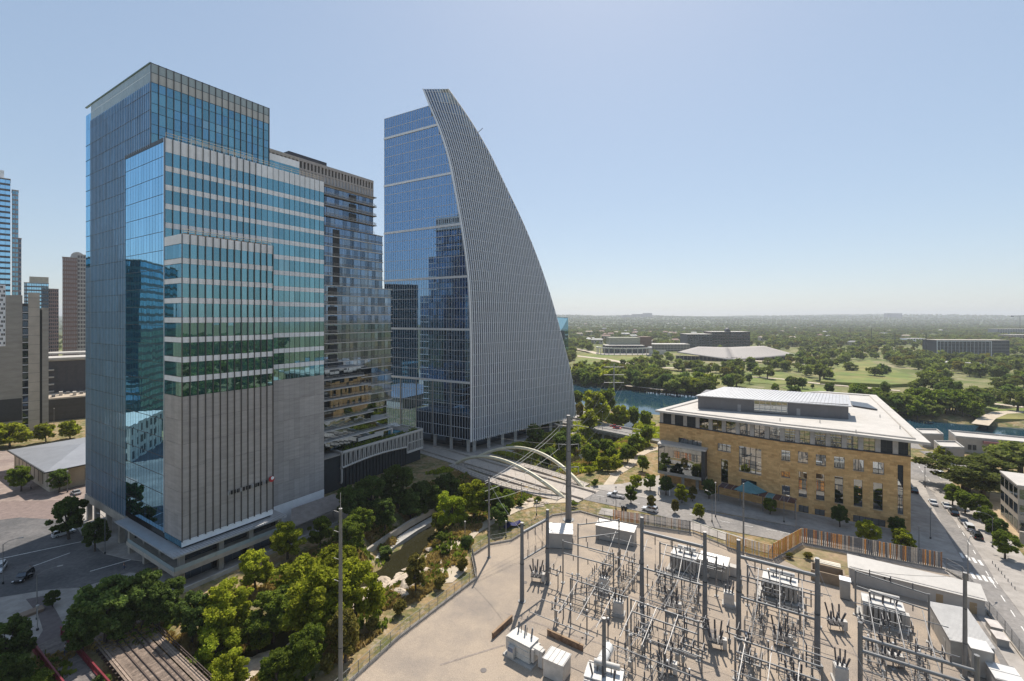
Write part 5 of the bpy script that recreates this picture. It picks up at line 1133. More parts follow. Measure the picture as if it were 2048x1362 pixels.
def crown_points(seed, R, zlo, zhi, nclump, nleaf, spread=.42, flat=1.0):
    """leaf positions in clumps that fill an uneven crown between two heights"""
    r = np.random.default_rng(seed); cl = []
    while len(cl) < nclump:
        a = r.uniform(-1, 1, 3); d = np.linalg.norm(a)
        if d > 1 or d < .35 or a[2] < -.75: continue
        if r.random() < .25 and d < .6: continue
        lim = .8+.35*math.sin(3*math.atan2(a[1], a[0])+seed)*.6
        if math.hypot(a[0], a[1]) > lim: continue
        cl.append(a)
    cl = np.array(cl); rad = r.uniform(.6, 1.25, nclump)*spread
    idx = r.integers(0, nclump, nleaf); q = r.normal(size=(nleaf, 3)); q /= np.linalg.norm(q, axis=1, keepdims=True); q *= (r.random((nleaf, 1))**.45)
    p = cl[idx]+q*rad[idx][:, None]*np.array([1, 1, .75])
    mid = (zlo+zhi)/2; hh = (zhi-zlo)/2
    return np.stack([p[:, 0]*R, p[:, 1]*R, mid+p[:, 2]*hh*flat], 1), np.stack([cl[:, 0]*R, cl[:, 1]*R, mid+cl[:, 2]*hh], 1)
def trunk_mesh(name, h, r, limbs, seed, nl=6):
    rr = random.Random(seed); m = MB(); lean = (rr.uniform(-.06, .06)*h, rr.uniform(-.06, .06)*h)
    top = Vector((lean[0], lean[1], h*.6)); m.path([(0, 0, -.6), (lean[0]*.2, lean[1]*.2, h*.15), (lean[0]*.6, lean[1]*.6, h*.38), tuple(top)], [r*1.25, r, r*.8, r*.5], seg=6)
    pick = list(limbs); rr.shuffle(pick)
    for c in pick[:nl]:
        s = Vector((lean[0]*.5, lean[1]*.5, h*rr.uniform(.28, .5))); c = Vector(c); mid = s.lerp(c, .5)+Vector((0, 0, -.04*h)); m.path([s, mid, c], [r*.5, r*.32, r*.1], seg=5)
    return pymesh(name, m.v, m.f, bark)
LEAF = {"lime": leaf("leaf_lime", (.12, .15, .018), (.37, .37, .05), .5), "bright": leaf("leaf_bright", (.15, .20, .02), (.36, .39, .05), .45), "green": leaf("leaf_green", (.06, .1, .02), (.23, .27, .05), .42), "dark": leaf("leaf_dark", (.045, .078, .024), (.17, .22, .066), .42), "olive": leaf("leaf_olive", (.09, .085, .022), (.28, .23, .07), .38), "oak": leaf("leaf_oak", (.065, .085, .026), (.21, .225, .07), .4), "far": leaf("leaf_far", (.115, .15, .045), (.25, .27, .08), .42, .05), "fargold": leaf("leaf_fargold", (.15, .14, .036), (.25, .21, .055), .32, .05)}
PROTO = {}
def proto(kind, det, var):
    k = (kind, det, var)
    if k in PROTO: return PROTO[k]
    nleaf, size, ncl = {"near": (12500, .34, 70), "mid": (1700, .85, 30), "far": (420, 1.5, 20)}[det]
    wide = {"oak": 5.6, "dark": 3.9, "lime": 4.3, "green": 3.7, "bright": 4.6, "olive": 3.0, "far": 4.6, "fargold": 4.2}[kind]
    zlo = {"oak": 2.6, "dark": 2.0, "lime": 1.6, "bright": .6, "olive": 1.5}.get(kind, 2.0)
    seed = hash((len(kind)*7+ord(kind[0]), var)) % 9973
    P, cl = crown_points(seed, wide, zlo, 10.0, ncl, nleaf, .24 if det == "near" else .40)
    r = np.random.default_rng(seed); cm = quads_mesh("crown_"+kind, P, size*r.uniform(.6, 1.3, len(P)), LEAF[kind], seed)
    PROTO[k] = (trunk_mesh("trunk_"+kind, 10, .28 if kind != "oak" else .5, cl, seed, 7), cm); return PROTO[k]
NT = [0]
def tree(loc, h, kind, det, label, group=None, name="tree", w=1.0):
    NT[0] += 1; tm, cm = proto(kind, det, NT[0] % (3 if det == "near" else 4)); s = h/10.0
    t = thing(name, label, "tree", loc, random.uniform(0, 6.28), group); t.scale = (s*w, s*w, s)
    link("trunk", tm, t); link("crown", cm, t); return t
def tz(x, y): return float(terrain(x, y))
def crown_at(px, py, h, frac=.6):         # ground point of a tree whose crown centre is seen at a pixel
    z = 0.0
    for _ in range(5): q = gp(px, py, z+h*frac); z = tz(q.x, q.y)
    return Vector((q.x, q.y, z))
o_ = link("terrace_planting", quads_mesh("terrace_planting", PLANTS, .45, LEAF["green"], 3), Ht); o_["kind"] = "stuff"
NEAR = [  # crown centre px, py, height, kind, width, label
 (600, 1120, 13, "lime", 1.05, "tall yellow-green tree in the middle of the sunlit creek thicket"), (668, 1098, 12, "lime", 1, "yellow-green tree just left of the tall slim pole's top half"), (545, 1178, 11, "green", 1, "green tree under the retaining wall of the stepped tower"),
 (640, 1205, 13, "lime", 1.05, "tall sunlit tree with visible trunk over the creek bed"), (712, 1175, 12, "lime", 1, "sunlit tree right of the tall slim pole"), (700, 1062, 10, "green", 1, "green tree at the corner of the slatted awning"), (450, 1182, 12, "lime", 1, "pale yellow-green tree before the tower's terrace columns"),
 (430, 1287, 9, "bright", 1, "bright lime round tree beside the old rail trestle"), (515, 1262, 8, "green", 1, "green tree between lime tree and creek bed"), (612, 1296, 9, "green", .9, "green tree at the foot of the slope left of the pole"), (555, 1338, 7, "green", 1, "low green tree at the bottom edge by the creek bed"), (690, 1262, 9, "olive", 1, "olive tree right of the slim pole on the dry slope"),
 (575, 1075, 9, "lime", 1, "yellow-green tree below the slatted awning"), (510, 1135, 9, "lime", .9, "feathery tree in front of the concrete retaining wall"), (640, 1060, 8, "green", 1, "small green tree beside the awning edge"),
 (210, 1212, 12, "dark", 1.05, "dark shaded tree beside the brick trail"), (285, 1192, 11, "dark", 1, "dark shaded tree beside the tower terrace steps"), (318, 1212, 8, "dark", 1, "dark shaded tree at the trestle's far end"), (165, 1262, 8, "dark", .9, "dark shaded tree next to the red bridge rail"), (235, 1245, 7, "dark", .9, "dark shaded tree over the trestle approach"), (385, 1225, 9, "dark", .9, "shaded tree between lime trees and terrace"), (200, 1325, 6, "dark", .8, "dark tree between the red bridge and the trestle"), (345, 1190, 8, "dark", .9, "dark tree under the tower's corner terrace"),
 (15, 1285, 9, "dark", 1, "dark tree on the plaza at the left edge"), (10, 1345, 8, "dark", 1, "dark tree in the bottom left corner"), (70, 1352, 6, "green", 1, "low tree under the red bridge's left rail"), (380, 1345, 6, "green", .9, "low green tree at the bottom edge right of the trestle"), (460, 1345, 7, "lime", 1, "yellow-green tree at the bottom edge"),
 (138, 1030, 11, "dark", 1, "dark street tree over the parked white car by the tower"), (190, 1066, 8, "dark", 1, "dark street tree beside the tower's columns"), (42, 952, 9, "green", 1, "street tree in front of the metal-roofed hall, left one"), (118, 958, 8, "dark", 1, "street tree at the corner of the metal-roofed hall"), (105, 1195, 3.5, "dark", 1, "small palm-like tree in the plaza planter"),
 (20, 866, 11, "lime", 1.4, "wide yellow-green tree behind the hall at the left edge"), (92, 862, 9, "lime", 1, "yellow-green tree behind the hall roof, middle one"), (140, 856, 9, "lime", 1.1, "yellow-green tree behind the hall next to the tower"),
 (700, 1003, 11, "dark", 1, "dark tree at the near corner of the hotel podium"), (742, 985, 12, "dark", 1, "dark tree before the hotel podium's left fins"), (795, 965, 14, "dark", 1, "tall dark tree before the middle of the hotel podium"), (850, 962, 12, "dark", 1.1, "dark tree before the hotel podium's right end"), (893, 948, 11, "dark", 1, "dark tree by the left end of the arch bridge"), (770, 1022, 9, "dark", 1, "dark tree over the shaded creek bank"), (822, 1005, 10, "dark", 1, "dark tree above the creek pool"), (870, 992, 9, "green", 1, "green tree above the creek pool's far end"), (925, 962, 8, "green", 1, "light green tree at the bridge abutment"), (720, 1040, 9, "green", 1, "tree between awning and hotel corner"),
 (905, 1012, 10, "bright", 1, "bright lime tree on the creek's right bank"), (948, 992, 11, "lime", 1, "yellow-green tree in front of the arch bridge deck"), (982, 1000, 10, "green", 1, "green tree beside the slim creek mast"), (1010, 1005, 9, "green", 1, "dark green tree right of the slim creek mast"), (1000, 1030, 7, "dark", 1, "low dark tree over the creek footpath"), (832, 1140, 8, "olive", .9, "lone olive tree on the stony creek slope"), (880, 1040, 6, "lime", 1, "low lime tree hanging over the creek pool"),
 (1068, 868, 10, "dark", 1, "dark tree in front of the sail tower's columns"), (1095, 892, 9, "dark", 1.1, "dark tree beyond the bridge's far arch"), (1122, 868, 9, "dark", 1, "dark tree at the sail tower's right corner"), (1150, 880, 8, "dark", 1, "dark tree left of the parkway bridge"), (1178, 908, 8, "green", 1, "green tree below the parkway bridge"), (1212, 892, 7, "green", 1.2, "round green tree under the parkway bridge"), (1272, 885, 9, "green", 1, "green tree between the parkway bridge and the library"), (1296, 868, 9, "green", 1, "green tree touching the library's left eave"),
 (1190, 808, 17, "lime", 1, "tall yellow-green tree at the lakeside pylon"), (1216, 800, 16, "green", .9, "tall green lakeside tree right of the pylon"), (1242, 822, 13, "lime", 1, "yellow-green lakeside tree above the red cars"), (1178, 838, 10, "lime", 1, "yellow-green lakeside tree next to the sail tower"), (1268, 830, 12, "green", .8, "pointed green lakeside tree near the library"), (1292, 838, 10, "green", .8, "slim green lakeside tree beside the library eave"), (1160, 818, 9, "olive", 1, "bare-looking tree by the sail tower's base"),
 (1232, 925, 6, "lime", 1, "light green tree by the winding path"), (1255, 905, 7, "green", 1.1, "bushy green tree by the winding path's bend"), (1205, 925, 5.5, "lime", 1.1, "low lime tree below the parkway bridge"), (1225, 905, 6, "green", 1, "green tree above the creek bend"), (1285, 925, 6, "green", 1, "green tree left of the glass box's lower edge"), (1190, 890, 6, "dark", 1.1, "dark bushy tree beside the parkway bridge pier"), (1262, 985, 6, "green", .9, "small street tree beside the white pickup"), (1303, 1003, 4.6, "olive", 1, "small street tree behind the striped board fence"), (1350, 1010, 4.4, "olive", .9, "thin yellowing street tree before the library"), (1398, 1020, 4.6, "lime", .9, "round lime street tree by the library forecourt"), (1364, 985, 6, "lime", .9, "street tree under the library's glass box"), (1418, 975, 6.5, "dark", .9, "dark street tree beside the library canopy"), (1300, 962, 6, "green", 1, "street tree left of the library's glass box"), (1332, 968, 6.5, "dark", 1, "dark tree below the library's glass box"), (1272, 962, 5, "lime", 1, "low lime tree at the bridge end"), (1385, 985, 5, "olive", .9, "olive street tree before the library's stone wall"),
 (1680, 1028, 6.5, "dark", .9, "dark street tree against the library's right half"), (1735, 1060, 6, "lime", 1.1, "yellow-green street tree behind the board fence's middle"), (1804, 1078, 6, "lime", 1, "yellow-green street tree behind the board fence's right part"), (1795, 1050, 5.5, "dark", 1, "dark reddish street tree at the library's corner"), (1540, 1010, 5, "green", 1, "small tree beside the library canopy's right end"),
 (1905, 985, 7, "green", .9, "first street tree past the oak on the right pavement"), (1930, 1000, 7, "green", .9, "second street tree past the oak on the right pavement"), (1957, 1008, 7, "green", 1, "street tree beside the parked black cars"), (1972, 1032, 6.5, "green", 1, "street tree beside the parked white wagon"), (1995, 1055, 6.5, "dark", 1, "street tree near the lower right pavement"), (2010, 1085, 7, "green", 1, "round street tree beside the lower zebra crossing"),
 (1932, 938, 12.5, "oak", 1.9, "huge spreading oak beside the right-hand street"), (2040, 914, 12, "oak", 1.5, "spreading oak at the right edge before the low pavilion"), (1885, 905, 6, "lime", 1, "small yellow-green tree at the library roof's right tip"), (1965, 960, 10, "oak", 1.5, "oak merging with the huge oak's right side")]
for px, py, h, kind, w, lb in NEAR:
    c = crown_at(px, py, h); tree(c, h, kind, "near" if c.y < 175 else "mid", lb, "trees near the creek and streets", w=w)
# ------------------------------------------------------------------ park and lakeside trees, the wood beyond
LAWNS = [np.array([tuple(gp(*q)[:2]) for q in a]) for a in [((1632, 772), (1680, 728), (1760, 720), (1845, 752), (1845, 778)), ((1146, 740), (1146, 706), (1300, 708), (1305, 724), (1240, 740)), ((1375, 768), (1400, 742), (1455, 750), (1445, 775)), ((1465, 748), (1530, 740), (1605, 748), (1635, 764), (1560, 772), (1500, 767)), ((1298, 752), (1330, 740), (1392, 748), (1380, 766), (1330, 770)), ((1560, 778), (1600, 763), (1705, 790), (1640, 797)), ((1755, 803), (1800, 786), (1865, 792), (1850, 815)), ((1960, 856), (1990, 818), (2130, 808), (2130, 845)), ((1185, 716), (1185, 690), (1320, 690), (1320, 716)), ((1340, 735), (1350, 700), (1600, 700), (1600, 722), (1470, 738))]]
GROVE = ["round dark park tree beyond the lake", "yellowish park tree beyond the lake", "lakeside tree on the far shore"]
PARK = []
for a in range(60):                           # far shore, left stretch
    px = 1150+a*4.6; y0 = 762+(px-1150)*.085; q = gp(px+random.uniform(-3, 3), y0+random.uniform(-8, 2), 0); PARK.append((q.x, q.y, random.uniform(9, 15), random.choice(["dark", "green", "oak", "far", "lime"]), "L"))
for a in range(46):                           # far shore, right stretch
    px = 1705+a*5.4; y0 = 820+(px-1705)*.055; q = gp(px, y0+random.uniform(-14, 3), 0)
    if 1955 < px < 2010: continue
    PARK.append((q.x, q.y, random.uniform(8, 14), random.choice(["dark", "green", "oak", "far", "green"]), "R"))
spots = [(1640, 742, 15), (1648, 745, 14), (1700, 733, 11), (1750, 742, 12), (1765, 738, 12), (1850, 758, 16), (1770, 775, 10), (1660, 775, 9), (1580, 762, 9), (1590, 764, 9), (1605, 765, 9), (1505, 735, 12), (1475, 733, 13), (1465, 742, 14), (1415, 738, 10), (1405, 742, 9), (1300, 722, 12), (1305, 738, 11), (1285, 742, 11), (1245, 725, 9), (1210, 728, 12), (1195, 732, 12), (1225, 735, 12), (1190, 742, 13), (1520, 742, 11), (1535, 745, 11), (1440, 752, 4), (1625, 772, 4), (1950, 790, 14), (1965, 800, 12), (1985, 790, 12), (2020, 785, 13), (2035, 800, 12), (1910, 775, 12), (1880, 782, 12), (1840, 790, 9), (1940, 815, 9), (1770, 738, 10), (1545, 700, 12), (1556, 722, 12), (1600, 712, 13), (1580, 715, 13), (1570, 728, 11), (1618, 722, 12)]
for px, py, h in spots: q = crown_at(px, py, h); PARK.append((q.x, q.y, h, random.choice(["oak", "dark", "far"]), GROVE[0]))
def free(x, y): return not bool(inside(np.array(x), np.array(y), LAKE)) and not any(bool(inside(np.array(x), np.array(y), Lw)) for Lw in LAWNS)
rr = random.Random(5)
while len(PARK) < 205:
    px = rr.uniform(1150, 2060); py = rr.uniform(708, 832); q = gp(px, py)
    if not free(q.x, q.y) or q.y < 300: continue
    PARK.append((q.x, q.y, rr.uniform(7, 13), rr.choice(["oak", "dark", "far", "far", "fargold", "green"]), GROVE[1] if rr.random() < .3 else GROVE[0]))
for x, y, h, kind, lb in PARK:
    hue = {"dark": "dark green", "green": "mid green", "oak": "dull dark", "far": "olive green", "lime": "yellow-green", "fargold": "golden"}[kind]; sz = "tall" if h > 12 else "low" if h < 9 else "round"
    if lb == "L": lb = "%s %s tree on the far shore between sail tower and library roof" % (sz, hue)
    elif lb == "R": lb = "%s %s tree on the far shore right of the library roof" % (sz, hue)
    else: lb = "%s %s park tree %s" % (sz, hue, "behind the lawn's left side" if x < y*.62 else "around the round lawn" if x < y*.85 else "right of the round lawn")
    lb2 = lb; _ = GROVE[1] if kind in ("fargold", "lime") and lb == GROVE[0] else lb
    tree(Vector((x, y, tz(x, y))), h, kind if kind in LEAF else "far", "mid" if y < 420 else "far", lb2, "trees across the lake", w=rr.uniform(.9, 1.25))
far_kinds = [proto("far", "far", v) for v in range(4)]+[proto("fargold", "far", 1), proto("oak", "far", 2)]
def scatter(name, pts, meshes, kind_label):
    """a wood of many trees: points that each carry one tree"""
    coll = bpy.data.collections.new(name+"_source")
    for k, me in enumerate(meshes): coll.objects.link(bpy.data.objects.new("crown_source", me))
    me = bpy.data.meshes.new(name); P = np.array([p[:3] for p in pts], float); me.vertices.add(len(P)); me.vertices.foreach_set("co", P.ravel())
    at_ = me.attributes.new("tree_size", 'FLOAT', 'POINT'); at_.data.foreach_set("value", np.array([p[3] for p in pts], float))
    ob = link(name, me); ob["kind"] = "stuff"; ob["label"] = kind_label
    ng = bpy.data.node_groups.new(name, 'GeometryNodeTree'); ng.interface.new_socket("Geometry", in_out='INPUT', socket_type='NodeSocketGeometry'); ng.interface.new_socket("Geometry", in_out='OUTPUT', socket_type='NodeSocketGeometry')
    N = ng.nodes; gi, go_ = N.new("NodeGroupInput"), N.new("NodeGroupOutput"); ip_ = N.new("GeometryNodeInstanceOnPoints"); ci = N.new("GeometryNodeCollectionInfo"); ci.inputs[0].default_value = coll; ci.inputs[1].default_value = True; ci.inputs[2].default_value = True
    m2p = N.new("GeometryNodeMeshToPoints"); rv = N.new("FunctionNodeRandomValue"); rv.data_type = 'FLOAT_VECTOR'; rv.inputs[1].default_value = (0, 0, 6.283); na = N.new("GeometryNodeInputNamedAttribute"); na.inputs[0].default_value = "tree_size"
    ip_.inputs["Pick Instance"].default_value = True; ln = ng.links.new
    ln(gi.outputs[0], m2p.inputs[0]); ln(m2p.outputs[0], ip_.inputs["Points"]); ln(ci.outputs[0], ip_.inputs["Instance"]); ln(rv.outputs[0], ip_.inputs["Rotation"]); ln(na.outputs["Attribute"], ip_.inputs["Scale"]); ln(ip_.outputs[0], go_.inputs[0])
    md = ob.modifiers.new("scatter", 'NODES'); md.node_group = ng; return ob
FOOT = []                                     # footprints of far buildings kept clear: (x, y, radius)
def far_points():
    pts = []; r = np.random.default_rng(3)
    for n_, y0, y1 in ((1500, 440, 1000), (5200, 950, 2200), (6500, 2000, 4600), (6500, 4200, 9500)):
        Y = y0+(y1-y0)*r.random(n_)**(1.15); K = r.uniform(.06, 1.2, n_); K = np.where(r.random(n_) < .04, r.uniform(-1.2, -.88, n_), K); X = K*Y
        ok = ~inside(X, Y, LAKE)
        for Lw in LAWNS: ok &= ~inside(X, Y, Lw)
        for fx, fy, fr in FOOT: ok &= np.hypot(X-fx, Y-fy) > fr
        Z = terrain(X, Y)
        dens = np.sin(X/70+np.sin(Y/90)*2)+np.sin(Y/130+X/200)
        ok &= (dens > -1.0) | (r.random(n_) < .35)
        S_ = r.uniform(.75, 1.35, n_)*np.clip(Y/3800, 1.0, 1.7)
        pts += [tuple(q) for q in np.stack([X, Y, Z-.4, S_], 1)[ok]]
    n_ = 1500; X = r.uniform(120, 1300, n_); Y = r.uniform(-420, 120, n_); ok = (X > 1.14*Y+30) & (X > 135) & ~inside(X, Y, LAKE)      # the wooded bank beyond the right edge, mirrored in the towers' glass
    pts += [tuple(q) for q in np.stack([X, Y, terrain(X, Y)-.4, r.uniform(.8, 1.5, n_)], 1)[ok]]
    return pts
# ------------------------------------------------------------------ far buildings across the lake
def grid_block(root, x0, x1, y0, y1, z0, z1, wall, pane, nx_, nz_, inset=.72, sides="fl", ny_=None, roofm=None, pn=None):
    """plain block with punched windows on its visible sides"""
    bx("wall", root, wall, x0, x1, y0, y1, z0, z1)
    own = pn is None; pn = pn or Panes(root)
    fs = []
    if "f" in sides: fs.append((Facade(root, (x0, y0), (1, 0), pn), x1-x0, nx_))
    if "l" in sides: fs.append((Facade(root, (x0, y1), (0, -1), pn), y1-y0, ny_ or nx_))
    if "r" in sides: fs.append((Facade(root, (x1, y0), (0, 1), pn), y1-y0, ny_ or nx_))
    for fc, L, n in fs:
        w = L/n; hh = (z1-z0)/nz_
        for i in range(n):
            for k in range(nz_): pn.add(fc.m(w*(i+.5-inset/2), w*(i+.5+inset/2), z0+hh*(k+.2), z0+hh*(k+.82), 0, .06), w, hh, pane, 0, "window")
    bx("roof", root, roofm or roof_white, x0-.2, x1+.2, y0-.2, y1+.2, z1, z1+.4)
    if own: pn.finish(280)
    return pn
far_glass = glass("far_glass", (.16, .22, .3), (.02, .025, .035), .35, .3); brown = M("far_brown", (.20, .13, .10), .8); beige = M("far_beige", (.42, .37, .30), .8); far_dark = M("far_dark", (.075, .075, .085), .6); green_beige = M("far_olive_panel", (.33, .32, .24), .8)
pal = thing("events_hall", "pale swooping double-peaked roof of the events hall across the lake", "hall", (298, 640, 0)); po = Vector(pal.location)
def pv(px, py, d): q = at(px, py, d)-po; return q
Lt, TL_, VB, CF, RP, RT = pv(1354, 704, 655), pv(1396, 693, 700), pv(1455, 694.5, 705), pv(1467, 720, 622), pv(1528, 691.5, 690), pv(1594, 709.5, 655)
m = MB()
def patch(a, b_, c, d, sag=2.2, N=8):
    n0 = len(m.v)
    for i in range(N+1):
        for j in range(N+1):
            u, v = i/N, j/N; q = (a*(1-u)+b_*u)*(1-v)+(d*(1-u)+c*u)*v; q.z -= sag*16*u*(1-u)*v*(1-v)*.5; m.v.append(tuple(q))
    for i in range(N):
        for j in range(N): k = n0+i*(N+1)+j; m.f.append((k, k+N+1, k+N+2, k+1))
patch(Lt, CF, VB, TL_); patch(CF, RT, RP, VB)
rf = m.build("roof", M("hall_roof", (.31, .28, .255), .7, var=.04), pal, smooth=True); md = rf.modifiers.new("thick", 'SOLIDIFY'); md.thickness = 1.0
for a, b_ in ((Lt, CF), (CF, RT)):
    fc = Facade(pal, tuple((a.lerp(b_, .04)+Vector((0, 12, 0)))[:2]), tuple((b_-a)[:2])); L = (b_-a).length*.92
    fc.box("wall", far_dark, 0, L, -1, 5.5, -3, 0)
    for k in range(14): fc.box("column", beige, L*k/13-.4, L*k/13+.4, -1, 6, 0, .8)
FOOT.append((310, 670, 85))
lc = thing("arts_centre", "arts centre with a white circular colonnade on a lawn across the lake", "theatre", (178, 740, 2)); m = MB(); R_ = 44
for k in range(40):
    a0, a1 = math.pi*(.92+1.16*k/40), math.pi*(.92+1.16*(k+1)/40)
    P0 = [(R_*f*math.cos(a0), R_*.8*f*math.sin(a0), z) for f, z in ((1, 10), (1, 11.6), (.93, 11.6), (.93, 10))]; P1 = [(R_*f*math.cos(a1), R_*.8*f*math.sin(a1), z) for f, z in ((1, 10), (1, 11.6), (.93, 11.6), (.93, 10))]; n0 = len(m.v); m.v += P0+P1
    for x in range(4): m.f.append((n0+x, n0+(x+1) % 4, n0+4+(x+1) % 4, n0+4+x))
ringw = M("ring_ivory", (.5, .48, .45), .7); m.build("ring_canopy", ringw, lc)
for k in range(18): a = math.pi*(.92+1.16*k/17); cyl("column", lc, ringw, (R_*.965*math.cos(a), R_*.8*.965*math.sin(a), 0), (R_*.965*math.cos(a), R_*.8*.965*math.sin(a), 10), .6, seg=6)
bx("terrace", lc, pave, -40, 40, -28, 0, -2, 1.0); grid_block(lc, -28, 34, 2, 30, 0, 13, far_dark, far_glass, 14, 2, sides="f")
bx("stage_house", lc, green_beige, -18, 32, 22, 50, 0, 25); bx("red_block", lc, brown, 33, 52, 26, 50, 0, 26); bx("stair_wall", lc, ringw, 36, 62, -16, -14, 0, 7)
FOOT.append((185, 745, 70))
def farb(name, label, cat, px, py, d, w, dep, h, wall, pane, nx_, nz_, rz=0, **kw):
    q = at(px, py, d); q.z = tz(q.x, q.y); t = thing(name, label, cat, q, rz); grid_block(t, -w/2, w/2, 0, dep, 0, h, wall, pane, nx_, nz_, **kw); FOOT.append((q.x, q.y+dep/2, w*.62)); FOOT.append((q.x, q.y-w*.35, w*.4)); return t
farb("parking_garage", "long low parking garage behind the arts centre", "garage", 1335, 706, 810, 78, 30, 12, beige, far_dark, 14, 4, inset=.9, sides="f")
farb("office_block", "dark glass office block behind the events hall, left one", "office building", 1400, 698, 900, 48, 40, 29, far_dark, far_glass, 9, 6, sides="fr")
ob = farb("office_block", "dark brown stepped office block with a round roof vent behind the events hall", "office building", 1462, 698, 905, 74, 40, 34, M("far_dark_brown", (.10, .075, .07), .7), far_glass, 14, 6, sides="f", inset=.85); cyl("roof_vent", ob, far_dark, (-4, 4, 34), (-4, 10, 38), 5, seg=16)
gh = farb("glass_hotel", "low wide dark glass hotel with white frame right of the lawn", "hotel", 1946, 714, 715, 108, 26, 25, far_dark, M("hotel_far_glass", (.03, .045, .058), .25, var=.2, pvar=.3), 18, 5, inset=.93, sides="f", rz=-.04, roofm=beige); ghw = M("far_white_frame", (.6, .6, .62), .6)
for a in ((-54, -53, 0, 25), (26, 27.2, 0, 24), (-53, 26, 23.2, 24.2)): bx("white_frame", gh, ghw, a[0], a[1], -.8, -.1, a[2], a[3])
for k in range(14): bx("white_mullion", gh, ghw, -49+k*5.6, -48.6+k*5.6, -.5, -.1, 0, 23.2)
farb("white_house", "small white modern block among trees left of the dark glass hotel", "house", 1834, 688, 1080, 44, 22, 13, white_panel, far_glass, 7, 3, sides="f")
farb("flat_building", "low flat building with pale roof before the dark glass hotel", "building", 1935, 735, 560, 34, 26, 5, beige, far_dark, 7, 1, sides="f")
farb("apartment_block", "long grey apartment block at the right edge far behind", "apartments", 2035, 668, 1500, 130, 30, 22, M("far_grey", (.30, .29, .30), .8), far_glass, 16, 5, sides="f")
farb("apartment_block", "pink-brown apartment block at the right edge below the crane", "apartments", 2050, 684, 1150, 70, 30, 16, M("far_pink", (.36, .27, .22), .8), far_glass, 10, 4, sides="f")
for px, py, d, w, h, lb in ((1258, 637.5, 6200, 170, 44, "pair of hazy blocks on the horizon, left one"), (1276, 637.5, 6300, 150, 52, "pair of hazy blocks on the horizon, middle one"), (1296, 637.5, 6250, 110, 60, "hazy block on the horizon, right of the pair"), (1790, 637, 5800, 180, 68, "wide hazy hospital block on the right horizon")):
    q = at(px, py, d); t = thing("horizon_block", lb, "building", (q.x, q.y, tz(q.x, q.y)-5)); grid_block(t, -w/2, w/2, 0, 60, 0, h, M("horizon_tan", (.27, .23, .22), .8), far_dark, 8, 4, sides="f")
q = at(2040, 650, 1700); ck = thing("tower_crane", "construction crane arm poking above the right edge of the horizon", "crane", (q.x, q.y, 0)); cyl("mast", ck, dark_metal, (0, 0, 0), (0, 0, 66), .8, seg=4); cyl("jib", ck, dark_metal, (-32, 0, 66), (60, 0, 66), .8, seg=4); bx("counterweight", ck, dark_metal, -32, -24, -1.5, 1.5, 63, 67)
q = at(1458, 634, 5200); mk = thing("radio_mast", "thin radio mast on the far horizon above the events hall", "mast", (q.x, q.y, 30)); cyl("shaft", mk, galv, (0, 0, 0), (0, 0, 75), 3, 1, seg=5)
pg = at(1118, 690, 720); pt_ = thing("pointed_building", "slanted glass wedge building peeking past the sail tower", "building", (pg.x, pg.y, 0)); m = MB(); m.v = [(-22, 0, 0), (15, 0, 0), (15, 26, 0), (-22, 26, 0), (-22, 0, 62), (14, 0, 60), (15, 26, 60), (-22, 26, 62), (0, 0, 32)]
m.f = [(0, 1, 8), (1, 5, 8), (0, 8, 4), (1, 2, 6, 5), (2, 3, 7, 6), (3, 0, 4, 7)]; m.build("glass_shell", g_deep, pt_); m2 = MB(); m2.v = [(-22, -.1, 60), (13.6, -.1, 59), (0, -.1, 33)]; m2.v += [(x, y+1, z) for x, y, z in m2.v]; m2.f = [(0, 2, 1), (3, 4, 5), (0, 3, 5, 2), (2, 5, 4, 1), (1, 4, 3, 0)]; m2.build("sloped_facet", g_blue, pt_)
hr = random.Random(9)
rows_ = ["pinkish", "white", "grey", "tan"]; hm = [M("house_red", (.33, .20, .16), .8), M("house_white", (.5, .48, .45), .7), M("house_grey", (.30, .29, .29), .8), M("house_tan", (.43, .35, .26), .8)]
for k in range(58):                           # low houses and flats in the wooded district
    if k < 40: px, py = hr.uniform(1150, 1410), hr.uniform(651, 690)
    else: px, py = hr.uniform(1520, 2000), hr.uniform(652, 700)
    q = gp(px, py); w = hr.uniform(9, 26); h = hr.uniform(8, 13); c = hr.randrange(4)
    t = thing("house", "small %s roofed house among the trees of the far district" % rows_[c], "house", (q.x, q.y, tz(q.x, q.y)), hr.uniform(-.5, .5), "houses in the far district")
    bx("wall", t, beige if c else hm[3], -w/2, w/2, 0, 9, 0, h); m = MB(); m.v = [(-w/2-.5, -.6, h), (w/2+.5, -.6, h), (w/2+.5, 9.6, h), (-w/2-.5, 9.6, h), (-w/2+2, 4.5, h+2.6), (w/2-2, 4.5, h+2.6)]; m.f = [(0, 1, 5, 4), (1, 2, 5), (2, 3, 4, 5), (3, 0, 4), (3, 2, 1, 0)]; m.build("roof", hm[c], t)
    for i in range(max(2, int(w/6))): bx("window", t, far_glass, -w/2+w*(i+.3)/max(2, int(w/6)), -w/2+w*(i+.75)/max(2, int(w/6)), -.06, 0, h*.4, h*.75)
    if k % 2 == 0: FOOT.append((q.x, q.y-12, 16))
scatter("far_wood", far_points(), [f[1] for f in far_kinds], "green wood of distant trees covering the hills beyond the park")
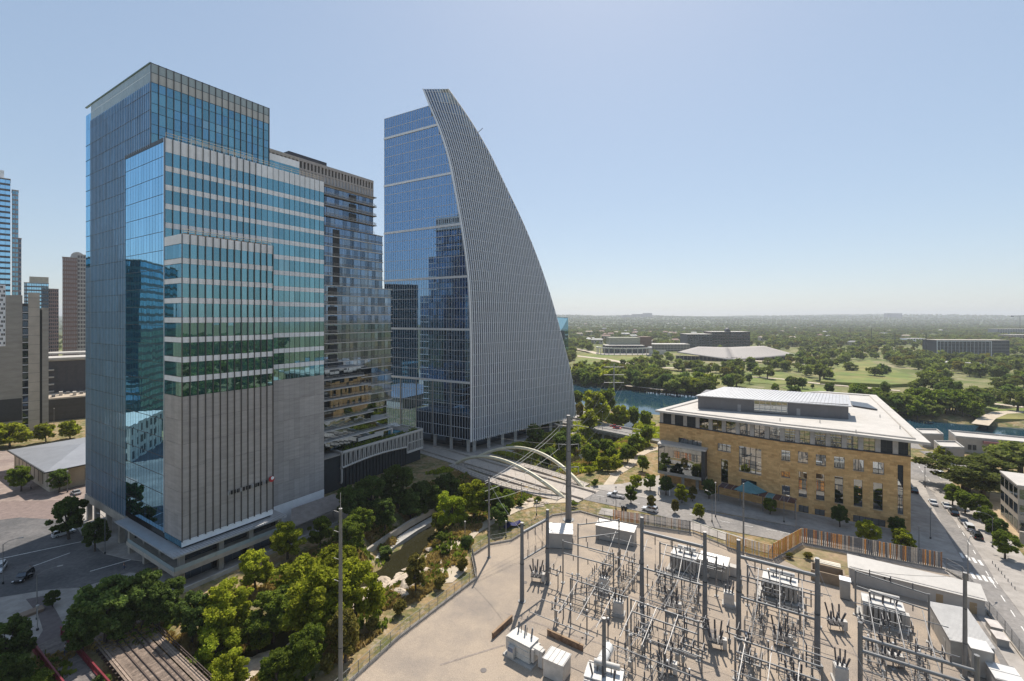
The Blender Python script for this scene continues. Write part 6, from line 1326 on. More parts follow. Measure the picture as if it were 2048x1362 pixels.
# lakeside pylon carrying the lines, power poles in the far trees
py_ = thing("lakeside_pylon", "slim pale steel pylon carrying many wires by the lake", "pylon", (far_t.x, far_t.y, -1)); cyl("shaft", py_, galv_light, (0, 0, 0), (0, 0, 31), .6, .3, seg=8)
for z in (29, 24, 19): cyl("cross_arm", py_, galv_light, (-6.5, 0, z), (6.5, 0, z), .22, seg=5)
for k, (px, py, d) in enumerate(((1790, 672, 700), (1743, 660, 1000), (1852, 690, 640), (1700, 660, 1100))):
    q = at(px, py, d); t = thing("power_pole", "dark tall power pole rising from the park trees, %s" % ("first", "second", "third", "fourth")[k], "pole", (q.x, q.y, 0)); cyl("shaft", t, dark_metal, (0, 0, 0), (0, 0, 38), .6, .35, seg=6); bx("cross_arm", t, dark_metal, -4, 4, -.2, .2, 33, 33.5)
# low pavilions by the lake at right
def pavilion(pts, z, label, nm="lake_pavilion"):
    P = [gp(x, y, z) for x, y in pts]; o = P[0].copy(); o.z = 0; t = thing(nm, label, "pavilion", o); pol = [tuple((q-o)[:2]) for q in P]
    ar = sum(pol[i][0]*pol[(i+1) % 4][1]-pol[(i+1) % 4][0]*pol[i][1] for i in range(4)); pol = pol if ar > 0 else pol[::-1]
    m = MB(); m.prism(pol, -2, z-.5); m.build("wall", M("pavilion_stone", (.43, .38, .33), .8, var=.06), t); m = MB(); m.prism(pol, z-.48, z-.3); m.build("roof", roof_white, t)
    for a, b_ in zip(pol, pol[1:]+pol[:1]):
        d = Vector((b_[0]-a[0], b_[1]-a[1], 0)); fc = Facade(t, a, tuple(d[:2])); fc.box("parapet", concrete, 0, d.length, z-.5, z+.35, -.35, .05)
    return t, pol
t, pol = pavilion([(1897, 861), (2160, 885), (2190, 897), (1912, 873)], 6.5, "long low stone pavilion with a red awning by the lake")
fc = Facade(t, pol[0], (pol[1][0]-pol[0][0], pol[1][1]-pol[0][1])); L = Vector((pol[1][0]-pol[0][0], pol[1][1]-pol[0][1], 0)).length
fq = gp(1912, 873, 6.5)-Vector(t.location); fe = gp(2190, 897, 6.5)-Vector(t.location); fc = Facade(t, tuple(fq[:2]), tuple((fe-fq)[:2]))
fc.box("awning", M("awning_red", (.36, .16, .15), .7), 9, 19, 4.6, 5.6, 0, 1.2); fc.box("door", white_panel, 12.2, 14.6, 0, 2.4, 0, .1); fc.box("door_head", frame_d, 11.6, 15.4, 2.5, 3.6, 0, .12)
for a in (4, 5.6, 19.6, 21.2, 27, 33): fc.box("window", frame_d, a, a+1.2, 1.2, 3.4, 0, .1)
pavilion([(1868, 882), (1912, 883), (1929, 896), (1882, 894)], 6.0, "small square stone pavilion left of the long one"); pavilion([(1832, 858), (1874, 859), (1887, 869), (1845, 868)], 6.0, "stone pavilion half hidden behind the library roof")
re_ = thing("edge_building", "beige office building corner cut by the right edge", "building", gp(2036, 1066), UA-math.pi/2); grid_block(re_, 0, 40, 0, 14, 0, 13, M("edge_stone", (.46, .41, .35), .8, var=.06), g_dark, 12, 3, inset=.8, sides="fl", ny_=4); bx("ramp_wall", re_, concrete_warm, -2, 40, -9, -8.4, 0, 3.4)
# ------------------------------------------------------------------ buildings at the left edge
hall = thing("metal_roof_hall", "low hall with a wide grey metal roof and pale walls left of the stepped tower", "hall", gp(99, 985), UA)
grid_block(hall, 0, 52, 0, 46, 0, 7.2, M("hall_wall", (.52, .45, .36), .8, var=.06), M("hall_door", (.16, .13, .10), .7), 8, 1, inset=.16, sides="fl", ny_=9)
m = MB(); m.v = [(-1.6, -1.6, 7.5), (54, -1.6, 7.5), (54, 48, 7.5), (-1.6, 48, 7.5), (14, 22, 10.2), (42, 22, 10.2)]; m.f = [(0, 1, 5, 4), (1, 2, 5), (2, 3, 4, 5), (3, 0, 4), (3, 2, 1, 0)]; m.build("metal_roof", M("hall_metal_roof", (.33, .335, .35), .45, .3, var=.06, scale=.3), hall)
bx("eave", hall, frame_d, -1.7, 54, -1.7, -1.3, 7.2, 7.55); bx("eave", hall, frame_d, -1.7, -1.3, -1.3, 48, 7.2, 7.55)
cb = thing("concrete_tower", "weathered concrete tower with a dark window strip at the left edge", "building", Vector((-237.2, 238, 0)), .82); cbm = M("board_concrete", (.36, .33, .29), .85, var=.1, scale=.15, stretch=(1, 1, 5)); cb2 = M("concrete_pale", (.50, .44, .37), .8, var=.08, scale=.2)
bx("wall", cb, cbm, -40, -9.2, 0, 12, 0, 71); bx("stair_tower", cb, cb2, -7.2, -3.2, -1.2, 9, 0, 72.5); bx("recess", cb, frame_d, -3.3, -2.2, .5, 9, 0, 64); bx("end_wall", cb, cbm, -2.3, 0, -.4, 9, 0, 65); bx("strip_back", cb, frame_d, -9.3, -7.1, .6, 9, 0, 67)
for k in range(17): bx("strip_window", cb, far_glass, -9.1, -7.3, .35, .6, 3+k*3.75, 5.6+k*3.75); bx("strip_slab", cb, white_panel, -9.2, -7.2, .1, .6, 2.4+k*3.75, 2.75+k*3.75)
for k in range(15): bx("joint", cb, frame_d, -7.22, -3.18, -1.24, -1.2, 4+k*4.7, 4.08+k*4.7)
bx("dark_panel", cb, frame_d, -24, -9.4, -.12, 0, 9, 20); bx("pale_panel", cb, white_panel, -24, -14.9, -.3, 0, 46, 76)
for i in range(5):
    for k in range(14):
        if (i*7+k*5) % 3: bx("slot_window", cb, frame_d, -18.4+i*.7, -17.9+i*.7, -.36, -.3, 47+k*2.1, 48.1+k*2.1)
bt = thing("blue_glass_tower", "tall blue glass tower cut off by the left edge", "skyscraper", Vector((-356, 330, 0)), .83); grid_block(bt, -30, 0, 0, 14, 0, 158, far_dark, g_blue, 12, 40, inset=.95, sides="f"); bx("crown", bt, white_panel, -26, -3, 2, 10, 158, 164)
bt2 = thing("slab_tower", "slim pale-edged tower right behind the blue glass tower", "skyscraper", Vector((-356, 331, 0)), .83); spk = M("slab_pink", (.36, .31, .31), .8); grid_block(bt2, .1, 3.2, 1, 12, 0, 151, spk, g_deep, 2, 44, sides="f", inset=.8); grid_block(bt2, 3.3, 4.7, 2, 12, 0, 117, spk, far_glass, 1, 34, sides="f", inset=.7)
bw = thing("brown_tower", "reddish brown tower with a white barrel top between concrete and glass towers", "skyscraper", Vector((-386.7, 400, 0)), .77); grid_block(bw, 0, 9.3, 0, 14, 0, 112, M("tower_brown", (.25, .155, .14), .8), M("tower_pale_win", (.34, .30, .30), .6), 7, 30, sides="f", inset=.5); grid_block(bw, 9.4, 22, .8, 14, 0, 115, M("tower_ivory", (.50, .46, .44), .8), M("tower_win", (.14, .12, .13), .5), 7, 32, sides="f", inset=.72)
cyl("barrel_roof", bw, M("barrel_pale", (.5, .47, .45), .7), (9.5, 2, 113), (9.5, 12, 113), 4.5, seg=18)
bb = thing("blue_office_block", "lower blue glass office block seen between the left towers", "office building", Vector((-530, 505, 0)), .8); grid_block(bb, 0, 19, 0, 14, 0, 98, far_dark, g_blue, 10, 24, sides="f", inset=.82); bx("crown", bb, beige, 4, 19, 2, 12, 98, 105); grid_block(bb, 19.1, 27, 1, 14, 0, 92, M("tower_brown", (.25, .155, .14), .8), far_glass, 5, 22, sides="f", inset=.6)
cv = thing("convention_block", "dark low block with terraces and white roofs beside the stepped tower", "building", Vector((-267, 268, 0)), .75); grid_block(cv, 0, 34, 0, 14, 0, 12.5, frame_d, M("dim_glass", (.05, .05, .055), .3), 10, 3, sides="f", inset=.92); bx("terrace_deck", cv, M("deck_tan", (.46, .38, .29), .8), -1, 34, 0, 26, 12.9, 13.3)
grid_block(cv, -4, 40, 26, 44, 0, 33, M("deep_brown", (.075, .07, .075), .8), M("dim_glass", (.05, .05, .055), .3), 10, 2, sides="f", inset=.3); bx("roof_slab", cv, roof_white, -5, 40, 25, 46, 33.6, 35.0); bx("rear_roof", cv, roof_white, -4, 40, 46, 60, 36, 37)
for k in range(4): bx("terrace_slab", cv, roof_white, -6, 1.5, 24, 30, 14+k*4.4, 14.8+k*4.4)
for k in range(9): bx("roof_unit", cv, roof_white if k % 2 else galv, 1+k*3, 2.6+k*3, 4+(k % 3)*5, 7+(k % 3)*5, 13.3, 14.6+(k % 2))
# blocks beyond the frame that the tower's glass mirrors
md_ = thing("mirrored_tower", "dark teal office tower mirrored in the stepped tower's left glass", "office building", Vector((-300, 150, 0)), .1); grid_block(md_, 0, 52, 0, 44, 0, 90, M("teal_dark", (.02, .06, .065), .4), g_deep, 18, 22, sides="fr", inset=.9, ny_=14)
mw = thing("mirrored_building", "low white building with dark slit windows mirrored in the tower's left glass", "building", Vector((-222, 140, 0)), .1); grid_block(mw, 0, 34, 0, 22, 0, 15, M("mirrored_white", (.62, .56, .47), .8), frame_d, 7, 3, sides="fr", inset=.4, ny_=6)
# ------------------------------------------------------------------ old rail trestle and red footbridge
tl0, tr0, tr1 = gp(240, 1288), gp(284, 1232), gp(420, 1362); td = (tr1-tr0).normalized(); tn = Vector((-td.y, td.x, 0)); TRS = thing("rail_trestle", "old timber rail trestle with rusty rails over the creek", "trestle", tr0, math.atan2(td.y, td.x))
tw = M("trestle_timber", (.27, .205, .16), .9, var=.25, scale=1.5, pvar=.25); tieA = M("rail_rust", (.085, .06, .05), .7)
for k in range(110):
    x = k*.33; bx("tie", TRS, tw, x, x+.24, -7.6+random.uniform(-.15, .15), -1.9, .35, .55)
for y in (-1.7, -1.35, -1.0, -.65): bx("walk_plank", TRS, tw, 0, 37, y, y+.3, .5, .58)
for y in (-7.9, -7.5, -7.1): bx("walk_plank", TRS, tw, 0, 37, y-.3, y, .56, .62)
for y in (-3.4, -4.9): bx("rail", TRS, tieA, 0, 37, y-.06, y+.06, .55, .75)
for y in (-2.6, -5.8): bx("guard_timber", TRS, tieA, 0, 37, y-.1, y+.1, .55, .72)
for y in (-.3, ): 
    for k in range(19): bx("rail_post", TRS, tieA, k*2-.05, k*2+.05, y-.05, y+.05, .3, 1.7)
    for z in (1.1, 1.65): bx("hand_rail", TRS, tieA, 0, 37, y-.05, y+.05, z, z+.1)
for k in range(26): bx("tie_end", TRS, tieA, k*1.4, k*1.4+.3, -8.5, -7.6, .0, .5)
for k in range(7):
    for y in (-1.5, -4.2, -7): bx("pile", TRS, bark, 3+k*5-.2, 3+k*5+.2, y-.2, y+.2, -6, .35)
rl0, rr0, rr1 = gp(64, 1297), gp(122, 1273), gp(199, 1362); rd = (rr1-rr0).normalized(); RBg = thing("red_footbridge", "timber-decked footbridge with dark red railings in the bottom left", "footbridge", rr0, math.atan2(rd.y, rd.x)); Wb = abs((rl0-rr0).dot(Vector((-rd.y, rd.x, 0))))
redm = M("rail_red", (.19, .025, .035), .5); plank = M("bridge_plank", (.19, .165, .15), .85, var=.2, scale=2, pvar=.2)
for k in range(70): bx("plank", RBg, plank, k*.4, k*.4+.36, -Wb, 0, .2, .3)
for y in (0.06, -Wb-.06):
    bx("top_rail", RBg, redm, -.5, 28, y-.12, y+.12, 1.5, 1.7); bx("bottom_rail", RBg, redm, -.5, 28, y-.08, y+.08, .35, .5)
    for k in range(12): bx("post", RBg, redm, k*2.4-.1, k*2.4+.1, y-.1, y+.1, -.4, 1.5)
    for k in range(90): bx("baluster", RBg, redm, k*.3, k*.3+.04, y-.03, y+.03, .5, 1.5)
for y in (0, -Wb): bx("girder", RBg, redm, -.5, 28, y-.15, y+.15, -.9, .2)
# ------------------------------------------------------------------ rocks, walls and ground cover by the creek
def boulder(seed, mat):
    r = random.Random(seed); m = MB(); N, K = 9, 6
    ph = [r.uniform(0, 6) for _ in range(6)]
    for j in range(K+1):
        th = math.pi*j/K
        for i in range(N):
            a = 2*math.pi*i/N; s = 1+.22*math.sin(2*a+ph[0])+.16*math.sin(3*a+ph[1]+th*2)+.12*math.sin(4*th+ph[2]); m.v.append((s*math.sin(th)*math.cos(a), s*math.sin(th)*math.sin(a), .55*math.cos(th)*(1+.15*math.sin(a+ph[3]))))
    for j in range(K):
        for i in range(N): m.f.append((j*N+i, j*N+(i+1) % N, (j+1)*N+(i+1) % N, (j+1)*N+i))
    return pymesh("boulder", m.v, m.f, mat)
rocks = [boulder(k, rock) for k in range(6)]
ROCKS = [(800, 1128, 1.6), (815, 1115, 1.4), (838, 1100, 1.4), (782, 1150, 2.0), (752, 1150, 2.2), (735, 1180, 2.6), (720, 1210, 2.2), (690, 1225, 2.2), (860, 1088, 1.2), (770, 1140, 2.2), (795, 1168, 3.6), (745, 1172, 3.0), (760, 1190, 2.4), (725, 1160, 1.8), (815, 1190, 2.6), (832, 1178, 2.4), (800, 1205, 1.8), (850, 1160, 1.6), (880, 1148, 1.5), (700, 1195, 2.4), (735, 1200, 2.0), (855, 1125, 1.2), (870, 1112, 1.1), (890, 1098, 1.0), (905, 1090, .9), (930, 1050, .9), (945, 1042, .9), (960, 1034, 1.0), (975, 1026, .9), (1035, 1004, 1.0), (1048, 1010, 1.4), (1062, 1004, 1.3), (1078, 1014, 1.5), (1090, 1008, 1.2), (500, 1300, 3.0), (530, 1290, 2.6), (545, 1310, 2.8), (480, 1320, 2.4), (590, 1260, 2.0), (505, 1335, 2.6), (1240, 945, 1.1), (1255, 938, 1.2), (1268, 932, 1.0), (1225, 952, 1.0)]
for k, (px, py, s) in enumerate(ROCKS):
    q = gp(px, py, -2.0 if px < 870 else -.5); q.z = tz(q.x, q.y)+.1*s; o = link("boulder", rocks[k % 6]); o.location = q; o.scale = (s*random.uniform(.8, 1.3), s*random.uniform(.7, 1.1), s*random.uniform(.55, .9)); o.rotation_euler = (0, 0, random.uniform(0, 6)); tag(o, "%s pale limestone boulder %s" % ("large" if s > 2.2 else "middling" if s > 1.3 else "small", "in the creek bed near the bottom edge" if px < 620 else "on the stony outcrop by the creek pool" if px < 840 else "along the creek footpath" if px < 1000 else "by the curved mesh fence" if px < 1150 else "on the winding path by the library"), "boulder", "limestone boulders of the creek")
wl = thing("creek_wall", "pale stepped concrete wall along the creek's shaded bank", "wall", gp(745, 1118, -3.5))
pts = [gp(745, 1118, -3.5), gp(790, 1085, -3.5), gp(830, 1058, -3.5), gp(868, 1036, -3.5), gp(900, 1018, -3.5)]; o = Vector(wl.location)
for a, b_ in zip(pts[:-1], pts[1:]):
    fc = Facade(wl, tuple((a-o)[:2]), tuple((b_-a)[:2])); L = (b_-a).length
    fc.box("ledge", concrete, -.2, L+.2, -1.6, -.2, -1.8, .9); fc.box("wall", concrete_warm, -.2, L+.2, .2, 2.0, -2.6, -1.8)
def cover(name, n, mat, size, dmin, dmax, ymin, ymax, label, seed, vertical=True, aspect=1.4):
    r = np.random.default_rng(seed); X = r.uniform(-110, 80, n*6); Y = r.uniform(ymin, ymax, n*6); d = seg_dist(X, Y, CREEK); nz_ = np.sin(X*.35+np.sin(Y*.3)*2)+np.sin(Y*.41+seed)
    ok = (d > dmin) & (d < dmax) & (nz_ > -.5+.2*(seed % 3)); X, Y = X[ok][:n], Y[ok][:n]
    yard = np.array([tuple(q[:2]) for q in YARD]); k = ~inside(X, Y, yard) & (Y < 1e9)
    loc = (X+74.1)*UX+(Y-104.3)*UY; lov = -(X+74.1)*UY+(Y-104.3)*UX; k &= ~((loc > -4) & (loc < 46) & (lov > -4)); k &= seg_dist(X, Y, np.array([(-45, 219), (24, 157.5)])) > 13; X, Y = X[k], Y[k]
    Z = terrain(X, Y)+size*.4; o = link(name, quads_mesh(name, np.stack([X, Y, Z], 1), size*r.uniform(.6, 1.5, len(X)), mat, seed, .3, aspect, vertical)); o["kind"] = "stuff"; o["label"] = label
cover("dry_grass", 60000, leaf("leaf_straw", (.30, .20, .08), (.46, .33, .15), .35), .55, 4.2, 19, 62, 235, "dry straw-coloured grass on the creek slopes", 4)
cover("green_undergrowth", 15000, LEAF["green"], .75, 3.5, 19, 55, 260, "green undergrowth on the creek banks", 2)
cover("green_undergrowth", 24000, LEAF["lime"], .8, 3, 26, 178, 290, "lush green undergrowth beyond the arch bridge", 7)
shr = proto("green", "mid", 1); shl = proto("lime", "mid", 0); sho = proto("olive", "mid", 2)
SHR = [(925, 1130, 3.2, "olive", "by the fence bend"), (935, 1085, 3.0, "dark", "inside the fence corner by the footpath"), (890, 1100, 2.6, "green", "on the slope left of the footpath"), (885, 1075, 3, "green", "tallest left of the footpath lamp"), (1040, 1005, 2.6, "green", "beside the pale boulders"), (1075, 1000, 2.4, "green", "near the bridge's right abutment"), (1148, 1008, 2.2, "green", "at the foot of the tall line pole"), (870, 1090, 2.2, "olive", "on the dry slope above the pool"), (770, 1075, 3, "dark", "under the shaded bank"), (655, 1330, 3, "olive", "beside the long mesh fence"), (745, 1250, 2.6, "olive", "on the dry slope by the fence"), (800, 1215, 3, "olive", "right of the stony outcrop"), (880, 1165, 3, "olive", "between fence and stone apron"), (1215, 935, 3, "lime", "beyond the bridge's far arch"), (1180, 940, 3, "lime", "behind the tall line pole"), (1245, 915, 3.5, "green", "left of the library's glass box"), (1265, 905, 3.5, "lime", "by the winding path"), (1190, 965, 2.6, "green", "at the bridge parapet's right end"), (1615, 1112, 1.8, "fargold", "beside the concrete vault"), (1580, 1112, 1.5, "fargold", "in the fenced soil corner")]
for px, py, h, kd, lb in SHR:
    c = crown_at(px, py, h, .5); tm, cm = proto(kd, "mid", 0); t = thing("shrub", "%s shrub %s" % ({"olive": "brownish", "dark": "dark green", "green": "green", "lime": "light green", "fargold": "yellow dry"}[kd], lb), "shrub", c, random.uniform(0, 6), "shrubs around the yard and creek"); t.scale = (h*.13, h*.13, h*.1); link("stems", tm, t); link("foliage", cm, t)
# ------------------------------------------------------------------ vehicles
def car_proto(kind, color, label, loc, rz, group="cars on the streets"):
    L, W_, hh = {"sedan": (4.7, 1.8, 1.42), "suv": (4.8, 1.9, 1.72), "pickup": (5.7, 2.0, 1.85)}[kind]; t = thing("pickup_truck" if kind == "pickup" else "car", label, "truck" if kind == "pickup" else "car", loc, rz, group)
    pm = M("car_paint_"+color, {"white": (.72, .72, .72), "black": (.012, .012, .014), "red": (.30, .02, .02), "silver": (.36, .37, .38), "grey": (.10, .105, .11)}[color], .22, .2, var=.02, spec=.6)
    hb = hh*.58; a = L/2
    prof = [(-a, .32), (-a*.98, hb*.92), (-a*.55, hb*1.02), (a*.35, hb), (a*.9, hb*.82), (a, hb*.55), (a*.98, .3)]
    m = MB(); n = len(prof)
    for y, s in ((-W_/2, .0), (-W_/2+.12, .06), (W_/2-.12, .06), (W_/2, .0)):
        for x, z in prof: m.v.append((x*(.97 if s == 0 else 1), y, z-(.05 if s == 0 else 0)))
    for k in range(3):
        for i in range(n): m.f.append((k*n+i, (k+1)*n+i, (k+1)*n+(i+1) % n, k*n+(i+1) % n))
    m.f += [tuple(range(n)), tuple(3*n+i for i in range(n-1, -1, -1))]; m.build("body", pm, t)
    c0, c1, r0_, r1_ = {"sedan": (-.62, .46, -.40, .16), "suv": (-.93, .42, -.84, .18), "pickup": (-.12, .50, -.08, .26)}[kind]
    gm_ = MB(); gm_.v = [(a*c0, -W_*.46, hb), (a*c1, -W_*.46, hb), (a*c1, W_*.46, hb), (a*c0, W_*.46, hb), (a*r0_, -W_*.38, hh-.06), (a*r1_, -W_*.38, hh-.06), (a*r1_, W_*.38, hh-.06), (a*r0_, W_*.38, hh-.06)]; gm_.f = CUBE_F; gm_.build("windows", glass_car, t)
    rm = MB(); rm.box(a*r0_-.03, a*r1_+.03, -W_*.39, W_*.39, hh-.07, hh); rm.build("roof", pm, t)
    for x in (r0_*a, r1_*a, (r0_+r1_)*a/2):
        for s_ in (-1, 1): pb_ = MB(); pb_.tube((x, s_*W_*.385, hh-.05), (x+(0 if x not in (r0_*a, r1_*a) else (.25*(-1 if x == r0_*a else 1))), s_*W_*.465, hb), .04, seg=4); pb_.build("pillar", pm, t)
    for x in (-a*.62, a*.62):
        for s_ in (-1, 1):
            w = cyl("wheel", t, black, (x, s_*(W_/2-.2), .33), (x, s_*(W_/2+.02), .33), .33, seg=12)
            under(cyl("hub", t, galv_light, (x, s_*(W_/2+.02), .33), (x, s_*(W_/2+.04), .33), .19, seg=8), w)
    for s_ in (-1, 1): bx("headlight", t, white_panel, a*.93, a*1.0, s_*W_*.36-.17, s_*W_*.36+.17, hb*.62, hb*.78); bx("tail_light", t, M("lamp_red", (.35, .02, .02), .3), -a*1.0, -a*.95, s_*W_*.38-.13, s_*W_*.38+.13, hb*.65, hb*.9)
    if kind == "pickup": bx("bed", t, black, -a*.93, -a*.16, -W_*.40, W_*.40, hb*.9, hb*1.05)
    return t
AU = UA; AV = UA+math.pi/2
for kind, col, px, py, rz, lb in (("sedan", "white", 1866, 1008, AU, "white car driving up the right-hand street"), ("sedan", "white", 1893, 1014, AU, "white sedan parked farthest along the right-hand kerb"), ("suv", "black", 1907, 1028, AU, "black wagon parked second along the right-hand kerb"), ("sedan", "grey", 1927, 1046, AU, "dark grey sedan parked third along the right-hand kerb"), ("suv", "white", 1938, 1058, AU, "white wagon parked fourth along the right-hand kerb"), ("suv", "black", 1953, 1075, AU, "black wagon parked nearest along the right-hand kerb"), ("suv", "black", 1828, 984, AU, "black car beside the library's far corner"),
        ("pickup", "white", 1232, 994, AV+.1, "white pickup truck near the bridge end"), ("suv", "white", 1300, 1022, AV, "white van-like car behind the small street trees"), ("sedan", "red", 1234, 858, AV+.25, "dark red car on the parkway bridge"), ("sedan", "red", 1228, 854, AV+.25, "second red car beside the dark red one on the parkway"), ("sedan", "silver", 1165, 846, AV+.25, "silver car at the left of the parkway bridge"), ("sedan", "white", 1182, 858, AV+.25, "white car on the near lane of the parkway bridge"),
        ("suv", "black", 47, 1158, UA+math.pi+.9, "black car with an open door in the tower's shadow"), ("suv", "white", -2, 1142, UA+math.pi+1.2, "white car cut by the left edge in the shaded street"), ("suv", "white", 127, 1070, AU, "white car parked under the dark street tree"), ("sedan", "silver", 152, 988, AV, "silver car between the hall and the stepped tower"), ("sedan", "black", 1990, 920, AV, "black car in the lot by the lake pavilion"), ("suv", "silver", 2015, 928, AV, "silver wagon under the right edge oak"), ("sedan", "white", 1880, 950, AV+.2, "white car glimpsed under the huge oak")):
    t = car_proto(kind, col, lb, gp(px, py)+Vector((0, 0, .06)), rz)
    if "open door" in lb: bx("open_door", t, M("car_paint_black", (.012, .012, .014)), .2, 1.1, .95, 1.8, .45, 1.25, .9)
# ------------------------------------------------------------------ people
def person(loc, rz, shirt, pants, label, stride=.16, arm=.1):
    t = thing("person", label, "person", loc, rz, "people on foot"); sk = M("skin", (.42, .26, .19), .6)
    J = {"pelvis": (0, 0, .95, .13), "waist": (0, 0, 1.12, .12), "chest": (0, 0, 1.36, .155), "neck": (0, 0, 1.5, .06), "head": (.02, 0, 1.64, .095), "crown": (.01, 0, 1.74, .085)}
    E = [("pelvis", "waist"), ("waist", "chest"), ("chest", "neck"), ("neck", "head"), ("head", "crown")]
    for s_, nm in ((1, "l"), (-1, "r")):
        st = stride*s_
        J.update({nm+"hip": (0, .1*s_, .9, .1), nm+"knee": (st*.5+.03, .1*s_, .5, .07), nm+"ankle": (st, .1*s_, .08, .045), nm+"toe": (st+.16, .1*s_, .03, .035), nm+"sh": (0, .19*s_, 1.42, .065), nm+"elbow": (-arm*s_, .24*s_, 1.14, .045), nm+"wrist": (.12-arm*s_, .25*s_, .92, .032), nm+"hand": (.16-arm*s_, .25*s_, .84, .035)})
        E += [("pelvis", nm+"hip"), (nm+"hip", nm+"knee"), (nm+"knee", nm+"ankle"), (nm+"ankle", nm+"toe"), ("chest", nm+"sh"), (nm+"sh", nm+"elbow"), (nm+"elbow", nm+"wrist"), (nm+"wrist", nm+"hand")]
    def skin(name, keys, edges, grow, mat):
        ks = [k for k in J if k in keys]; me = bpy.data.meshes.new(name); me.from_pydata([J[k][:3] for k in ks], [(ks.index(a), ks.index(b_)) for a, b_ in edges], []); me.materials.append(mat); o = link(name, me, t)
        md = o.modifiers.new("skin", 'SKIN'); md.use_smooth_shade = True
        for i, k in enumerate(ks):
            v = me.skin_vertices[0].data[i]; v.radius = (J[k][3]+grow,)*2; v.use_root = i == 0
        s2 = o.modifiers.new("sub", 'SUBSURF'); s2.levels = 1; s2.render_levels = 1; return o
    skin("body", set(J), E, 0, sk)
    top = {"waist", "chest", "lsh", "rsh", "lelbow", "relbow"}; skin("shirt", top, [e for e in E if e[0] in top and e[1] in top], .022, shirt)
    leg = {"pelvis", "lhip", "rhip", "lknee", "rknee", "lankle", "rankle"}; skin("trousers", leg, [e for e in E if e[0] in leg and e[1] in leg], .02, pants)
    hm_ = MB()
    for j in range(4):
        for i in range(8): th = .9*j/3*math.pi/2; hm_.v.append((.0+.108*math.sin(th)*math.cos(i*math.pi/4), .1*math.sin(th)*math.sin(i*math.pi/4), 1.70+.13*math.cos(th)))
    for j in range(3):
        for i in range(8): hm_.f.append((j*8+i, (j+1)*8+i, (j+1)*8+(i+1) % 8, j*8+(i+1) % 8))
    hm_.build("hair", M("hair_dark", (.03, .02, .015), .6), t, smooth=True); return t
cw, cd_, cb_ = M("shirt_white", (.7, .7, .7), .8), M("cloth_dark", (.03, .03, .035), .8), M("cloth_blue", (.08, .10, .16), .8)
person(gp(131, 1310)+Vector((0, 0, .3)), -2.2, cw, cb_, "person in a white shirt walking on the red-railed footbridge", .2, .12); person(gp(60, 1146)+Vector((0, 0, .05)), 2.6, cd_, cd_, "person in dark clothes standing at the black car's open door", .05)
person(gp(248, 1140)+Vector((0, 0, .15)), 1.0, cd_, cb_, "person in dark clothes on the pavement by the tower terrace", .2); person(gp(62, 980)+Vector((0, 0, .1)), .4, cd_, cd_, "person in dark clothes beside the metal-roofed hall", .2)
# ------------------------------------------------------------------ street lamps, bollards and small furniture
def lamp(loc, h, rz, arm, label, mat=None):
    t = thing("street_lamp", label, "street lamp", loc, rz, "street lamps"); mt = mat or galv; cyl("pole", t, mt, (0, 0, 0), (0, 0, h), .11, .07, seg=8); cyl("base", t, dark_metal, (0, 0, 0), (0, 0, .6), .2, seg=8)
    if arm: m = MB(); m.path([(0, 0, h-.1), (arm*.3, 0, h+.5), (arm*.7, 0, h+.75), (arm, 0, h+.8)], .05, seg=5); ar_ = m.build("arm", mt, t); under(bx("lantern", t, galv_light, arm-.1, arm+.75, -.14, .14, h+.72, h+.86), ar_)
    else: cyl("lantern", t, galv_light, (0, 0, h), (0, 0, h+.5), .2, .26, seg=8)
    return t
LAMPS = [(1936, 1175, 10, .6, 2.2, "tall street lamp between the two zebra crossings"), (1838, 1100, 6, 0, 0, "short lamp post at the library's street corner"), (1861, 1078, 8, 0, 0, "slim lamp post beside the library's shaded kerb"), (1592, 1066, 9, 2.2, 1.8, "curved street lamp before the library canopy's right end"), (1424, 1044, 8, 2.2, 1.4, "curved street lamp before the library canopy's left end"), (1431, 1034, 10, 0, 0, "white lamp post before the library's stone wall"), (1568, 1045, 9, 0, 0, "banner lamp post before the library's entrance"), (1850, 975, 7, 0, 0, "lamp post at the far right street corner"), (1985, 1095, 8, 2.6, 2.4, "street lamp among the right pavement trees"), (1232, 1020, 7, 0, 0, "lamp post at the end of the striped board fence"),
         (6, 1168, 9, .5, 2.6, "curved street lamp at the left edge"), (210, 1108, 9, 2.7, 3.0, "street lamp by the tower's columns"), (74, 1240, 9, .6, 3.0, "street lamp rising over the brick trail"), (75, 1262, 4.5, 0, 0, "low white lamp on the trail plaza"), (1073, 1030, 4, 0, 0, "footpath lamp by the curved mesh fence"), (1080, 1003, 4, 0, 0, "footpath lamp near the bridge abutment"), (1012, 1074, 4, 0, 0, "footpath lamp behind the angled mesh fence"), (930, 1075, 4, 0, 0, "footpath lamp on the creek slope"), (1043, 998, 5, 0, 0, "footpath lamp under the bridge's near footway"), (1205, 858, 9, 0, 0, "lamp post on the parkway bridge"), (135, 985, 7, 0, 0, "lamp post by the hall's corner tree"), (108, 850, 9, 0, 0, "lamp post behind the hall")]
for px, py, h, rz, arm, lb in LAMPS: q = gp(px, py); q.z = max(tz(q.x, q.y), -.05); lamp(q, h, rz, arm, lb, galv_light if "white" in lb or "footpath" in lb else None)
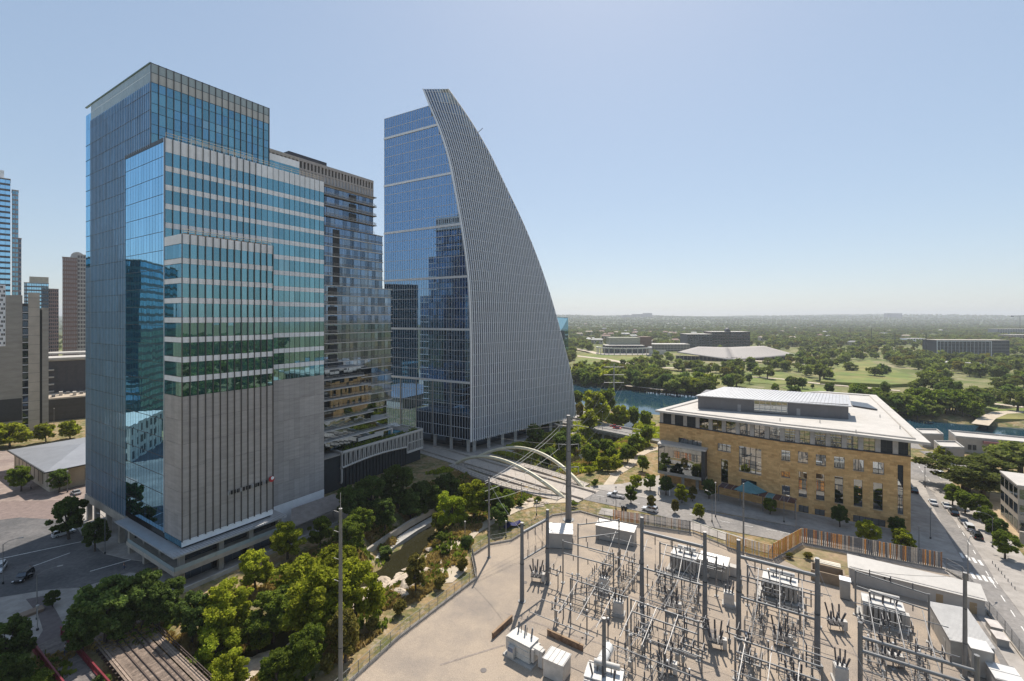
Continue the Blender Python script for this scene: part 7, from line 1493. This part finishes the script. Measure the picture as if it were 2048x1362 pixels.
for k in range(12):
    f = k/11; q = gp(1985, 1128).lerp(gp(2060, 1215), f) if k < 8 else gp(1200, 1000).lerp(gp(1240, 1010), (k-8)/3)
    b = thing("bollard", "short dark bollard along the right pavement kerb" if k < 8 else "short dark bollard by the bridge end", "bollard", q, 0, "pavement bollards"); cyl("post", b, galv, (0, 0, 0), (0, 0, .75), .08, seg=8); cyl("cap", b, galv_light, (0, 0, .75), (0, 0, .82), .09, .05, seg=8)
for px, py, lb in ((1245, 1020, "left"), (1251, 1021, "right")):
    b = thing("litter_bin", "black litter bin by the striped board fence, %s one" % lb, "bin", gp(px, py), 0); cyl("body", b, black, (0, 0, .1), (0, 0, 1.2), .42, .48, seg=10); cyl("lid", b, dark_metal, (0, 0, 1.2), (0, 0, 1.35), .5, .3, seg=10)
bn = thing("planter_bench", "boxy timber planter bench on the trail plaza", "bench", gp(55, 1232), UA); bx("box", bn, M("bench_timber", (.20, .14, .10), .8), -2.2, 2.2, -.9, .9, 0, .6); bx("seat", bn, M("bench_top", (.26, .19, .14), .8), -2.3, 2.3, -1.0, 1.0, .6, .75)
hp = thing("sculpture_frame", "white square frame sculpture beside the library forecourt", "sculpture", gp(1328, 990), AV)
for a in ((-2, -1.75, 0, 2.4), (1.75, 2, 0, 2.4), (-2, 2, 2.2, 2.5)): bx("frame_bar", hp, white_panel, a[0], a[1], -.12, .12, a[2], a[3])
gs = thing("delivery_tarp", "dark blue tarpaulin heap beside the creek footpath", "tarpaulin", gp(1028, 1052), .4); m = MB(); m.v = [(-3, -1, 0), (-1.5, -1.2, .9), (.2, -1, .4), (2.0, -1.1, 1.2), (3.2, -.8, 0), (-3, 1, 0), (-1.2, 1.1, 1.1), (.3, 1, .6), (2.2, 1, 1.0), (3, .9, 0)]; m.f = [(i, i+1, i+6, i+5) for i in range(4)]; m.build("cloth", M("tarp_blue", (.02, .02, .09), .4), gs)
# ------------------------------------------------------------------ thin summer haze
hz = MB(); hz.box(-13000, 13000, -60, 10800, -9, 185); ho = hz.build("haze", None); ho["kind"] = "stuff"; ho["label"] = "thin summer haze over the far hills"
hm3, nt, out = nodes("haze_air"); pvn = nn(nt, "ShaderNodeVolumePrincipled"); pvn.inputs["Density"].default_value = 1.15e-4; pvn.inputs["Color"].default_value = (.86, .90, .95, 1); pvn.inputs["Anisotropy"].default_value = .3
nt.links.new(pvn.outputs[0], out.inputs["Volume"]); ho.data.materials.append(hm3)
